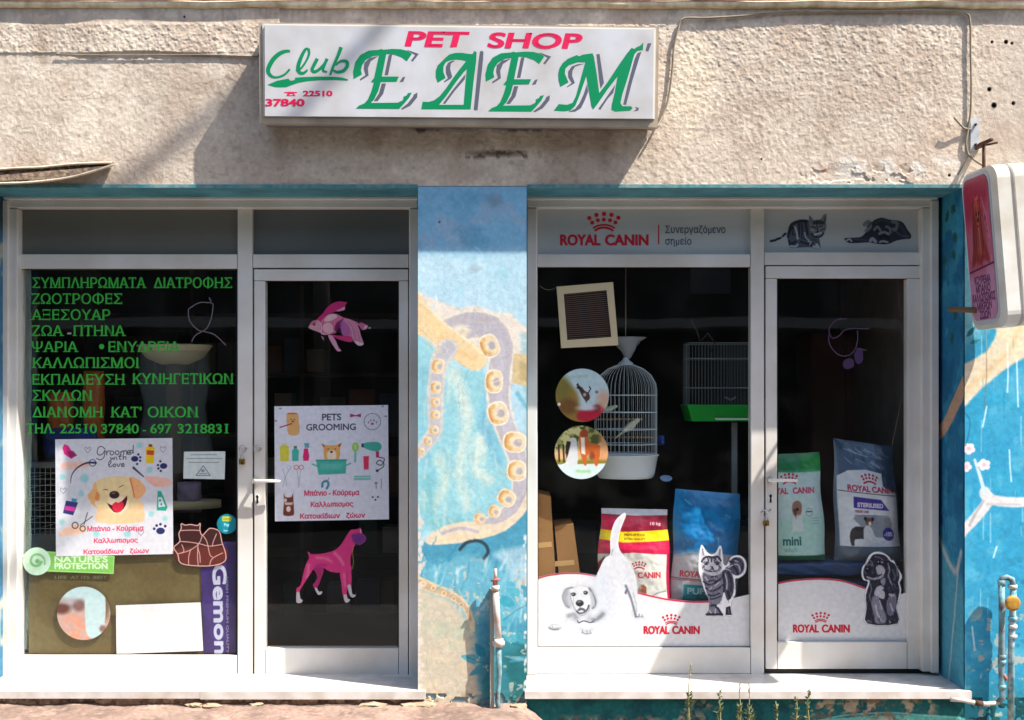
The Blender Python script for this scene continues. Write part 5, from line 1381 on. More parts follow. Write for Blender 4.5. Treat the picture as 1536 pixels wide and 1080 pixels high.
cv.poly(z([(700, 240), (760, 215), (815, 220), (858, 260), (855, 300), (790, 345), (730, 320)]), (100, 44, 120), 1.5, .9, 3); cv.ell(*z([(205+5, 620)])[0], 1, 1, PK, .5)
for P_, c_ in (([(240, 560), (230, 650), (215, 690)], (232, 130, 160)), ([(520, 430), (570, 480), (610, 550)], (232, 130, 160)), ([(330, 480), (430, 490), (480, 520)], (232, 120, 150)), ([(620, 660), (630, 780)], (226, 110, 150)), ([(310, 590), (360, 560), (420, 560)], (150, 30, 110))):
    cv.line(z(P_), 4, c_, 2, .7, 3)
cv.line(z([(725, 345), (712, 430), (722, 520), (708, 600)]), 1.3, (190, 150, 90), .5, .9, 3); cv.ell(*z([(800, 190)])[0], 1.2, 3.2, (220, 160, 180), .5)
sheet('dog_decal', 'bright pink standing dog decal low on the left shop door', 'sticker', cv, cut=True)

# grooming poster on the door
cv = Canvas(412, 608, 583, 782, 2.3, (222, 224, 234)); z = lambda p: zoomed(p, 400, 590, 5.4); TL_ = (70, 178, 160)
cv.poly(z([(165, 165), (200, 150), (250, 158), (262, 200), (262, 325), (180, 325), (165, 230)]), (222, 172, 110), .7, 1, 3, wob=.6); cv.line(z([(110, 270), (205, 240)]), 1.7, (170, 40, 60), .4); cv.ell(*z([(200, 205)])[0], .9, .9, (60, 40, 40), .3); cv.ell(*z([(228, 205)])[0], .9, .9, (60, 40, 40), .3); cv.line(z([(175, 158), (245, 158)]), 1.6, (190, 60, 60), .4, .8); cv.ell(*z([(214, 222)])[0], 1.6, 1.2, (90, 50, 40), .4)
cv.text('PETS', 484, 630, 9.5, (50, 50, 64), w=28, bold=.22); cv.text('GROOMING', 460, 645, 9.2, (50, 50, 64), w=74, bold=.15)
cv.poly(z([(680, 165), (725, 178), (768, 165), (768, 195), (725, 185), (680, 195)]), (170, 40, 110), .4); cv.ring(*z([(860, 232)])[0], 12.6, .9, (110, 118, 130), .4)
for a in range(0, 360, 30): cv.ell(*z([(860+62*math.cos(math.radians(a)), 232+62*math.sin(math.radians(a)))])[0], .5, .5, (110, 118, 130), .3, .6)
cv.ell(*z([(860, 250)])[0], 2.4, 1.8, (206, 80, 110), .5); 
for x, y in ((828, 238), (848, 222), (873, 222), (893, 238)): cv.ell(*z([(x, y)])[0], 1.2, 1.7, (150, 130, 150), .4)
cv.poly(z([(108, 425), (125, 420), (125, 400), (165, 400), (165, 420), (182, 430), (180, 548), (110, 546)]), (214, 206, 70), .5); cv.poly(z([(128, 398), (162, 398), (162, 418), (128, 418)]), (206, 206, 216), .5, .8)
cv.poly(z([(205, 460), (222, 445), (222, 425), (246, 425), (246, 445), (262, 462), (258, 546), (208, 546)]), TL_, .5, 1, 0); cv.poly(z([(222, 424), (246, 424), (246, 442), (222, 442)]), (90, 110, 120), .4)
cv.poly(z([(305, 445), (335, 445), (346, 510), (340, 546), (298, 546), (294, 510)]), (220, 40, 110), .5, 1); cv.poly(z([(305, 400), (345, 400), (345, 440), (310, 440)]), (90, 160, 170), .5, .9)
cv.poly(z([(440, 405), (480, 420), (570, 420), (610, 400), (595, 450), (585, 540), (470, 540), (465, 450)]), (226, 168, 96), .6, 1, 2); cv.poly(z([(498, 470), (556, 470), (560, 535), (495, 535)]), (240, 226, 206), 1, .9, 3); cv.ell(*z([(526, 476)])[0], 2.0, 1.5, (40, 30, 30), .4); cv.ell(*z([(500, 452)])[0], 1, .9, (70, 40, 30), .3); cv.ell(*z([(556, 452)])[0], 1, .9, (70, 40, 30), .3); cv.poly(z([(450, 410), (472, 425), (465, 438)]), (90, 60, 50), .4); cv.poly(z([(605, 402), (580, 425), (592, 438)]), (90, 60, 50), .4); cv.ell(*z([(530, 398)])[0], 6, 3, (190, 220, 224), 1, .8)
cv.poly(z([(400, 538), (648, 538), (640, 655), (420, 662)]), TL_, .5, 1, 0); cv.line(z([(370, 574), (410, 590)]), 2, TL_, .5); cv.line(z([(680, 572), (640, 590)]), 2, TL_, .5); cv.line(z([(402, 544), (648, 544)]), 1.8, (46, 150, 134), .5); cv.poly(z([(430, 570), (620, 570), (610, 620), (440, 620)]), (120, 206, 190), 2, .5)
cv.ell(*z([(720, 438)])[0], 5, 7, (150, 206, 90), .5); cv.line(z([(720, 480), (718, 556)]), 3.4, (120, 196, 176), .5); cv.ell(*z([(720, 438)])[0], 2.6, 4.4, (196, 220, 140), .8, .8)
cv.poly(z([(785, 410), (840, 400), (910, 402), (935, 440), (910, 474), (850, 470), (790, 445)]), TL_, .5, 1, 2); cv.poly(z([(770, 410), (788, 412), (790, 444), (770, 440)]), (60, 60, 70), .4); cv.poly(z([(885, 474), (912, 478), (912, 528), (888, 528)]), (196, 50, 110), .4)
cv.line(z([(912, 525), (955, 540), (930, 590), (890, 575), (915, 550), (950, 575), (940, 610), (895, 634)]), 1.3, (50, 50, 60), .4, 1, 4); cv.ell(*z([(896, 636)])[0], 2.2, 2, (50, 50, 60), .4)
cv.poly(z([(784, 515), (830, 515), (826, 625), (788, 625)]), (226, 56, 96), .5); cv.poly(z([(708, 675), (842, 675), (842, 710), (708, 710)]), (110, 190, 180), .5, .9); cv.line(z([(712, 692), (838, 692)]), 1, (222, 236, 232), .4, .8)
for P_ in ([(195, 595), (150, 680), (130, 760)], [(130, 610), (152, 690), (160, 750)]): cv.line(z(P_), 1, (160, 170, 190), .4, .9, 3)
cv.ring(*z([(180, 600)])[0], 3, .9, (160, 190, 200), .4, .8)
cv.ring(*z([(240, 598)])[0], 3.2, 1.1, (206, 100, 90), .4); cv.ring(*z([(280, 598)])[0], 3.2, 1.1, (206, 100, 90), .4); cv.line(z([(245, 625), (265, 750)]), 1, (170, 170, 186), .4); cv.line(z([(275, 625), (255, 765)]), 1, (170, 170, 186), .4)
cv.line(z([(450, 760), (455, 725), (490, 715), (500, 745), (485, 775)]), 3.4, (70, 140, 160), .5, 1, 3); cv.line(z([(490, 715), (505, 690)]), 1.2, (120, 150, 160), .4)
cv.poly(z([(138, 808), (150, 840), (200, 840), (212, 808), (216, 880), (220, 960), (210, 992), (140, 992), (132, 960), (138, 880)]), (120, 60, 44), .6, 1, 2); cv.ell(*z([(150, 866)])[0], 2.4, 3, (226, 200, 180), .5); cv.ell(*z([(175, 938)])[0], 3.4, 4.4, (236, 214, 206), .6); cv.poly(z([(140, 884), (214, 884), (205, 905), (150, 905)]), (226, 216, 206), .8, .9)
for x, y in ((858, 852), (900, 852), (880, 874)): cv.ell(*z([(x, y)])[0], 1.5, 1.4, (60, 60, 70), .4)
cv.line(z([(885, 730), (887, 780)]), 1.2, (110, 96, 106), .4); cv.ell(*z([(886, 738)])[0], 2.4, 1.6, (130, 120, 130), .5, .8); cv.line(z([(930, 705), (928, 780)]), 1, (190, 110, 130), .4)
greek_lines(cv, (('Μπάνιο - Κούρεμα', 497.5, 744, 7.4, 82), ('Καλλωπισμος', 497.5, 761, 7, 63), ('Κατοικίδιων   ζώων', 498.5, 778.5, 6.8, 97)), (206, 24, 70))
for x, y in ((421, 611.5), (575, 610), (414, 630), (579.5, 625)): cv.ell(x, y, 2, 1.2, (120, 120, 126), .5, .8)
cv.grain(.02, 50, 8, 2)
sheet('poster', 'square white pets grooming poster with a dog in a teal bath on the left door', 'poster', cv, corners=((411.5, 609.5), (582, 607.5), (583.5, 779), (412.5, 782)), curl=.003)

# ---- things inside the left window
M_plastic = mat('clear_plastic_wrap', (150, 160, 160), .2, trans=.82, bump=.004, scale=14)
Bw = thing('pet_hammock', W(262, 700, .75), 'cream padded pet basket on a post wrapped in clear plastic behind the green lettering', 'pet bed')
c = W(262, 521, .75); k = (6.75)/6/F
lathe('basket', [(0, -.10), (.08, -.095), (.16, -.06), (.205, 0), (.215, .01), (.20, .015), (.18, 0), (.12, -.04), (0, -.05)], c, mat('cream_plush', (196, 184, 146), .95, bump=.004, scale=80), Bw, 32, sy=.6)
tube('post', [c+Vector((.0, 0, -.09)), c+Vector((.0, 0, -.9))], .045, mat('sisal_post', (90, 76, 58), .9, bump=.004, scale=60), Bw, 16)
lathe('plastic_wrap', [(.19, -.02), (.2, -.2), (.17, -.34), (.2, -.5), (.24, -.7)], c+Vector((0, .0, 0)), M_plastic, Bw, 24, sy=.6)
lathe('foot', [(0, -.9), (.26, -.9), (.26, -.86), (0, -.86)], c, mat('cream_plush', (0, 0, 0)), Bw, 24, sy=.7)
def sack(name, label, x0, y0, x1, y1, d, col, cat='bag', rough=.4, seed=1):
    bm = bmesh.new(); a = W(x0, y0, d); b = W(x1, y1, d); cx, cz = (a.x+b.x)/2, (a.z+b.z)/2; hx_, hz = (b.x-a.x)/2, (a.z-b.z)/2
    bmesh.ops.create_cube(bm, size=2); bmesh.ops.subdivide_edges(bm, edges=bm.edges[:], cuts=8, use_grid_fill=True)
    r = np.random.RandomState(seed); ph = r.rand(6)*6
    for v in bm.verts:
        u, w_, q = v.co.x, v.co.z, v.co.y
        th = (1-abs(u)**4)*(1-abs(w_)**6)
        wr = .006*math.sin(u*5+w_*7+ph[0])+.005*math.sin(u*11-w_*4+ph[1])
        v.co = Vector((cx+u*hx_*(1-.03*abs(w_)), d+.06+q*(.015+.045*th)+wr, cz+w_*hz))
    return props(bm_obj(name, bm, mat(name+'_film_%d_%d_%d' % col, col, rough, bump=.003, scale=20, var=.2), None, smooth=True), label, cat)
sack('treat_bag', 'dark orange bag standing behind the green lettering, left of the pair', 66, 588, 104, 660, .62, (150, 76, 20), seed=2)
sack('treat_bag', 'taller orange bag behind the green lettering beside the pet bed', 120, 556, 150, 660, .62, (150, 80, 26), seed=3)
sack('folded_blanket', 'dark blue folded cloth under the orange bags in the left window', 60, 642, 140, 690, .58, (26, 50, 110), 'blanket', .9, 4)
# wire pet carrier at the left edge
C1 = thing('wire_carrier', W(64, 812, .6), 'white wire pet carrier partly hidden behind the laughing dog poster', 'pet carrier')
wires = []
for i in range(12): x = 44+i*8; wires.append(([W(x, 700, .55), W(x, 812, .55)], .0014))
for i in range(13): y = 700+i*9.3; wires.append(([W(44, y, .552), W(132, y, .552)], .0014))
for i in range(8): wires.append(([W(44, 700+i*16, .55), W(44, 700+i*16, .55)+Vector((0, .4, 0))], .0014))
props(join_tubes('wire', wires, mat('white_wire', (190, 192, 186), .4), C1), kind='stuff')
box('tray', 40, 804, 140, 830, .53, .95, mat('grey_plastic_tray', (90, 96, 96), .5), C1, bevel=.006); box('roof', 42, 694, 136, 702, .53, .95, mat('grey_plastic_tray', (0, 0, 0)), C1, bevel=.006)
sack('wrapped_parcel', 'pale lilac wrapped parcel right of the laughing dog poster', 262, 724, 297, 770, .66, (150, 136, 160), 'parcel', .4, 14)
# added pale strip down the left edge, imitating the reveal's reflection
bm = bmesh.new(); prev = None
for i in range(31):
    y = 404+i*19; row = [bm.verts.new(W(29+j*4.5+rng.uniform(-1, 1), y, .40+.012*math.sin(j*1.7+i*.9)+rng.uniform(-.004, .004))) for j in range(5)]
    if prev:
        for j in range(4): bm.faces.new((prev[j], prev[j+1], row[j+1], row[j]))
    prev = row
props(bm_obj('reveal_reflection', bm, mat('milky_reflection', (150, 170, 160), .3, trans=.55, bump=.004, scale=25), None, smooth=True), 'pale strip added as the reveal reflection down the left edge of the left window', 'reflection strip')
# boxes and shelving deep inside, added to suggest dim reflected bands
SH = thing('shelf_unit', W(480, 900, 2.4), 'dark shelf unit with stock, added at the back left to suggest dim reflected bands', 'shelf')
Ms = mat('dark_wood_shelf', (70, 58, 46), .7)
for y in (470, 560, 650, 740, 830, 920): box('shelf', 120, y, 620, y+5, 2.4, 2.75, Ms, SH)
for x in (120, 285, 450, 615): box('upright', x, 400, x+6, 960, 2.39, 2.76, Ms, SH)
cols = [(110, 70, 50), (60, 80, 100), (120, 110, 90), (80, 40, 40), (50, 80, 60), (130, 120, 110), (90, 90, 100)]
kk = 0
for y in (560, 650, 740, 830, 920):
    x = 130; nb = 0
    while x < 600:
        w_ = rng.uniform(18, 40); h_ = rng.uniform(35, 68)
        if rng.rand() < .6 and not (x < 292 < x+w_) and not (x < 457 < x+w_):
            kk += 1; nb += 1
            o = box('stock_box', x, y-h_, x+w_, y-.3, 2.43, 2.62, mat('stock_%d' % (kk % 7), cols[kk % 7], .6), None, bevel=.004)
            props(o, 'dim %s packet, %s from the left on the %s back shelf' % (('brown', 'blue grey', 'khaki', 'dark red', 'dark green', 'grey', 'slate')[kk % 7], ('first', 'second', 'third', 'fourth', 'fifth', 'sixth', 'seventh', 'eighth', 'ninth', 'tenth', 'eleventh', 'twelfth', 'thirteenth', 'fourteenth')[nb-1], {560: 'top', 650: 'second', 740: 'third', 830: 'fourth', 920: 'lowest'}[y]), 'packet', 'dim stock packets on the back shelves')
        x += w_+rng.uniform(2, 8)
# ================================================================== RIGHT SHOPFRONT
M_rc = mat('crimson_film', (196, 20, 52), rough=.45)
M_txt = mat('slate_film', (84, 96, 116), rough=.5)
def crown(parent, cx, y0, k, fn, m=None, dy=0.0):
    """five over five dots over a double bow; y0 = top of the lettering, k = scale"""
    m = m or M_rc
    for x, y, r_ in ((-22, -25, 3.3), (-11.4, -29.6, 3.4), (0, -31, 3.4), (11.2, -29.8, 3.4), (21.6, -25.4, 3.3), (-17.6, -18, 3.1), (-9.2, -21.5, 3.1), (-.2, -22.6, 3.1), (9, -21.5, 3.1), (17.2, -18.4, 3.1)):
        film('crown_dot', [[(cx+k*(x+r_*math.cos(t)), y0+k*(y+r_*math.sin(t))) for t in np.linspace(0, 5.9, 14)]], m, parent, fn)
    film('crown_bow', [ribbon([(cx+k*x, y0+k*y) for x, y in ((-16.5, -9.5), (-9, -13.4), (0, -14.8), (9, -13.4), (16.5, -9.5))], 2.6*k, sm=5)], m, parent, fn)
    film('crown_bow', [ribbon([(cx+k*x, y0+k*y) for x, y in ((-14, -5.5), (-8, -9.2), (0, -10.6), (8, -9.2), (14, -5.5))], 3.2*k, sm=5)], m, parent, fn)
def brand(parent, x, base, h, w, fn, m=None, word2=True, bold=None):
    m = m or M_rc; b = h*.05 if bold is None else bold
    lettering('ROYAL', x, base, h, m, parent, fn, w=w*.45, bold=b, boldx=b*1.3)
    lettering('CANIN', x+w*.515, base, h, m, parent, fn, w=w*.485, bold=b, boldx=b*1.3)

# transom films
td = at_depth(GLS-.0008)
t = thing('brand_lettering', W(906, 345, GLS), 'red crown and brand name with slate Greek words on the grey transom pane', 'lettering')
crown(t, 906, 352, 1.0, td); brand(t, 841, 367.5, 15, 131, td)
film('divider', [[(987, 337), (988.8, 337), (988.8, 366.5), (987, 366.5)]], M_rc, t, td)
lettering('Συνεργαζόμενο', 998, 349.5, 10.4, M_txt, t, td, w=90, bold=.22); lettering('σημείο', 998, 367, 10.4, M_txt, t, td, w=39, bold=.22)
GR = (160, 172, 178); DK = (34, 38, 56)
cv = Canvas(1153, 320, 1244, 377, 2.6, GR, 0); z = lambda p: zoomed(p, 1150, 310, 6.678)
cv.poly(z([(205, 290), (215, 240), (250, 170), (320, 135), (390, 130), (430, 150), (470, 210), (520, 300), (535, 380), (530, 420), (440, 405), (340, 408), (240, 410), (215, 350)]), (84, 92, 106), .6, 1, 3)
for P_, w_, c_ in (([(225, 260), (250, 180), (330, 145), (400, 145)], 4.5, DK), ([(215, 300), (230, 240), (260, 215)], 4, DK), ([(322, 160), (325, 230), (322, 300)], 2.6, DK), ([(350, 170), (355, 240), (350, 300)], 2.2, DK), ([(390, 150), (400, 220), (410, 280)], 3, DK), ([(270, 210), (300, 230), (290, 280), (260, 275), (262, 245)], 2, DK), ([(340, 350), (400, 370), (460, 395)], 3, DK), ([(350, 315), (410, 335), (470, 370)], 1.6, DK), ([(225, 345), (240, 375), (290, 350)], 3.6, DK), ([(285, 205), (300, 250), (310, 320)], 3, (196, 204, 212)), ([(240, 395), (290, 400), (310, 380)], 3, (200, 206, 212)), ([(380, 260), (400, 320), (450, 350)], 2, (180, 188, 198)), ([(470, 400), (520, 415), (500, 380)], 4, (206, 210, 216)), ([(440, 340), (480, 330), (500, 360)], 2, (60, 66, 84)), ([(415, 345), (440, 360), (430, 385)], 1.2, (210, 214, 220))):
    cv.line(z(P_), w_, c_, .6, .9, 3)
cv.poly(z([(425, 175), (428, 85), (475, 140), (535, 135), (570, 80), (600, 78), (592, 160), (598, 200), (570, 270), (540, 305), (480, 305), (440, 260)]), (120, 128, 136), .5, 1, 2)
cv.poly(z([(470, 140), (540, 132), (585, 165), (560, 180), (500, 175), (460, 178)]), (50, 60, 70), .8, .9, 2)
for P_, w_, c_ in (([(500, 150), (505, 200), (512, 250)], 1.6, DK), ([(440, 200), (470, 200)], 1.2, DK), ([(530, 200), (555, 192)], 1.6, DK), ([(470, 205), (488, 212)], 2, DK), ([(450, 270), (480, 300), (540, 300), (570, 265)], 2.6, DK), ([(500, 255), (520, 256)], 2, DK), ([(480, 280), (510, 272), (545, 262)], 2.4, (206, 210, 216)), ([(435, 100), (445, 150)], 2, (84, 96, 100)), ([(588, 100), (580, 150)], 2.4, (70, 80, 90)), ([(540, 240), (575, 220), (590, 230)], 1, DK), ([(440, 230), (480, 240)], 1, (200, 204, 210))):
    cv.line(z(P_), w_, c_, .5, .9, 3)
cv.line(z([(200, 268), (165, 295), (120, 322), (60, 345)]), 2.2, (110, 116, 130), .5, .9, 3); 
for P_ in ([(185, 272), (165, 292)], [(135, 315), (105, 325)], [(90, 335), (42, 345)]): cv.line(z(P_), 3.6, DK, .5, .95)
sheet('cat_print', 'dark print of a crouching tabby cat on the grey transom over the right door', 'sticker', cv, GLS-.0008, cut=True)
cv = Canvas(1262, 322, 1372, 372, 2.6, GR, 0)
cv.poly(z([(780, 330), (790, 315), (880, 310), (950, 300), (1000, 250), (1045, 220), (1060, 150), (1110, 120), (1160, 110), (1230, 130), (1320, 140), (1370, 165), (1410, 230), (1445, 280), (1440, 320), (1380, 325), (1300, 340), (1230, 370), (1160, 378), (1080, 368), (1020, 358), (900, 365), (820, 362)]), (44, 48, 66), .5, 1, 3)
for P_, w_, c_ in (([(980, 180), (1020, 150), (1040, 200), (1000, 240)], 5, (120, 130, 138)), ([(1260, 150), (1310, 170), (1290, 230), (1265, 225)], 5, (116, 126, 134)), ([(1090, 160), (1160, 130), (1230, 160)], 5, (54, 70, 76)), ([(1080, 230), (1110, 200), (1140, 240)], 4, (130, 138, 150)), ([(1200, 200), (1230, 215), (1240, 260)], 4, (120, 128, 142)), ([(1130, 270), (1180, 255), (1220, 275)], 3.6, (150, 156, 168)), ([(1040, 340), (1060, 320), (1090, 350)], 5, (170, 176, 186)), ([(1140, 310), (1175, 295), (1215, 315)], 5, (26, 28, 44)), ([(1135, 355), (1160, 345), (1210, 355)], 3, (176, 180, 190)), ([(1105, 240), (1115, 245)], 3, (24, 26, 40)), ([(1205, 235), (1215, 235)], 2.6, (24, 26, 40)), ([(800, 340), (830, 325), (850, 345)], 2.6, (190, 194, 202)), ([(870, 320), (940, 330), (1000, 340)], 3, (66, 70, 90)), ([(1330, 180), (1370, 230), (1400, 290)], 4, (64, 68, 88)), ([(1300, 250), (1350, 290), (1420, 300)], 3, (78, 84, 102)), ([(1010, 200), (1050, 160)], 3, (70, 80, 92))):
    cv.line(z(P_), w_, c_, .7, .9, 3)
sheet('puppy_print', 'dark print of a puppy lying down on the grey transom over the right door', 'sticker', cv, GLS-.0008, cut=True)

# ---- cream extractor grille in the right window
V = thing('extractor_grille', W(881, 472, GLS), 'slightly tilted cream extractor grille with dark slats set in the right window', 'vent')
M_cream = mat('cream_plastic', (206, 188, 152), .5, var=.08)
def ring_frame(name, o4, i4, d0, d1, m, parent):
    bm = bmesh.new()
    f0 = [bm.verts.new(W(p[0], p[1], d0)) for p in o4]; f1 = [bm.verts.new(W(p[0], p[1], d0)) for p in i4]
    b0 = [bm.verts.new(Vector((v.co.x, d1, v.co.z))) for v in f0]; b1 = [bm.verts.new(Vector((v.co.x, d1, v.co.z))) for v in f1]
    for i in range(4):
        j = (i+1) % 4
        for q in ((f0[i], f0[j], f1[j], f1[i]), (f0[j], f0[i], b0[i], b0[j]), (f1[i], f1[j], b1[j], b1[i]), (b0[i], b1[i], b1[j], b0[j])): bm.faces.new(q)
    return bm_obj(name, bm, m, parent, bevel=.0015)
ring_frame('frame', [(835, 430), (919.5, 423), (927.5, 517.5), (842, 522)], [(845.5, 441), (910, 435), (917, 505.5), (851, 510)], GLS-.018, GLS+.02, M_cream, V)
bm = bmesh.new(); bm.faces.new([bm.verts.new(W(*p, GLS-.001)) for p in ((845, 440), (911, 434), (918, 506), (850, 511))]); bm_obj('shade_sheet', bm, mat('grille_shadow', (40, 34, 40), .7), V)  # dark sheet behind the slats, its colour standing in for the shade inside
M_slat = mat('brown_slat', (120, 100, 90), .5)
sl0 = None
for i in range(23):
    t_ = (i+.5)/23; a = W(845.5+5.5*t_, 441+69*t_, GLS-.012); b = W(910+7*t_, 435+70.5*t_, GLS-.012)
    v = [a+Vector((0, 0, .0016)), b+Vector((0, 0, .0016)), b+Vector((0, .007, -.0012)), a+Vector((0, .007, -.0012))]
    v2 = [p+Vector((0, 0, -.001)) for p in v]
    mesh('slat', v+v2, [(0, 1, 2, 3), (7, 6, 5, 4), (0, 4, 5, 1), (3, 2, 6, 7), (0, 3, 7, 4), (1, 5, 6, 2)], M_slat, V)
o = tube('wire', [W(p[0], p[1], GLS+.01) for p in smooth_pts([(810, 429), (818, 434), (828, 434), (836, 430)], 5)], .0014, M_cable, V, 6)

# ---- round photo stickers
def pt(cv):
    cv.c[:] = (186, 208, 214)
    cv.blot((196, 208, 222), 20, .5, .2, .7, 121)
    cv.poly([(830, 560), (850, 572), (866, 590), (872, 612), (900, 618), (905, 640), (830, 640)], (150, 118, 54), 4, 1, 3); cv.ell(844, 584, 12, 18, (120, 112, 54), 5, .8); cv.ell(852, 610, 14, 12, (112, 74, 40), 4, .8)
    cv.poly([(868, 617), (884, 612), (900, 606), (908, 618), (896, 634), (868, 630)], (180, 36, 56), 2.5, 1, 3); cv.ell(905, 600, 10, 14, (206, 160, 130), 5, .8); cv.ell(895, 612, 5, 4, (80, 30, 40), 2, .8)
    cv.poly([(868, 583), (872, 580), (877, 586), (883, 590), (885, 597), (880, 602), (875, 597), (871, 590)], (78, 58, 50), .6, 1, 2); cv.ell(868, 581, 3, 2.6, (60, 44, 42), .6); cv.poly([(864, 578), (867, 574), (869, 579)], (40, 32, 34), .5); cv.ell(877, 592, 2.4, 2.6, (206, 196, 190), .8, .8); cv.line([(867, 580), (875, 588)], 1.6, (40, 36, 40), .5); cv.line([(882, 590), (886, 583), (884, 580)], 1.6, (40, 36, 40), .5); cv.line([(877, 598), (880, 604)], 1.4, (90, 70, 60), .5); cv.ell(895, 588, 2, 2, (90, 96, 116), 1)
    cv.line([(850, 566), (880, 564)], 3, (150, 190, 160), 2, .6); cv.ell(880, 612, 14, 4, (206, 214, 226), 2, .9)
round_sticker(873.5, 593, 40, pt, 'upper round photo sticker, a dog leaping in a pale sky, on the right window')
def pt(cv):
    cv.c[:] = (150, 150, 90); cv.blot((70, 76, 36), 9, .45, .12, .9, 123); cv.blot((220, 210, 150), 10, .55, .1, .8, 124)
    cv.poly([(830, 676), (915, 670), (915, 690), (830, 690)], (222, 170, 120), 4, .8); cv.poly([(900, 650), (915, 655), (912, 700), (898, 700)], (214, 150, 104), 4, .8)
    cv.poly([(830, 690), (915, 690), (915, 698), (830, 698)], (130, 120, 40), 2, .9); cv.poly([(825, 697), (920, 695), (920, 725), (825, 725)], (206, 222, 220), .8)
    for x in (838, 845, 850, 861): cv.line([(x, 668), (x+1, 692)], 2.4, (50, 30, 24), .8)
    cv.poly([(858, 660), (864, 658), (866, 672), (866, 697), (848, 697), (853, 680)], (212, 212, 213), .8, 1, 2); cv.poly([(850, 662), (856, 662), (852, 682), (848, 680)], (34, 30, 34), .8); cv.line([(844, 697), (852, 694)], 1.6, (230, 230, 230), .6); cv.ell(859, 660, 5, 4, (206, 204, 196), .8)
    cv.poly([(869, 650), (880, 648), (884, 664), (900, 668), (897, 697), (892, 697), (889, 680), (880, 684), (880, 697), (876, 697), (870, 676)], (196, 96, 40), .8, 1, 2); cv.ell(876, 650, 6, 6, (160, 70, 40), .8); cv.poly([(871, 656), (877, 656), (878, 682), (872, 680)], (232, 220, 206), .8); cv.ell(888, 684, 4, 6, (120, 50, 24), 1.5, .8)
    cv.line([(866, 707), (884, 707)], 4, (150, 206, 130), 1.5, .8)
round_sticker(872, 678.5, 40, pt, 'lower round photo sticker, two dogs sitting in a garden, on the right window')
tube('suction_hook', [W(838.5, 606.5, GLS), W(838.5, 606.5, GLS-.012)], .009, M_white_plastic, None, 12)
props(bpy.data.objects['suction_hook'], 'small white suction hook at the left rim of the upper round sticker', 'hook')

# ---- bird cage with its birds
M_cw = mat('white_cage_wire', (206, 220, 226), .35); M_ct = mat('white_cage_tray', (206, 218, 226), .4, var=.1)
cc = W(938.5, 683, .66); kk_ = 6.66/6/F
CG = thing('bird_cage', cc, 'white domed bird cage hanging in the right window beside the two round stickers', 'bird cage')
rr = 46.5*kk_; H1 = (683-585)*kk_; H2 = (683-546)*kk_
wires = []
for i in range(44):
    a = 2*math.pi*i/44; pts = [cc+Vector((rr*math.cos(a), rr*math.sin(a), h_)) for h_ in (0, H1*.5, H1)]
    for q in (15, 35, 55, 72, 86):
        t_ = math.radians(q); pts.append(cc+Vector((rr*math.cos(t_)*math.cos(a), rr*math.cos(t_)*math.sin(a), H1+(H2-H1)*math.sin(t_))))
    wires.append((pts, .0010))
props(join_tubes('wire', wires, M_cw, CG, 4), kind='stuff')
for h_ in (.03, .175, .40, .66, .92): tube('hoop', [cc+Vector((rr*math.cos(a), rr*math.sin(a), H1*h_*1.0)) for a in np.linspace(0, 2*math.pi, 36, endpoint=False)], .0022, M_cw, CG, 6, closed=True)
lathe('tray', [(rr*.0, -.125), (rr*.84, -.125), (rr*.9, -.115), (rr*.93, -.10), (rr*1.03, -.004), (rr*1.07, 0), (rr*1.07, .006), (rr*1.0, .006), (rr*.98, 0)], cc, M_ct, CG, 40)
lathe('finial', [(.045, H2-.006), (.04, H2+.006), (.02, H2+.02), (.012, H2+.035), (0, H2+.04)], cc, M_ct, CG, 20)
tube('perch', [cc+Vector((-rr, .02, .10)), cc+Vector((rr, -.02, .10))], .005, mat('perch_wood', (150, 120, 80), .8), CG, 8)
tube('perch', [cc+Vector((-rr, -.03, .20)), cc+Vector((rr*.6, .05, .20))], .005, mat('perch_wood', (0, 0, 0)), CG, 8)
tube('hanging_cord', [cc+Vector((0, 0, H2+.035)), cc+Vector((0, 0, H2+.30)), Vector((cc.x, cc.y, 2.95))], .003, M_cable, CG, 6)
bm = bmesh.new(); prev = None
for i in range(9):
    t_ = i/8; row = []
    for j in range(14):
        a = 2*math.pi*j/14; r_ = (.016+.075*t_**1.3)*(1+.22*math.sin(j*2.3+i)); row.append(bm.verts.new(cc+Vector((.01+r_*math.cos(a), r_*math.sin(a)*.6, H2+.03+.12*t_))))
    if prev:
        for j in range(14): bm.faces.new((prev[j], prev[(j+1) % 14], row[(j+1) % 14], row[j]))
    prev = row
bm_obj('plastic_tie', bm, mat('thin_clear_bag', (200, 206, 210), .2, trans=.6, bump=.003, scale=30), CG, smooth=True)
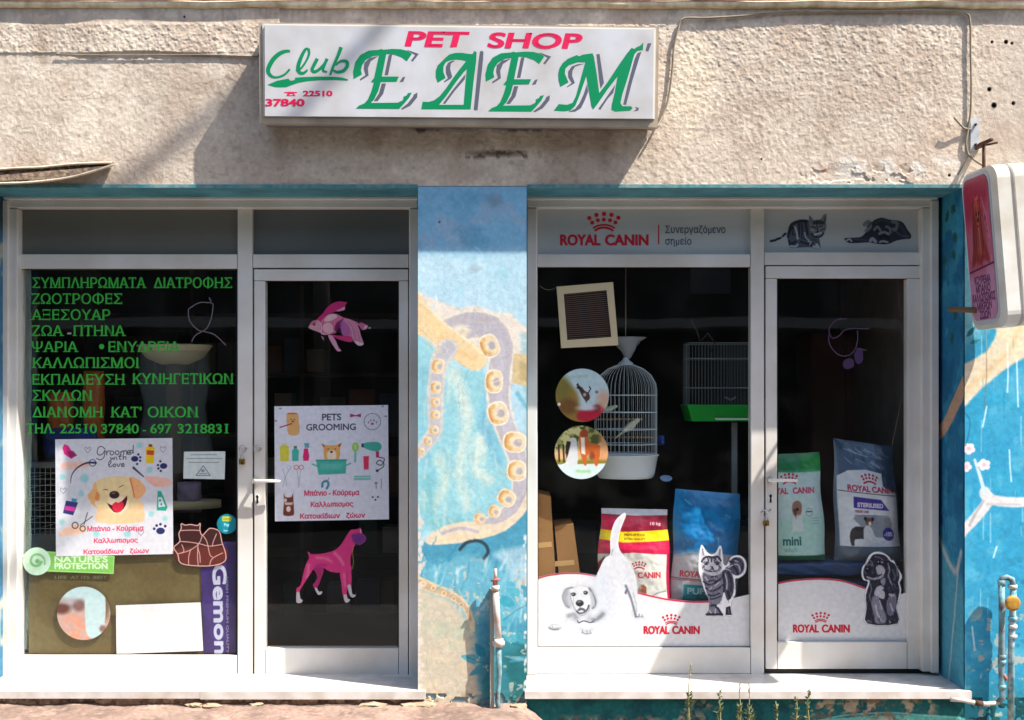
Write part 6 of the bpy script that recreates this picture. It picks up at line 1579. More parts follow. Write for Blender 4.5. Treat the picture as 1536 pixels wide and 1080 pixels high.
def bird(c, L, ang, col, label):
    """small budgerigar: one body with tail, a beak and an eye as parts"""
    t = thing('budgerigar', c, label, 'bird'); R_ = Matrix.Rotation(math.radians(ang), 3, 'Y')
    prof = [(-1.25, .02, 0), (-.8, .06, 0), (-.45, .10, 0), (-.2, .19, 0), (.1, .25, 0), (.35, .23, 0), (.5, .17, .02), (.62, .165, .03), (.75, .16, .03), (.86, .11, .02), (.92, .03, .0)]
    vs, fs = [], []; n = 12
    for x, r_, up in prof:
        for k in range(n):
            a = 2*math.pi*k/n; vs.append(c+R_ @ Vector((x*L, r_*L*math.cos(a)*.8, r_*L*math.sin(a)+up*L)))
    for i in range(len(prof)-1):
        for k in range(n): fs.append((i*n+k, i*n+(k+1) % n, (i+1)*n+(k+1) % n, (i+1)*n+k))
    mesh('body', vs, fs, col, t, smooth=True)
    for s_ in (-1, 1):
        bm = bmesh.new(); bmesh.ops.create_uvsphere(bm, u_segments=10, v_segments=6, radius=1)
        for v in bm.verts: v.co = c+R_ @ Vector((v.co.x*L*.42-.15*L, s_*.19*L+v.co.y*.04*L, v.co.z*.13*L+.02*L))
        bm_obj('wing', bm, col, t, smooth=True)
    tube('beak', [c+R_ @ Vector((.88*L, 0, .02*L)), c+R_ @ Vector((.97*L, 0, -.05*L))], .03*L, mat('beak', (150, 130, 90), .5), t, 6, taper=[1, .3])
    for s_ in (-1, 1): tube('leg', [c+R_ @ Vector((.05*L, s_*.08*L, -.2*L)), c+Vector((.0, s_*.08*L, -.34*L))], .02*L, mat('beak', (0, 0, 0)), t, 5)
bird(cc+Vector((.015, -.03, .155)), .082, -38, mat('pale_yellow_feathers', (214, 214, 186), .9, bump=.001, scale=90), 'pale yellow budgerigar perched leaning in the middle of the domed cage')
bird(cc+Vector((-.10, -.04, .255)), .060, -20, mat('grey_green_feathers', (176, 196, 176), .9, bump=.001, scale=90), 'smaller grey green budgerigar on the upper perch next to the round stickers')

# ---- rectangular cage with a green tray
C2 = thing('small_cage', W(1080, 600, .68), 'rectangular wire cage with a bright green tray in the upper right of the right window', 'pet cage')
a0 = W(1034, 514, .62); b0 = W(1140, 608, .62); wires = []
nx_ = 22
for i in range(nx_+1):
    x = a0.x+(b0.x-a0.x)*i/nx_
    for y in (.62, .86): wires.append(([Vector((x, y, a0.z)), Vector((x, y, b0.z))], .0010))
    wires.append(([Vector((x, .62, a0.z)), Vector((x, .86, a0.z))], .0010))
for i in range(8):
    y = .62+.24*i/7
    for x in (a0.x, b0.x): wires.append(([Vector((x, y, a0.z)), Vector((x, y, b0.z))], .0010))
props(join_tubes('wire', wires, mat('grey_cage_wire', (130, 138, 142), .4), C2, 4), kind='stuff')
for zf in (0, .25, .72, 1):
    z_ = a0.z+(b0.z-a0.z)*zf; tube('rail', [Vector(p) for p in ((a0.x, .62, z_), (b0.x, .62, z_), (b0.x, .86, z_), (a0.x, .86, z_))], .002, mat('grey_cage_wire', (0, 0, 0)), C2, 6, closed=True)
quad_box('tray', [(1031, 607), (1145, 607), (1140, 632), (1038, 632)], .60, .88, mat('bright_green_plastic', (16, 140, 44), .35), C2, .004)
quad_box('tray_lip', [(1072, 627), (1140, 627), (1139, 630), (1074, 630)], .592, .599, mat('pale_tray_lip', (190, 210, 190), .4), C2, .001)
tube('food_bowl', [W(1088, 596, .7), W(1096, 600, .7), W(1104, 596, .7)], .006, mat('grey_cage_wire', (0, 0, 0)), C2, 6)
box('cage_stand', 1098, 634, 1106, 800, .70, .73, mat('grey_stand', (120, 124, 128), .4), C2)
# dark tinsel-like ornament on the cage
cvb = [W(p[0], p[1], .60) for p in ((1035, 480), (1045, 495), (1050, 512), (1062, 500), (1072, 514), (1066, 528))]
o = tube('dark_ribbon', cvb, .004, mat('dark_ribbon', (46, 44, 48), .6), None, 6); props(o, 'dark ribbon dangling over the top of the rectangular cage', 'ribbon')

# ---- platform and goods behind the right glass
box('display_platform', 800, 905, 1440, 985, .43, 1.25, mat('dark_platform', (64, 60, 56), .8), None)
props(bpy.data.objects['display_platform'], 'low dark platform inside the right shopfront on which boxes and bags stand', 'platform')
M_card = mat('cardboard', (150, 108, 64), .85, bump=.0008, scale=120, var=.12, vscale=4)
def carton(c4, d0, d1, label):
    t = thing('cardboard_box', W(c4[2][0], c4[2][1], d0), label, 'box')
    quad_box('carton', c4, d0, d1, M_card, t, .002)
    x0, x1 = c4[0][0], c4[1][0]; ym = c4[0][1]+(c4[2][1]-c4[0][1])*.45
    film('tape', [[(c4[0][0]+.5, ym), (c4[1][0]+1, ym-2), (c4[1][0]+2, ym+6), (c4[0][0]+.5, ym+8)]], mat('parcel_tape', (190, 150, 100), .3), t, at_depth(d0-.0006))
carton([(806, 740), (826, 744), (836, 905), (804, 905)], .44, .75, 'tall brown cardboard box at the left edge of the right window')
carton([(832, 790), (860, 786), (876, 905), (842, 905)], .46, .8, 'shorter brown cardboard box leaning beside the taller one')

def food_bag(name, label, cv, c4, d, thick, back, seed=1, amp=.010, m=None):
    x0, y0, x1, y1 = cv.b
    t = thing(name, W((c4[2][0]+c4[3][0])/2, c4[2][1], d+thick/2), label, 'bag')
    w1 = field(cv.ny, cv.nx, 22*cv.res, seed, 3)-.5; w2 = field(cv.ny, cv.nx, 55*cv.res, seed+1, 2)-.5
    def f(X, Y):
        u = (X-x0)/(x1-x0); v = (Y-y0)/(y1-y0); tl, tr, br, bl = c4
        e = 1.5*np.sin(v*9+seed)*np.sin(u*math.pi)*0+1.2*np.sin(v*11+seed)*(np.abs(u-.5)*2)**3*np.sign(u-.5)
        XX = (tl[0]*(1-u)+tr[0]*u)*(1-v)+(bl[0]*(1-u)+br[0]*u)*v+e; YY = (tl[1]*(1-u)+tr[1]*u)*(1-v)+(bl[1]*(1-u)+br[1]*u)*v
        b = (1-np.abs(2*u-1)**3.5)*np.clip(v*2.4, 0, 1)**.7*(1-np.clip(v*12-11, 0, 1)**2*.7)
        dd = d-thick*.5*b+(w1*amp+w2*amp*1.6)*np.clip(b*1.5+.15, 0, 1)
        k = (D0+d)/D0/F
        return (XX-768)*k, dd, EYE-(YY-600)*k
    cv.out('front_panel', f, m or M_bagprint, t, smooth=True)
    bm = bmesh.new(); rows = []; tl, tr, br, bl = c4
    for j in range(13):
        v = j/12; row = []
        for i in range(13):
            u = i/12; e = 1.2*math.sin(v*11+seed)*(abs(u-.5)*2)**3*(1 if u > .5 else -1)
            px = (tl[0]*(1-u)+tr[0]*u)*(1-v)+(bl[0]*(1-u)+br[0]*u)*v+e; py = (tl[1]*(1-u)+tr[1]*u)*(1-v)+(bl[1]*(1-u)+br[1]*u)*v
            b = (1-abs(2*u-1)**3.5)*min(v*2.4, 1)**.7; q = W(px, py, d); q.y = d+.001+thick*.5*b; row.append(bm.verts.new(q))
        rows.append(row)
    for a, b in zip(rows[:-1], rows[1:]):
        for i in range(12): bm.faces.new((a[i], a[i+1], b[i+1], b[i]))
    bm_obj('back_panel', bm, back, t, smooth=True)
    return t
def cv_crown(cv, cx, y0, k, col):
    for x, y, r_ in ((-22, -25, 3.3), (-11.4, -29.6, 3.4), (0, -31, 3.4), (11.2, -29.8, 3.4), (21.6, -25.4, 3.3), (-17.6, -18, 3.1), (-9.2, -21.5, 3.1), (-.2, -22.6, 3.1), (9, -21.5, 3.1), (17.2, -18.4, 3.1)): cv.ell(cx+k*x, y0+k*y, k*r_, k*r_, col, .4)
    cv.line([(cx+k*x, y0+k*y) for x, y in ((-16.5, -8), (-9, -12), (0, -13.4), (9, -12), (16.5, -8))], 4.6*k, col, .4, 1, 4)

# crimson bag
z = lambda p: zoomed(p, 890, 750, 6.678)
cv = Canvas(893, 757, 1008, 905, 2.0, (226, 222, 212))
cv.poly([(880, 750), (1015, 750), (1015, 828), (950, 823), (880, 828)], (214, 26, 76), .5); cv.poly([(880, 750), (1015, 750), (1015, 792), (930, 793), (912, 768), (880, 766)], (140, 28, 50), .6); cv.blot((110, 24, 60), 20, .5, .15, .5, 131, rect=(900, 762, 1015, 792, 8))
cv.poly([(880, 788), (930, 792), (1015, 788), (1015, 805), (930, 808), (880, 803)], (246, 212, 20), .5); cv.text('PREMIUM FOOD', 933, 798, 3.4, (120, 90, 10), w=34, bold=.2); cv.text('EXTRA QUALITY', 933, 804, 3.0, (130, 96, 10), w=34, bold=.15)
cv.poly([(880, 757), (1015, 757), (1015, 766), (950, 767), (880, 765)], (206, 206, 212), .5); cv.text('10 kg', 977, 781, 4, (226, 190, 206), w=18, bold=.3)
cv.poly([(1002, 826), (1012, 826), (1012, 910), (1000, 910)], (190, 24, 70), .5); cv.poly([(890, 845), (903, 830), (903, 906), (888, 906)], (150, 30, 60), 1.0)
cv_crown(cv, 957, 852, .46, (180, 30, 56)); cv.text('CANIN', 955, 862, 8.2, (206, 30, 56), w=36, bold=.5); cv.text('ROYAL', 917, 862, 8.2, (206, 30, 56), w=33, bold=.5)
cv.poly([(955, 880), (960, 872), (968, 876), (966, 895), (956, 895)], (160, 90, 60), 1, 1, 2); cv.line([(974, 893), (985, 886), (998, 884)], 2, (120, 120, 126), .8, .8, 2)
cv.blot((190, 190, 186), 16, .55, .1, .6, 133, rect=(905, 835, 1000, 905, 8)); cv.grain(.04, 10, 134, 2)
food_bag('dog_food_bag', 'crimson and white dog food bag with a yellow band, in the right window', cv, [(902, 762), (1001, 764), (1008, 906), (893, 906)], .50, .12, mat('crimson_bag_back', (160, 30, 60), .4), 3, .013)
# blue bag
cv = Canvas(1008, 730, 1112, 905, 2.0, (20, 124, 186))
cv.blot((40, 150, 210), 26, .5, .15, .6, 141); cv.blot((14, 96, 150), 22, .58, .1, .5, 142)
cv.poly([(1000, 832), (1030, 823), (1060, 822), (1120, 828), (1120, 910), (1000, 910)], (190, 186, 190), .6); cv.poly([(1000, 826), (1020, 822), (1050, 818), (1058, 824), (1010, 832)], (120, 160, 190), 1.5, .7)
cv.text('ROYAL', 1020, 861, 8.6, (206, 40, 60), w=34, bold=.5); cv.text('CANIN', 1057, 861, 8.6, (206, 40, 60), w=36, bold=.5); cv_crown(cv, 1056, 850, .42, (170, 40, 60)); cv.line([(1008, 863.5), (1050, 865), (1110, 866)], 1, (60, 40, 50), .4); cv.line([(1008, 866), (1110, 868.5)], 1.2, (206, 90, 90), .4)
cv.poly([(1026, 873), (1110, 874), (1110, 900), (1025, 898)], (30, 140, 150), .5); cv.text('PUPPY', 1032, 887, 9, (170, 216, 222), w=44, bold=.5); cv.text('FOOD', 1032, 895, 3.4, (120, 190, 200), bold=.1)
for P_ in ([(1024, 745), (1034, 752)], [(1076, 800), (1078, 816)], [(1088, 764), (1096, 768)], [(1060, 830), (1050, 850)]): cv.line(P_, 1.6, (150, 196, 226), .8, .6)
food_bag('puppy_food_bag', 'blue and grey puppy food bag with its upper part folded soft, in the right window', cv, [(1012, 733), (1111, 741), (1104, 906), (1006, 906)], .50, .13, mat('blue_bag_back', (20, 90, 140), .4), 5, .020)
# green bag behind the right door
cv = Canvas(1140, 678, 1240, 840, 2.0, (170, 208, 200))
cv.poly([(1130, 670), (1250, 670), (1250, 706), (1190, 707), (1130, 704)], (16, 120, 70), .5); cv.poly([(1206, 680), (1250, 680), (1250, 706), (1206, 706)], (20, 150, 50), 3, .7)
cv.poly([(1130, 706), (1240, 708), (1240, 770), (1130, 780)], (196, 216, 218), 6, .8)
cv_crown(cv, 1182, 728, .62, (196, 40, 80)); cv.text('ROYAL', 1141, 738, 8.4, (196, 40, 80), w=37, bold=.45); cv.text('CANIN', 1187, 738, 8.4, (196, 40, 80), w=37, bold=.45)
cv.poly([(1186, 752), (1195, 749), (1201, 756), (1198, 772), (1190, 776), (1184, 764)], (150, 110, 96), .8, 1, 2); cv.ell(1193, 762, 2.4, 2.4, (50, 36, 36), .6); cv.poly([(1183, 772), (1200, 770), (1203, 796), (1184, 796)], (206, 216, 214), 1.5, .9); cv.poly([(1186, 762), (1192, 760), (1190, 776)], (90, 60, 50), 1, .9)
cv.ring(1213, 767, 6, .8, (120, 140, 150), .4); cv.line([(1209, 766), (1217, 766)], 2, (60, 90, 100), .5); cv.text('mini', 1168, 816, 13, (24, 96, 90), w=29, bold=.5); cv.text('adult', 1170, 826, 7, (120, 176, 166), w=20, bold=.1)
for y in (776, 780, 784): cv.line([(1216, y), (1228, y)], .8, (120, 150, 150), .4, .8)
cv.poly([(1130, 832), (1250, 832), (1250, 842), (1130, 842)], (20, 104, 76), .8)
food_bag('mini_food_bag', 'pale green food bag with a dark green top behind the right door', cv, [(1146, 682), (1228, 678), (1239, 839), (1146, 840)], .50, .12, mat('green_bag_back', (30, 110, 80), .4), 7, .012)
# violet label bag in clear wrap
cv = Canvas(1248, 656, 1356, 842, 2.0, (56, 74, 98))
cv.blot((96, 120, 150), 22, .5, .15, .6, 151); cv.poly([(1250, 660), (1256, 720), (1262, 800), (1258, 845), (1240, 845), (1240, 656)], (120, 136, 150), 2, .8)
cv.poly([(1252, 712), (1270, 702), (1300, 698), (1328, 702), (1328, 722), (1352, 732), (1354, 816), (1254, 816)], (222, 226, 230), .6); cv.poly([(1254, 742), (1352, 742), (1354, 817), (1254, 817)], (226, 229, 234), .5)
cv_crown(cv, 1305, 724, .6, (180, 30, 66)); cv.text('ROYAL', 1268, 732, 8.2, (190, 30, 66), w=36, bold=.45); cv.text('CANIN', 1308, 732, 8.2, (190, 30, 66), w=38, bold=.45); cv.line([(1254, 733.5), (1350, 736)], 1.2, (60, 30, 50), .4)
cv.poly([(1276, 741), (1322, 743), (1336, 760), (1276, 758)], (70, 50, 150), .5); cv.text('STERILISED', 1282, 756, 6.2, (226, 226, 240), w=43, bold=.5); cv.text('WEIGHT CARE', 1278, 765, 3.4, (150, 40, 80), w=22, bold=.15); cv.line([(1278, 769), (1334, 768)], 1, (120, 120, 140), .4)
cv.poly([(1278, 770), (1336, 770), (1334, 798), (1310, 802), (1282, 782)], (130, 136, 146), 1, .8, 2)
cv.poly([(1268, 802), (1272, 790), (1284, 786), (1300, 792), (1302, 814), (1298, 815), (1296, 806), (1276, 806), (1275, 815), (1270, 815)], (60, 56, 60), .8, 1, 2); cv.poly([(1290, 790), (1300, 784), (1308, 800), (1304, 815), (1292, 815)], (222, 222, 226), .8, 1, 2); cv.ell(1300, 778, 6, 6, (120, 84, 70), .8); cv.ell(1301, 781, 2.6, 3.2, (226, 220, 216), .6); cv.ell(1294, 774, 2.4, 3, (40, 34, 38), .6); cv.ell(1306, 774, 2.4, 3, (40, 34, 38), .6)
cv.ell(1332, 797, 10.5, 10.5, (60, 50, 150), .5); cv.text('-10%', 1332, 800, 6, (220, 220, 240), w=15, bold=.4, anchor='m')
cv.poly([(1240, 818), (1360, 818), (1360, 850), (1240, 850)], (100, 116, 128), 2, .9)
for i in range(22): x = rng.uniform(1254, 1330); y = rng.uniform(662, 690); cv.line([(x, y), (x+rng.uniform(8, 24), y+rng.uniform(3, 9))], rng.uniform(.8, 2.4), (176, 200, 226), .8, .55)
food_bag('sterilised_food_bag', 'grey food bag with a violet label, wrapped in clear plastic, behind the right door', cv, [(1250, 657), (1338, 670), (1354, 842), (1252, 842)], .52, .13, mat('grey_bag_back', (90, 106, 124), .4), 9, .018)
for i, (x0, y0, x1, y1, lb) in enumerate(((1150, 842, 1352, 868, 'upper navy blue sack lying flat under the standing bags behind the right door'), (1146, 870, 1356, 904, 'lower navy blue sack lying flat on the platform behind the right door'))):
    bm = bmesh.new(); bmesh.ops.create_cube(bm, size=2); bmesh.ops.subdivide_edges(bm, edges=bm.edges[:], cuts=14, use_grid_fill=True)
    a = W(x0, y0, .46); b = W(x1, y1, .46); cx, cz = (a.x+b.x)/2, (a.z+b.z)/2; hx_, hz = (b.x-a.x)/2, (a.z-b.z)/2
    for v in bm.verts:
        u, q, w_ = v.co; e = (1-abs(u)**6*.5)*(1-abs(q)**6*.4)
        v.co = Vector((cx+u*hx_, .64+q*.17+.006*math.sin(u*13+w_*3+i), cz+w_*hz*e+.004*math.sin(u*17+q*5+i*2)))
    props(bm_obj('flat_sack', bm, mat('navy_sack', (40, 76, 120), .35, bump=.006, scale=16, var=.3), None, smooth=True), lb, 'bag')
sack('toy_bone', 'small blue chew toy behind the lower round sticker beside the cage', 990, 654, 998, 668, .70, (40, 90, 200), 'toy', .4, 11)
lathe('dish', [(0, -.002), (.03, -.002), (.034, .004), (.03, .003), (0, .0)], W(999, 718, .6), mat('pale_blue_dish', (130, 160, 200), .3), None, 20, rot=Matrix.Rotation(math.radians(25), 3, 'X'))
props(bpy.data.objects['dish'], 'small pale blue dish right below the domed cage', 'dish')

# ---- white brand film with the big puppy, on the right window
VD = GLS-.0006
cv = Canvas(806, 768, 1127, 973, 1.9, (212, 212, 213), 0)
z = lambda p: zoomed(p, 820, 760, 5.4)
cv.poly([(800, 872), (820, 865), (846, 861), (872, 861), (900, 866), (930, 880), (962, 890), (1000, 899), (1040, 903), (1080, 902), (1130, 890), (1135, 980), (800, 980)], (212, 212, 213), .5)
cv.line([(806, 867.5), (826, 862.5), (850, 860), (872, 860.5), (896, 864.5)], 2.2, (176, 40, 70), .5, 1, 3); cv.line([(955, 889), (1000, 899), (1040, 903), (1075, 902)], 2.6, (196, 30, 66), .5, 1, 3)
body = z([(632, 50), (610, 62), (560, 110), (525, 200), (515, 300), (515, 385), (470, 420), (430, 500), (400, 620), (500, 900), (700, 880), (735, 700), (720, 560), (680, 470), (640, 410), (590, 350), (580, 270), (600, 180), (636, 90), (642, 62)])
cv.poly(body, (216, 216, 217), .5, 1, 3); film_alpha = cv.a.copy()
cv.line([*z([(515, 385), (515, 300), (525, 200), (560, 110), (610, 62), (632, 50), (642, 64), (636, 90), (600, 180), (580, 270), (590, 350)])], 2.0, (240, 240, 240), .5, 1, 3)
cv.line(z([(540, 380), (545, 280), (570, 180), (610, 100)]), 9, (206, 208, 212), 2.5, .9, 3, 4); cv.line(z([(420, 620), (470, 640), (500, 700)]), 10, (206, 212, 226), 5, .5); cv.line(z([(530, 440), (600, 520), (640, 640)]), 16, (214, 216, 222), 8, .6, 3)
cv.line(z([(525, 392), (535, 350)]), 1.6, (120, 120, 126), .8, .8)
for P_, w_, c_, s_, al in (([(430, 560), (450, 640), (480, 760), (470, 860)], 34, (188, 194, 206), 12, .55), ([(640, 470), (680, 560), (700, 680)], 14, (190, 192, 198), 7, .6), ([(560, 420), (560, 520), (600, 600)], 18, (200, 202, 208), 9, .5), ([(200, 680), (230, 640), (330, 640), (370, 680)], 6, (196, 198, 204), 4, .7), ([(160, 690), (165, 760), (180, 800)], 10, (150, 152, 160), 3, .7), ([(365, 680), (385, 740), (385, 800)], 8, (160, 162, 170), 3, .7), ([(215, 800), (250, 870), (320, 880), (350, 830)], 8, (180, 182, 188), 4, .6), ([(180, 890), (215, 900), (245, 915)], 10, (120, 122, 132), 4, .5), ([(350, 910), (410, 905), (455, 870)], 10, (120, 122, 132), 4, .5), ([(60, 950), (140, 930), (220, 940), (250, 980)], 10, (196, 198, 202), 5, .6), ([(300, 960), (400, 950), (480, 900), (520, 800)], 16, (196, 200, 208), 8, .5), ([(20, 985), (60, 990), (110, 985)], 5, (150, 152, 160), 2, .7), ([(285, 1000), (320, 1010), (365, 1000)], 7, (176, 178, 186), 3, .7), ([(700, 860), (730, 900), (770, 895)], 7, (180, 182, 188), 3, .6), ([(245, 730), (262, 700), (290, 720)], 8, (190, 192, 198), 4, .6)):
    cv.line(z(P_), w_, c_, s_, al, 4)
for i in range(240):   # short fur strokes
    x = rng.uniform(430, 720); y = rng.uniform(420, 880)
    cx_, cy_ = z([(x, y)])[0]; cv.line([(cx_, cy_), (cx_+rng.uniform(-1, 1.5), cy_+rng.uniform(2, 5))], .7, [(186, 188, 196), (228, 228, 230), (200, 202, 208)][rng.randint(3)], .4, .6)
for P_, w_, c_, s_ in (([(640, 640), (662, 690), (688, 760), (712, 850), (722, 890)], 3.0, (84, 90, 104), 1.4), ([(645, 680), (640, 700)], 3, (70, 76, 90), 1.2), ([(700, 700), (722, 780), (730, 850)], 1.4, (150, 154, 164), 1), ([(720, 890), (745, 892), (750, 870)], 1.4, (90, 94, 106), .6), ([(755, 890), (780, 894), (770, 876)], 1.2, (110, 112, 122), .6),
                      ([(210, 655), (160, 670), (130, 730), (150, 790), (180, 815)], 2.6, (120, 122, 130), 1), ([(165, 680), (145, 740), (160, 785)], 4.5, (150, 152, 160), 2), ([(190, 700), (200, 760), (240, 850), (290, 880), (340, 840), (350, 800)], 1.3, (130, 132, 140), .8), ([(345, 660), (370, 700), (395, 760), (392, 800), (372, 822)], 2.6, (96, 100, 112), 1), ([(360, 700), (375, 760), (378, 800)], 4, (170, 172, 180), 2), ([(215, 660), (270, 635), (330, 650)], 1, (180, 182, 188), 1),
                      ([(200, 705), (218, 698), (235, 706)], 1.6, (70, 74, 84), .6), ([(300, 690), (315, 684), (332, 692)], 1.6, (70, 74, 84), .6), ([(245, 845), (262, 862), (300, 858), (330, 830), (340, 800)], 2.2, (50, 52, 62), .7), ([(270, 812), (268, 835)], 1.4, (60, 60, 70), .6), ([(262, 835), (285, 828), (305, 838)], 3.6, (70, 72, 82), .8), ([(190, 740), (215, 790)], 1.2, (150, 150, 160), 1), ([(215, 740), (222, 770)], 1, (140, 142, 150), .8),
                      ([(180, 885), (220, 872), (240, 900)], 4, (130, 132, 140), 2.5), ([(380, 920), (430, 895), (455, 870)], 5, (110, 114, 124), 2.5), ([(250, 925), (262, 940), (300, 925), (350, 938), (380, 930)], 1.8, (60, 64, 74), .6), ([(285, 905), (350, 880), (400, 900)], 2, (190, 192, 198), 1.5), ([(20, 980), (50, 995), (95, 992)], 2.4, (110, 112, 122), .8), ([(25, 975), (40, 955), (90, 958)], 1.2, (160, 162, 168), .8), ([(45, 965), (50, 980)], 1.2, (140, 142, 150), .5), ([(285, 1020), (320, 1032), (360, 1025)], 1.8, (120, 122, 130), .7), ([(290, 1000), (292, 1020)], 1.4, (130, 132, 140), .6), ([(325, 1000), (328, 1026)], 1.4, (130, 132, 140), .6), ([(350, 1005), (355, 1022)], 1.4, (130, 132, 140), .6), ([(100, 950), (160, 920), (200, 900)], 1.2, (190, 192, 198), 1), ([(150, 985), (230, 960), (270, 985)], 1, (200, 202, 206), 1)):
    cv.line(z(P_), w_, c_, s_, .9, 4)
for x, y, rx, ry in ((217, 712, 3.2, 2.6), (316, 700, 3.2, 2.4)): cx_, cy_ = z([(x, y)])[0]; cv.ell(cx_, cy_, rx, ry, (44, 46, 54), .6); cv.ell(cx_-.8, cy_-.8, .8, .7, (200, 200, 206), .3)
cx_, cy_ = z([(268, 782)])[0]; cv.ell(cx_, cy_, 6.0, 4.8, (38, 40, 48), .7); cv.ell(cx_-1, cy_-2, 2.6, 1.2, (120, 122, 130), .7)
t = thing('brand_film', W(960, 930, GLS), 'white window film with a playing labrador puppy, red line and crown logo', 'window film')
cv.a = film_alpha
cv.out('puppy_print', plane_fn(VD), M_print_cut, t, cut=True)
vf = at_depth(VD-.0005)
crown(t, 1007, 940, .56, vf); brand(t, 966, 950.5, 11, 83, vf)
# ---- tabby kitten sticker
cv = Canvas(1044, 815, 1122, 926, 2.6, (232, 232, 234), 0); z = lambda p: zoomed(p, 1030, 810, 9.0)
cv.poly(z([(195, 70), (225, 85), (265, 150), (310, 190), (350, 195), (400, 160), (440, 82), (470, 90), (485, 200), (495, 310), (530, 345), (570, 290), (600, 230), (680, 205), (750, 225), (800, 290), (805, 390), (770, 470), (700, 515), (655, 530), (660, 700), (640, 770), (600, 860), (612, 1020), (520, 1020), (470, 1030), (250, 1030), (290, 960), (310, 830), (240, 680), (190, 520), (160, 380), (170, 200)]), (232, 232, 234), .5, 1, 3)
B1, G1, L1 = (34, 34, 50), (120, 118, 134), (200, 196, 204)
cv.poly(z([(200, 110), (250, 200), (310, 210), (400, 205), (450, 110), (465, 260), (480, 360), (450, 430), (350, 460), (230, 430), (195, 340)]), L1, .6, 1, 2); cv.poly(z([(215, 440), (340, 460), (470, 430), (500, 600), (490, 740), (440, 860), (330, 860), (250, 640)]), G1, .6, 1, 2); cv.poly(z([(480, 420), (560, 400), (620, 480), (640, 620), (620, 740), (560, 820), (520, 740), (490, 560)]), (70, 70, 88), .6, 1, 2)
cv.poly(z([(520, 380), (580, 340), (600, 260), (680, 230), (750, 260), (780, 340), (760, 430), (690, 480), (620, 460), (580, 420)]), (80, 78, 96), .6, 1, 3); cv.poly(z([(310, 830), (440, 830), (400, 900), (480, 1010), (260, 1022), (300, 950)]), G1, .5, 1, 2); cv.poly(z([(530, 910), (590, 890), (608, 1012), (525, 1012)]), B1, .5)
for P_, w_, c_ in (([(205, 290), (240, 240), (300, 225), (350, 235), (420, 225), (460, 280)], 3, B1), ([(330, 250), (335, 290)], 2.4, B1), ([(235, 330), (290, 330)], 1.8, B1), ([(390, 330), (440, 325)], 1.8, B1), ([(330, 360), (350, 370), (360, 400)], 1.8, B1), ([(240, 400), (330, 425), (420, 410), (455, 370)], 2.4, (60, 56, 72)), ([(220, 340), (240, 380)], 1.4, G1), ([(440, 350), (430, 395)], 1.4, G1), ([(215, 120), (225, 200)], 2, G1), ([(450, 130), (445, 210)], 2, G1), ([(280, 270), (310, 250)], 1.2, B1), ([(380, 250), (410, 280)], 1.2, B1), ([(260, 440), (350, 470), (450, 440)], 3, L1),
                   ([(230, 560), (290, 600), (360, 590), (460, 520), (490, 470)], 2.6, B1), ([(300, 560), (350, 545), (420, 560)], 2, B1), ([(260, 650), (330, 690), (420, 660), (480, 610)], 2.6, B1), ([(290, 740), (360, 750), (440, 720)], 2.4, B1), ([(320, 800), (380, 790), (460, 760)], 2, B1), ([(330, 500), (400, 490)], 2, B1), ([(250, 500), (280, 540)], 2, L1), ([(380, 620), (440, 570)], 1.6, L1), ([(300, 670), (340, 640)], 1.6, L1), ([(520, 460), (545, 560), (540, 660)], 2, (190, 186, 196)), ([(560, 440), (600, 540), (600, 680)], 3, B1), ([(560, 700), (580, 780)], 4, B1), ([(490, 440), (505, 560), (500, 700)], 2.6, B1),
                   ([(590, 290), (620, 300)], 4, B1), ([(640, 250), (700, 260), (750, 320), (745, 400)], 2.4, B1), ([(620, 350), (670, 400), (690, 460)], 3.2, B1), ([(650, 330), (700, 340), (720, 400)], 1.6, L1), ([(560, 370), (620, 340)], 1.6, L1), ([(540, 390), (600, 420)], 1.2, L1), ([(655, 280), (690, 290)], 1.4, L1), ([(330, 890), (380, 880), (400, 910)], 3, B1), ([(270, 1005), (360, 1000), (480, 1008)], 3.4, B1), ([(310, 950), (330, 985)], 1.6, L1), ([(390, 930), (385, 990)], 1.6, L1), ([(420, 920), (470, 1000)], 3.4, B1), ([(560, 930), (575, 990)], 1.2, G1)):
    cv.line(z(P_), w_, c_, .5, .92, 3)
for x in (262, 415):
    cx_, cy_ = z([(x, 322)])[0]; cv.ell(cx_, cy_, 4.2, 3.2, (196, 194, 200), .5); cv.ell(cx_, cy_, 2.8, 2.2, (44, 44, 58), .5); cv.line([(cx_-4.4, cy_-1.6), (cx_, cy_-3.2), (cx_+4.2, cy_-1.2)], 1.3, B1, .5, 1, 3)
cv.poly(z([(322, 350), (355, 350), (338, 374)]), (80, 60, 70), .5); cv.line(z([(338, 374), (338, 392), (312, 404)]), 1.1, B1, .4, 1, 3); cv.line(z([(338, 392), (366, 402)]), 1.1, B1, .4)
for dx in (-1, 1):
    for k in (0, 1, 2): cv.line(z([(338+dx*40, 380+k*9), (338+dx*120, 368+k*22)]), .6, (210, 208, 214), .4, .8)
    cv.line(z([(338+dx*60, 240), (338+dx*40, 285), (338+dx*66, 300)]), 1.6, B1, .6, .9, 3); cv.line(z([(338+dx*100, 350), (338+dx*122, 378)]), 2, (60, 58, 74), .7, .9)
for i in range(420):
    x = rng.uniform(205, 790); y = rng.uniform(215, 860); cx_, cy_ = z([(x, y)])[0]
    jj = int((cy_-815)*cv.res); ii = int((cx_-1044)*cv.res)
    if 0 <= jj < cv.ny and 0 <= ii < cv.nx and cv.a[jj, ii] > .9 and cv.c[jj, ii].mean() < 205:
        cv.line([(cx_, cy_), (cx_+rng.uniform(-1.5, 1.5), cy_+rng.uniform(1.5, 4))], .6, np.clip(cv.c[jj, ii]+rng.uniform(-70, 70), 20, 225), .3, .7)
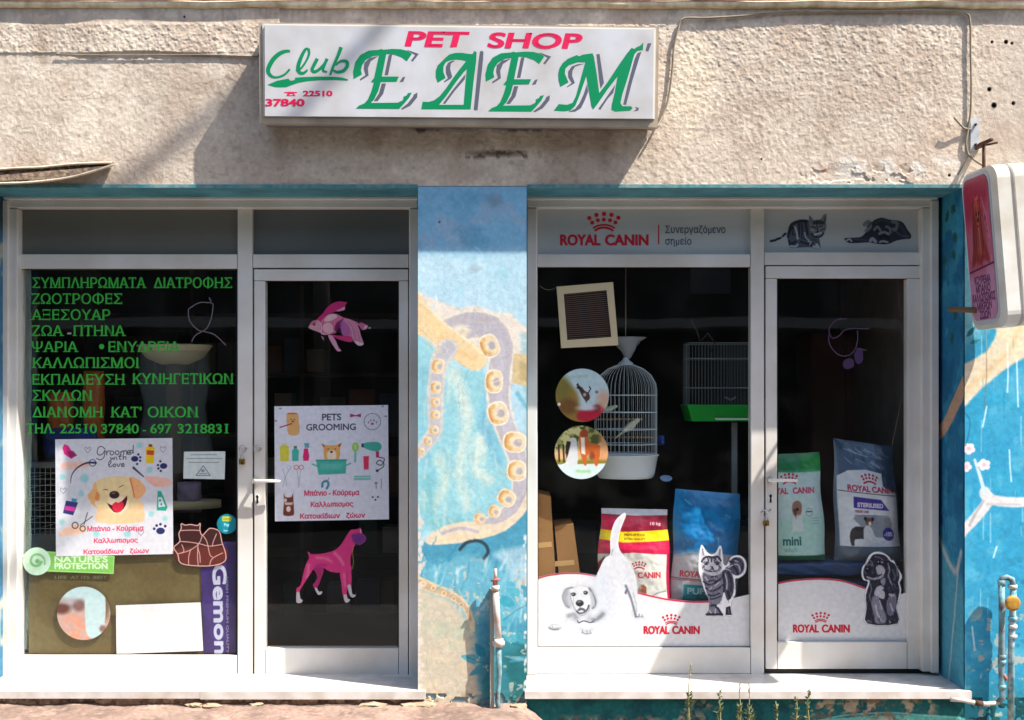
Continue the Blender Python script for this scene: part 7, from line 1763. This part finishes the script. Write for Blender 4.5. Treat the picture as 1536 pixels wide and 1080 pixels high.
sheet('kitten_sticker', 'black and white tabby kitten sticker with a white outline, right of the crown logo', 'sticker', cv, VD-.0008, cut=True)
# ---- film on the right door
cv = Canvas(1166, 862, 1362, 965, 1.8, (212, 212, 213), 0)
cv.poly([(1160, 878), (1180, 872.5), (1210, 869.5), (1240, 869), (1270, 873), (1297, 882), (1330, 893), (1350, 892), (1370, 884), (1370, 970), (1160, 970)], (212, 212, 213), .5)
cv.line([(1166, 875.5), (1185, 871.5), (1212, 869), (1240, 868.8), (1268, 872.5), (1297, 882.5)], 2.4, (190, 30, 60), .5, 1, 3)
t = thing('brand_film', W(1263, 930, GLS), 'white window film with a red upper line and crown logo low on the right door', 'window film')
cv.out('film', plane_fn(VD), M_print_cut, t, cut=True)
crown(t, 1231, 937, .56, vf); brand(t, 1190, 948.3, 11, 84, vf)
cv = Canvas(1290, 825, 1354, 940, 2.6, (226, 226, 228), 0); z = lambda p: zoomed(p, 1280, 820, 8.64)
cv.poly(z([(330, 65), (400, 85), (460, 130), (490, 175), (525, 180), (560, 260), (620, 350), (628, 410), (600, 470), (620, 560), (600, 680), (565, 800), (580, 1005), (165, 1005), (160, 800), (150, 600), (190, 460), (130, 430), (105, 350), (120, 260), (160, 210), (200, 120), (260, 75)]), (226, 226, 228), .5, 1, 3)
cv.poly(z([(330, 95), (420, 120), (480, 190), (540, 230), (600, 370), (580, 460), (600, 560), (575, 700), (555, 800), (570, 995), (180, 995), (172, 800), (165, 620), (215, 450), (150, 420), (128, 340), (150, 250), (200, 190), (250, 110)]), B1, .5, 1, 3)
cv.poly(z([(300, 250), (360, 240), (410, 290), (400, 350), (330, 370), (300, 320)]), (176, 170, 182), .8, 1, 3); cv.poly(z([(170, 380), (260, 400), (340, 380), (400, 350), (360, 410), (280, 430), (190, 415)]), (160, 156, 168), .7, 1, 2); cv.poly(z([(290, 540), (340, 505), (390, 520), (410, 640), (380, 680), (300, 640), (270, 620)]), (190, 186, 196), .8, 1, 2); cv.poly(z([(350, 430), (410, 400), (415, 480), (380, 505)]), (150, 146, 160), .8, .9, 2)
cv.poly(z([(250, 640), (320, 660), (370, 760), (430, 920), (400, 990), (290, 990), (270, 880), (240, 780)]), (130, 128, 142), .8, 1, 3); cv.poly(z([(450, 660), (540, 600), (560, 700), (550, 800), (490, 900), (440, 860), (430, 740)]), (110, 108, 124), .8, 1, 3)
for P_, w_, c_ in (([(205, 170), (240, 200), (250, 240)], 2, G1), ([(280, 130), (340, 140), (380, 170)], 2, G1), ([(320, 200), (340, 215)], 4.5, (14, 14, 24)), ([(345, 195), (375, 205)], 2.4, L1), ([(160, 240), (200, 225), (240, 240)], 2, G1), ([(180, 290), (230, 310), (260, 340)], 4, (60, 56, 70)), ([(140, 300), (160, 340)], 1.6, G1), ([(190, 370), (260, 395), (360, 360)], 1.8, (20, 20, 30)), ([(450, 220), (470, 300), (455, 380), (500, 490)], 2, (160, 158, 172)), ([(510, 300), (540, 380), (530, 430)], 3, (90, 88, 104)), ([(560, 260), (575, 380)], 2, G1), ([(220, 480), (235, 560), (210, 640), (240, 730)], 2, G1), ([(470, 620), (520, 630)], 3.4, L1), ([(340, 700), (370, 800)], 1.6, L1), ([(290, 760), (310, 860), (360, 960)], 2, (200, 198, 208)), ([(330, 930), (350, 985)], 2, (60, 60, 76)), ([(480, 740), (510, 830)], 2, (190, 188, 200)), ([(190, 960), (230, 975)], 3, G1), ([(450, 930), (520, 940), (560, 980)], 4, (50, 50, 66)), ([(470, 960), (480, 985)], 1.6, L1), ([(520, 480), (560, 540)], 2, (80, 78, 96)), ([(390, 560), (440, 600), (430, 680)], 3, (26, 26, 40))):
    cv.line(z(P_), w_, c_, .8, .9, 3)
cx_, cy_ = z([(330, 205)])[0]; cv.ell(cx_, cy_, 3.4, 2.9, (10, 10, 18), .5); cv.ell(cx_-.9, cy_-.9, .9, .8, (226, 226, 232), .3)
cx_, cy_ = z([(205, 205)])[0]; cv.ell(cx_, cy_, 2.2, 2.2, (10, 10, 18), .5); cv.ell(cx_-.6, cy_-.6, .6, .6, (226, 226, 232), .3)
cx_, cy_ = z([(190, 300)])[0]; cv.ell(cx_, cy_, 5.2, 4.2, (12, 12, 20), .6); cv.ell(cx_-1, cy_-1.8, 2, .9, (130, 130, 144), .5)
for i in range(520):
    x = rng.uniform(150, 610); y = rng.uniform(100, 990); cx_, cy_ = z([(x, y)])[0]
    jj = int((cy_-825)*cv.res); ii = int((cx_-1290)*cv.res)
    if 0 <= jj < cv.ny and 0 <= ii < cv.nx and cv.a[jj, ii] > .9 and cv.c[jj, ii].mean() < 205:
        cv.line([(cx_, cy_), (cx_+rng.uniform(-1.5, 1.5), cy_+rng.uniform(1.5, 4.5))], .6, np.clip(cv.c[jj, ii]+rng.uniform(-50, 70), 14, 225), .3, .7)
sheet('spaniel_sticker', 'black and white spaniel puppy sticker with a white outline on the right door', 'sticker', cv, VD-.0008, cut=True)
# seams of the door panel shown through the film edge
zz = lambda p: zoomed(p, 1120, 290, 4.0)
M_pur = mat('dull_purple_line', (96, 74, 100), .5)
outline_decal('fish_outline_decal', [zz([(735, 812), (600, 815), (560, 850), (530, 868), (505, 860), (495, 810), (540, 760), (600, 752)]), zz([(490, 850), (500, 910), (545, 965), (600, 975), (645, 945), (665, 880), (665, 825)]), zz([(650, 930), (690, 935), (720, 942)])], M_pur, 'thin purple fish outline decal near the top of the right door')
for P_ in ([(650, 950), (690, 930), (698, 1000), (670, 1025), (650, 1000)], [(580, 1010), (610, 990), (640, 1000), (640, 1040), (600, 1055), (580, 1040)]):
    o = film('leaf_decal', [zz(P_)], mat('dull_purple_film', (74, 52, 92), .5), bpy.data.objects['fish_outline_decal'], at_depth(GLS-.0009), sm=3)
o = tube('string', [W(1358, 575, .5), W(1350, 610, .47), W(1338, 668, .47)], .0012, M_cable, None, 5); props(o, 'thin pale string hanging behind the right door above the wrapped bag', 'string')
# brown cabinet deep inside behind the right door
CB = thing('cabinet', W(1250, 900, 1.6), 'dark reddish brown cabinet standing deep behind the right door', 'cabinet')
Mc = mat('reddish_wood', (92, 50, 36), .6, var=.3, vscale=3)
box('carcass', 1216, 500, 1322, 905, 1.6, 2.0, Mc, CB, bevel=.004)
for x0, x1 in ((1219, 1267), (1270, 1319)): box('cabinet_door', x0, 505, x1, 900, 1.58, 1.598, Mc, CB, bevel=.003)
ob_ = thing('back_counter', W(960, 900, 2.6), 'dim counter with grey drawers at the back of the right half of the shop', 'counter')
box('counter_body', 820, 780, 1130, 960, 2.6, 3.1, mat('dim_grey_counter', (84, 84, 86), .6), ob_)
for i in range(4): box('drawer', 824+i*76, 790, 824+i*76+70, 830, 2.585, 2.599, mat('dim_drawer', (110, 106, 100), .5), ob_, bevel=.003)
box('wall_poster', 1036, 403, 1096, 440, 2.0, 2.01, mat('dim_blue_card', (70, 80, 100), .6), None); props(bpy.data.objects['wall_poster'], 'dim bluish card hanging high behind the right window', 'card')

# ================================================================== WEEDS, STONES, SMALL THINGS
M_stem = mat('weed_stem', (140, 140, 96), .8); M_leafw = mat('weed_leaf', (104, 116, 74), .8, var=.3, vscale=40); M_seed = mat('dry_seed_head', (170, 160, 130), .9)
weeds = [(1030, 1036, 995, .9, 's', 'tallest weed, with a pale seed head, in front of the right sill'), (1079, 1080, 1032, .9, 'l', 'leafy weed with a small brown bud, second from the left under the right sill'), (1110, 1110, 1026, 1, 's', 'weed with a fluffy pale top, left one of the close pair under the right sill'), (1126, 1123, 1026, 1.1, 's', 'weed with a fluffy pale top, right one of the close pair under the right sill'), (1165, 1164, 1052, .7, 'l', 'shortest leafy weed standing alone under the right sill'), (1196, 1194, 1044, .8, 'l', 'leafy weed just left of the rightmost weed under the right sill'), (1212, 1213, 1033, .9, 'l', 'rightmost weed, with a dark thin tip, under the right sill')]
for bx_, tx, ty, dens, kind_, lb in weeds:
    d = -.17+rng.uniform(-.03, .03); base = W(bx_, 1105, d); base.z = ground_z(base.x)-.005
    top = W(tx, ty, d)
    T_ = thing('weed', base, lb, 'plant', 'weeds growing under the right window sill')
    P_ = [base.lerp(top, i/8)+Vector((math.sin(i*.9+bx_)*.004, 0, 0)) for i in range(9)]
    tube('stem', P_, .0035, M_stem, T_, 6, taper=[1.2-.09*i for i in range(9)])
    bm = bmesh.new(); Ltot = (top-base).length
    def lf(p, dirv, L_, w_):
        s_ = dirv.cross(Vector((rng.uniform(-.5, .5), 1, rng.uniform(-.5, .5)))).normalized()*w_
        bm.faces.new([bm.verts.new(q) for q in (p, p+dirv*L_*.45+s_, p+dirv*L_, p+dirv*L_*.45-s_)])
    n_ = int(72*dens)
    for i in range(n_):
        t_ = rng.uniform(.05, .97 if kind_ == 'l' else .62); p = base.lerp(top, t_)
        a = rng.uniform(0, 6.28); lf(p, Vector((math.cos(a), math.sin(a)*.7, rng.uniform(.2, 1.3))).normalized(), rng.uniform(.018, .044)*(1.25-t_*.8), rng.uniform(.0025, .005))
    o_ = bm_obj('leaves', bm, M_leafw, T_); props(o_, kind='stuff')
    if kind_ == 's':
        bm = bmesh.new()
        for i in range(34):
            t_ = rng.uniform(.84, 1.01); a = rng.uniform(0, 6.28); lf(base.lerp(top, t_), Vector((math.cos(a), math.sin(a), .8)).normalized(), rng.uniform(.006, .012), .002)
        o_ = bm_obj('seed_head', bm, M_seed, T_); props(o_, kind='stuff')
# crumbs and stones along the wall foot
def where(x):
    return ('under the left sill' if x < 627 else 'at the foot of the middle pier')
stone_specs = [q for q in [(20, 1064, 7), (292, 1066, 9), (318, 1062, 11), (352, 1064, 8), (385, 1063, 7), (560, 1062, 10), (590, 1064, 12), (616, 1061, 9), (634, 1063, 12), (655, 1066, 8), (700, 1064, 6), (762, 1066, 8), (778, 1064, 10)]]
words = ['smallest flat crumb', 'rounded crumb', 'broad flake', 'broken lump', 'pale chip', 'rough flake', 'large broken lump', 'tilted flake', 'sharp lump', 'dusty chip', 'tiny crumb', 'grey crumb', 'sandy lump']
for i, (x, y, s_) in enumerate(stone_specs):
    p = W(x, y, -.03); p.z = ground_z(p.x)+.008
    k = s_/F
    pos = ['at the far left under the left sill', 'under the sill joint, left one', 'under the sill joint, middle one', 'just right of the sill joint', 'under the left shop door, left one', 'under the left shop door, right part', 'near the right end of the left sill', 'under the right end of the left sill', 'touching the left edge of the middle pier', 'on the ground before the middle pier', 'before the middle pier beside the pipe shadow', 'right of the standpipe foot', 'at the right foot of the middle pier'][i]
    if i in (0, 3, 6, 9, 11): continue
    p.z -= .006
    rock('mortar_piece', p, k*(1.2+.5*rng.rand()), k*.9, k*(.3+.2*rng.rand()), M_mortar, None, 200+i, '%s of mortar %s' % (words[i], pos), 'stone', 'broken mortar pieces along the wall foot')
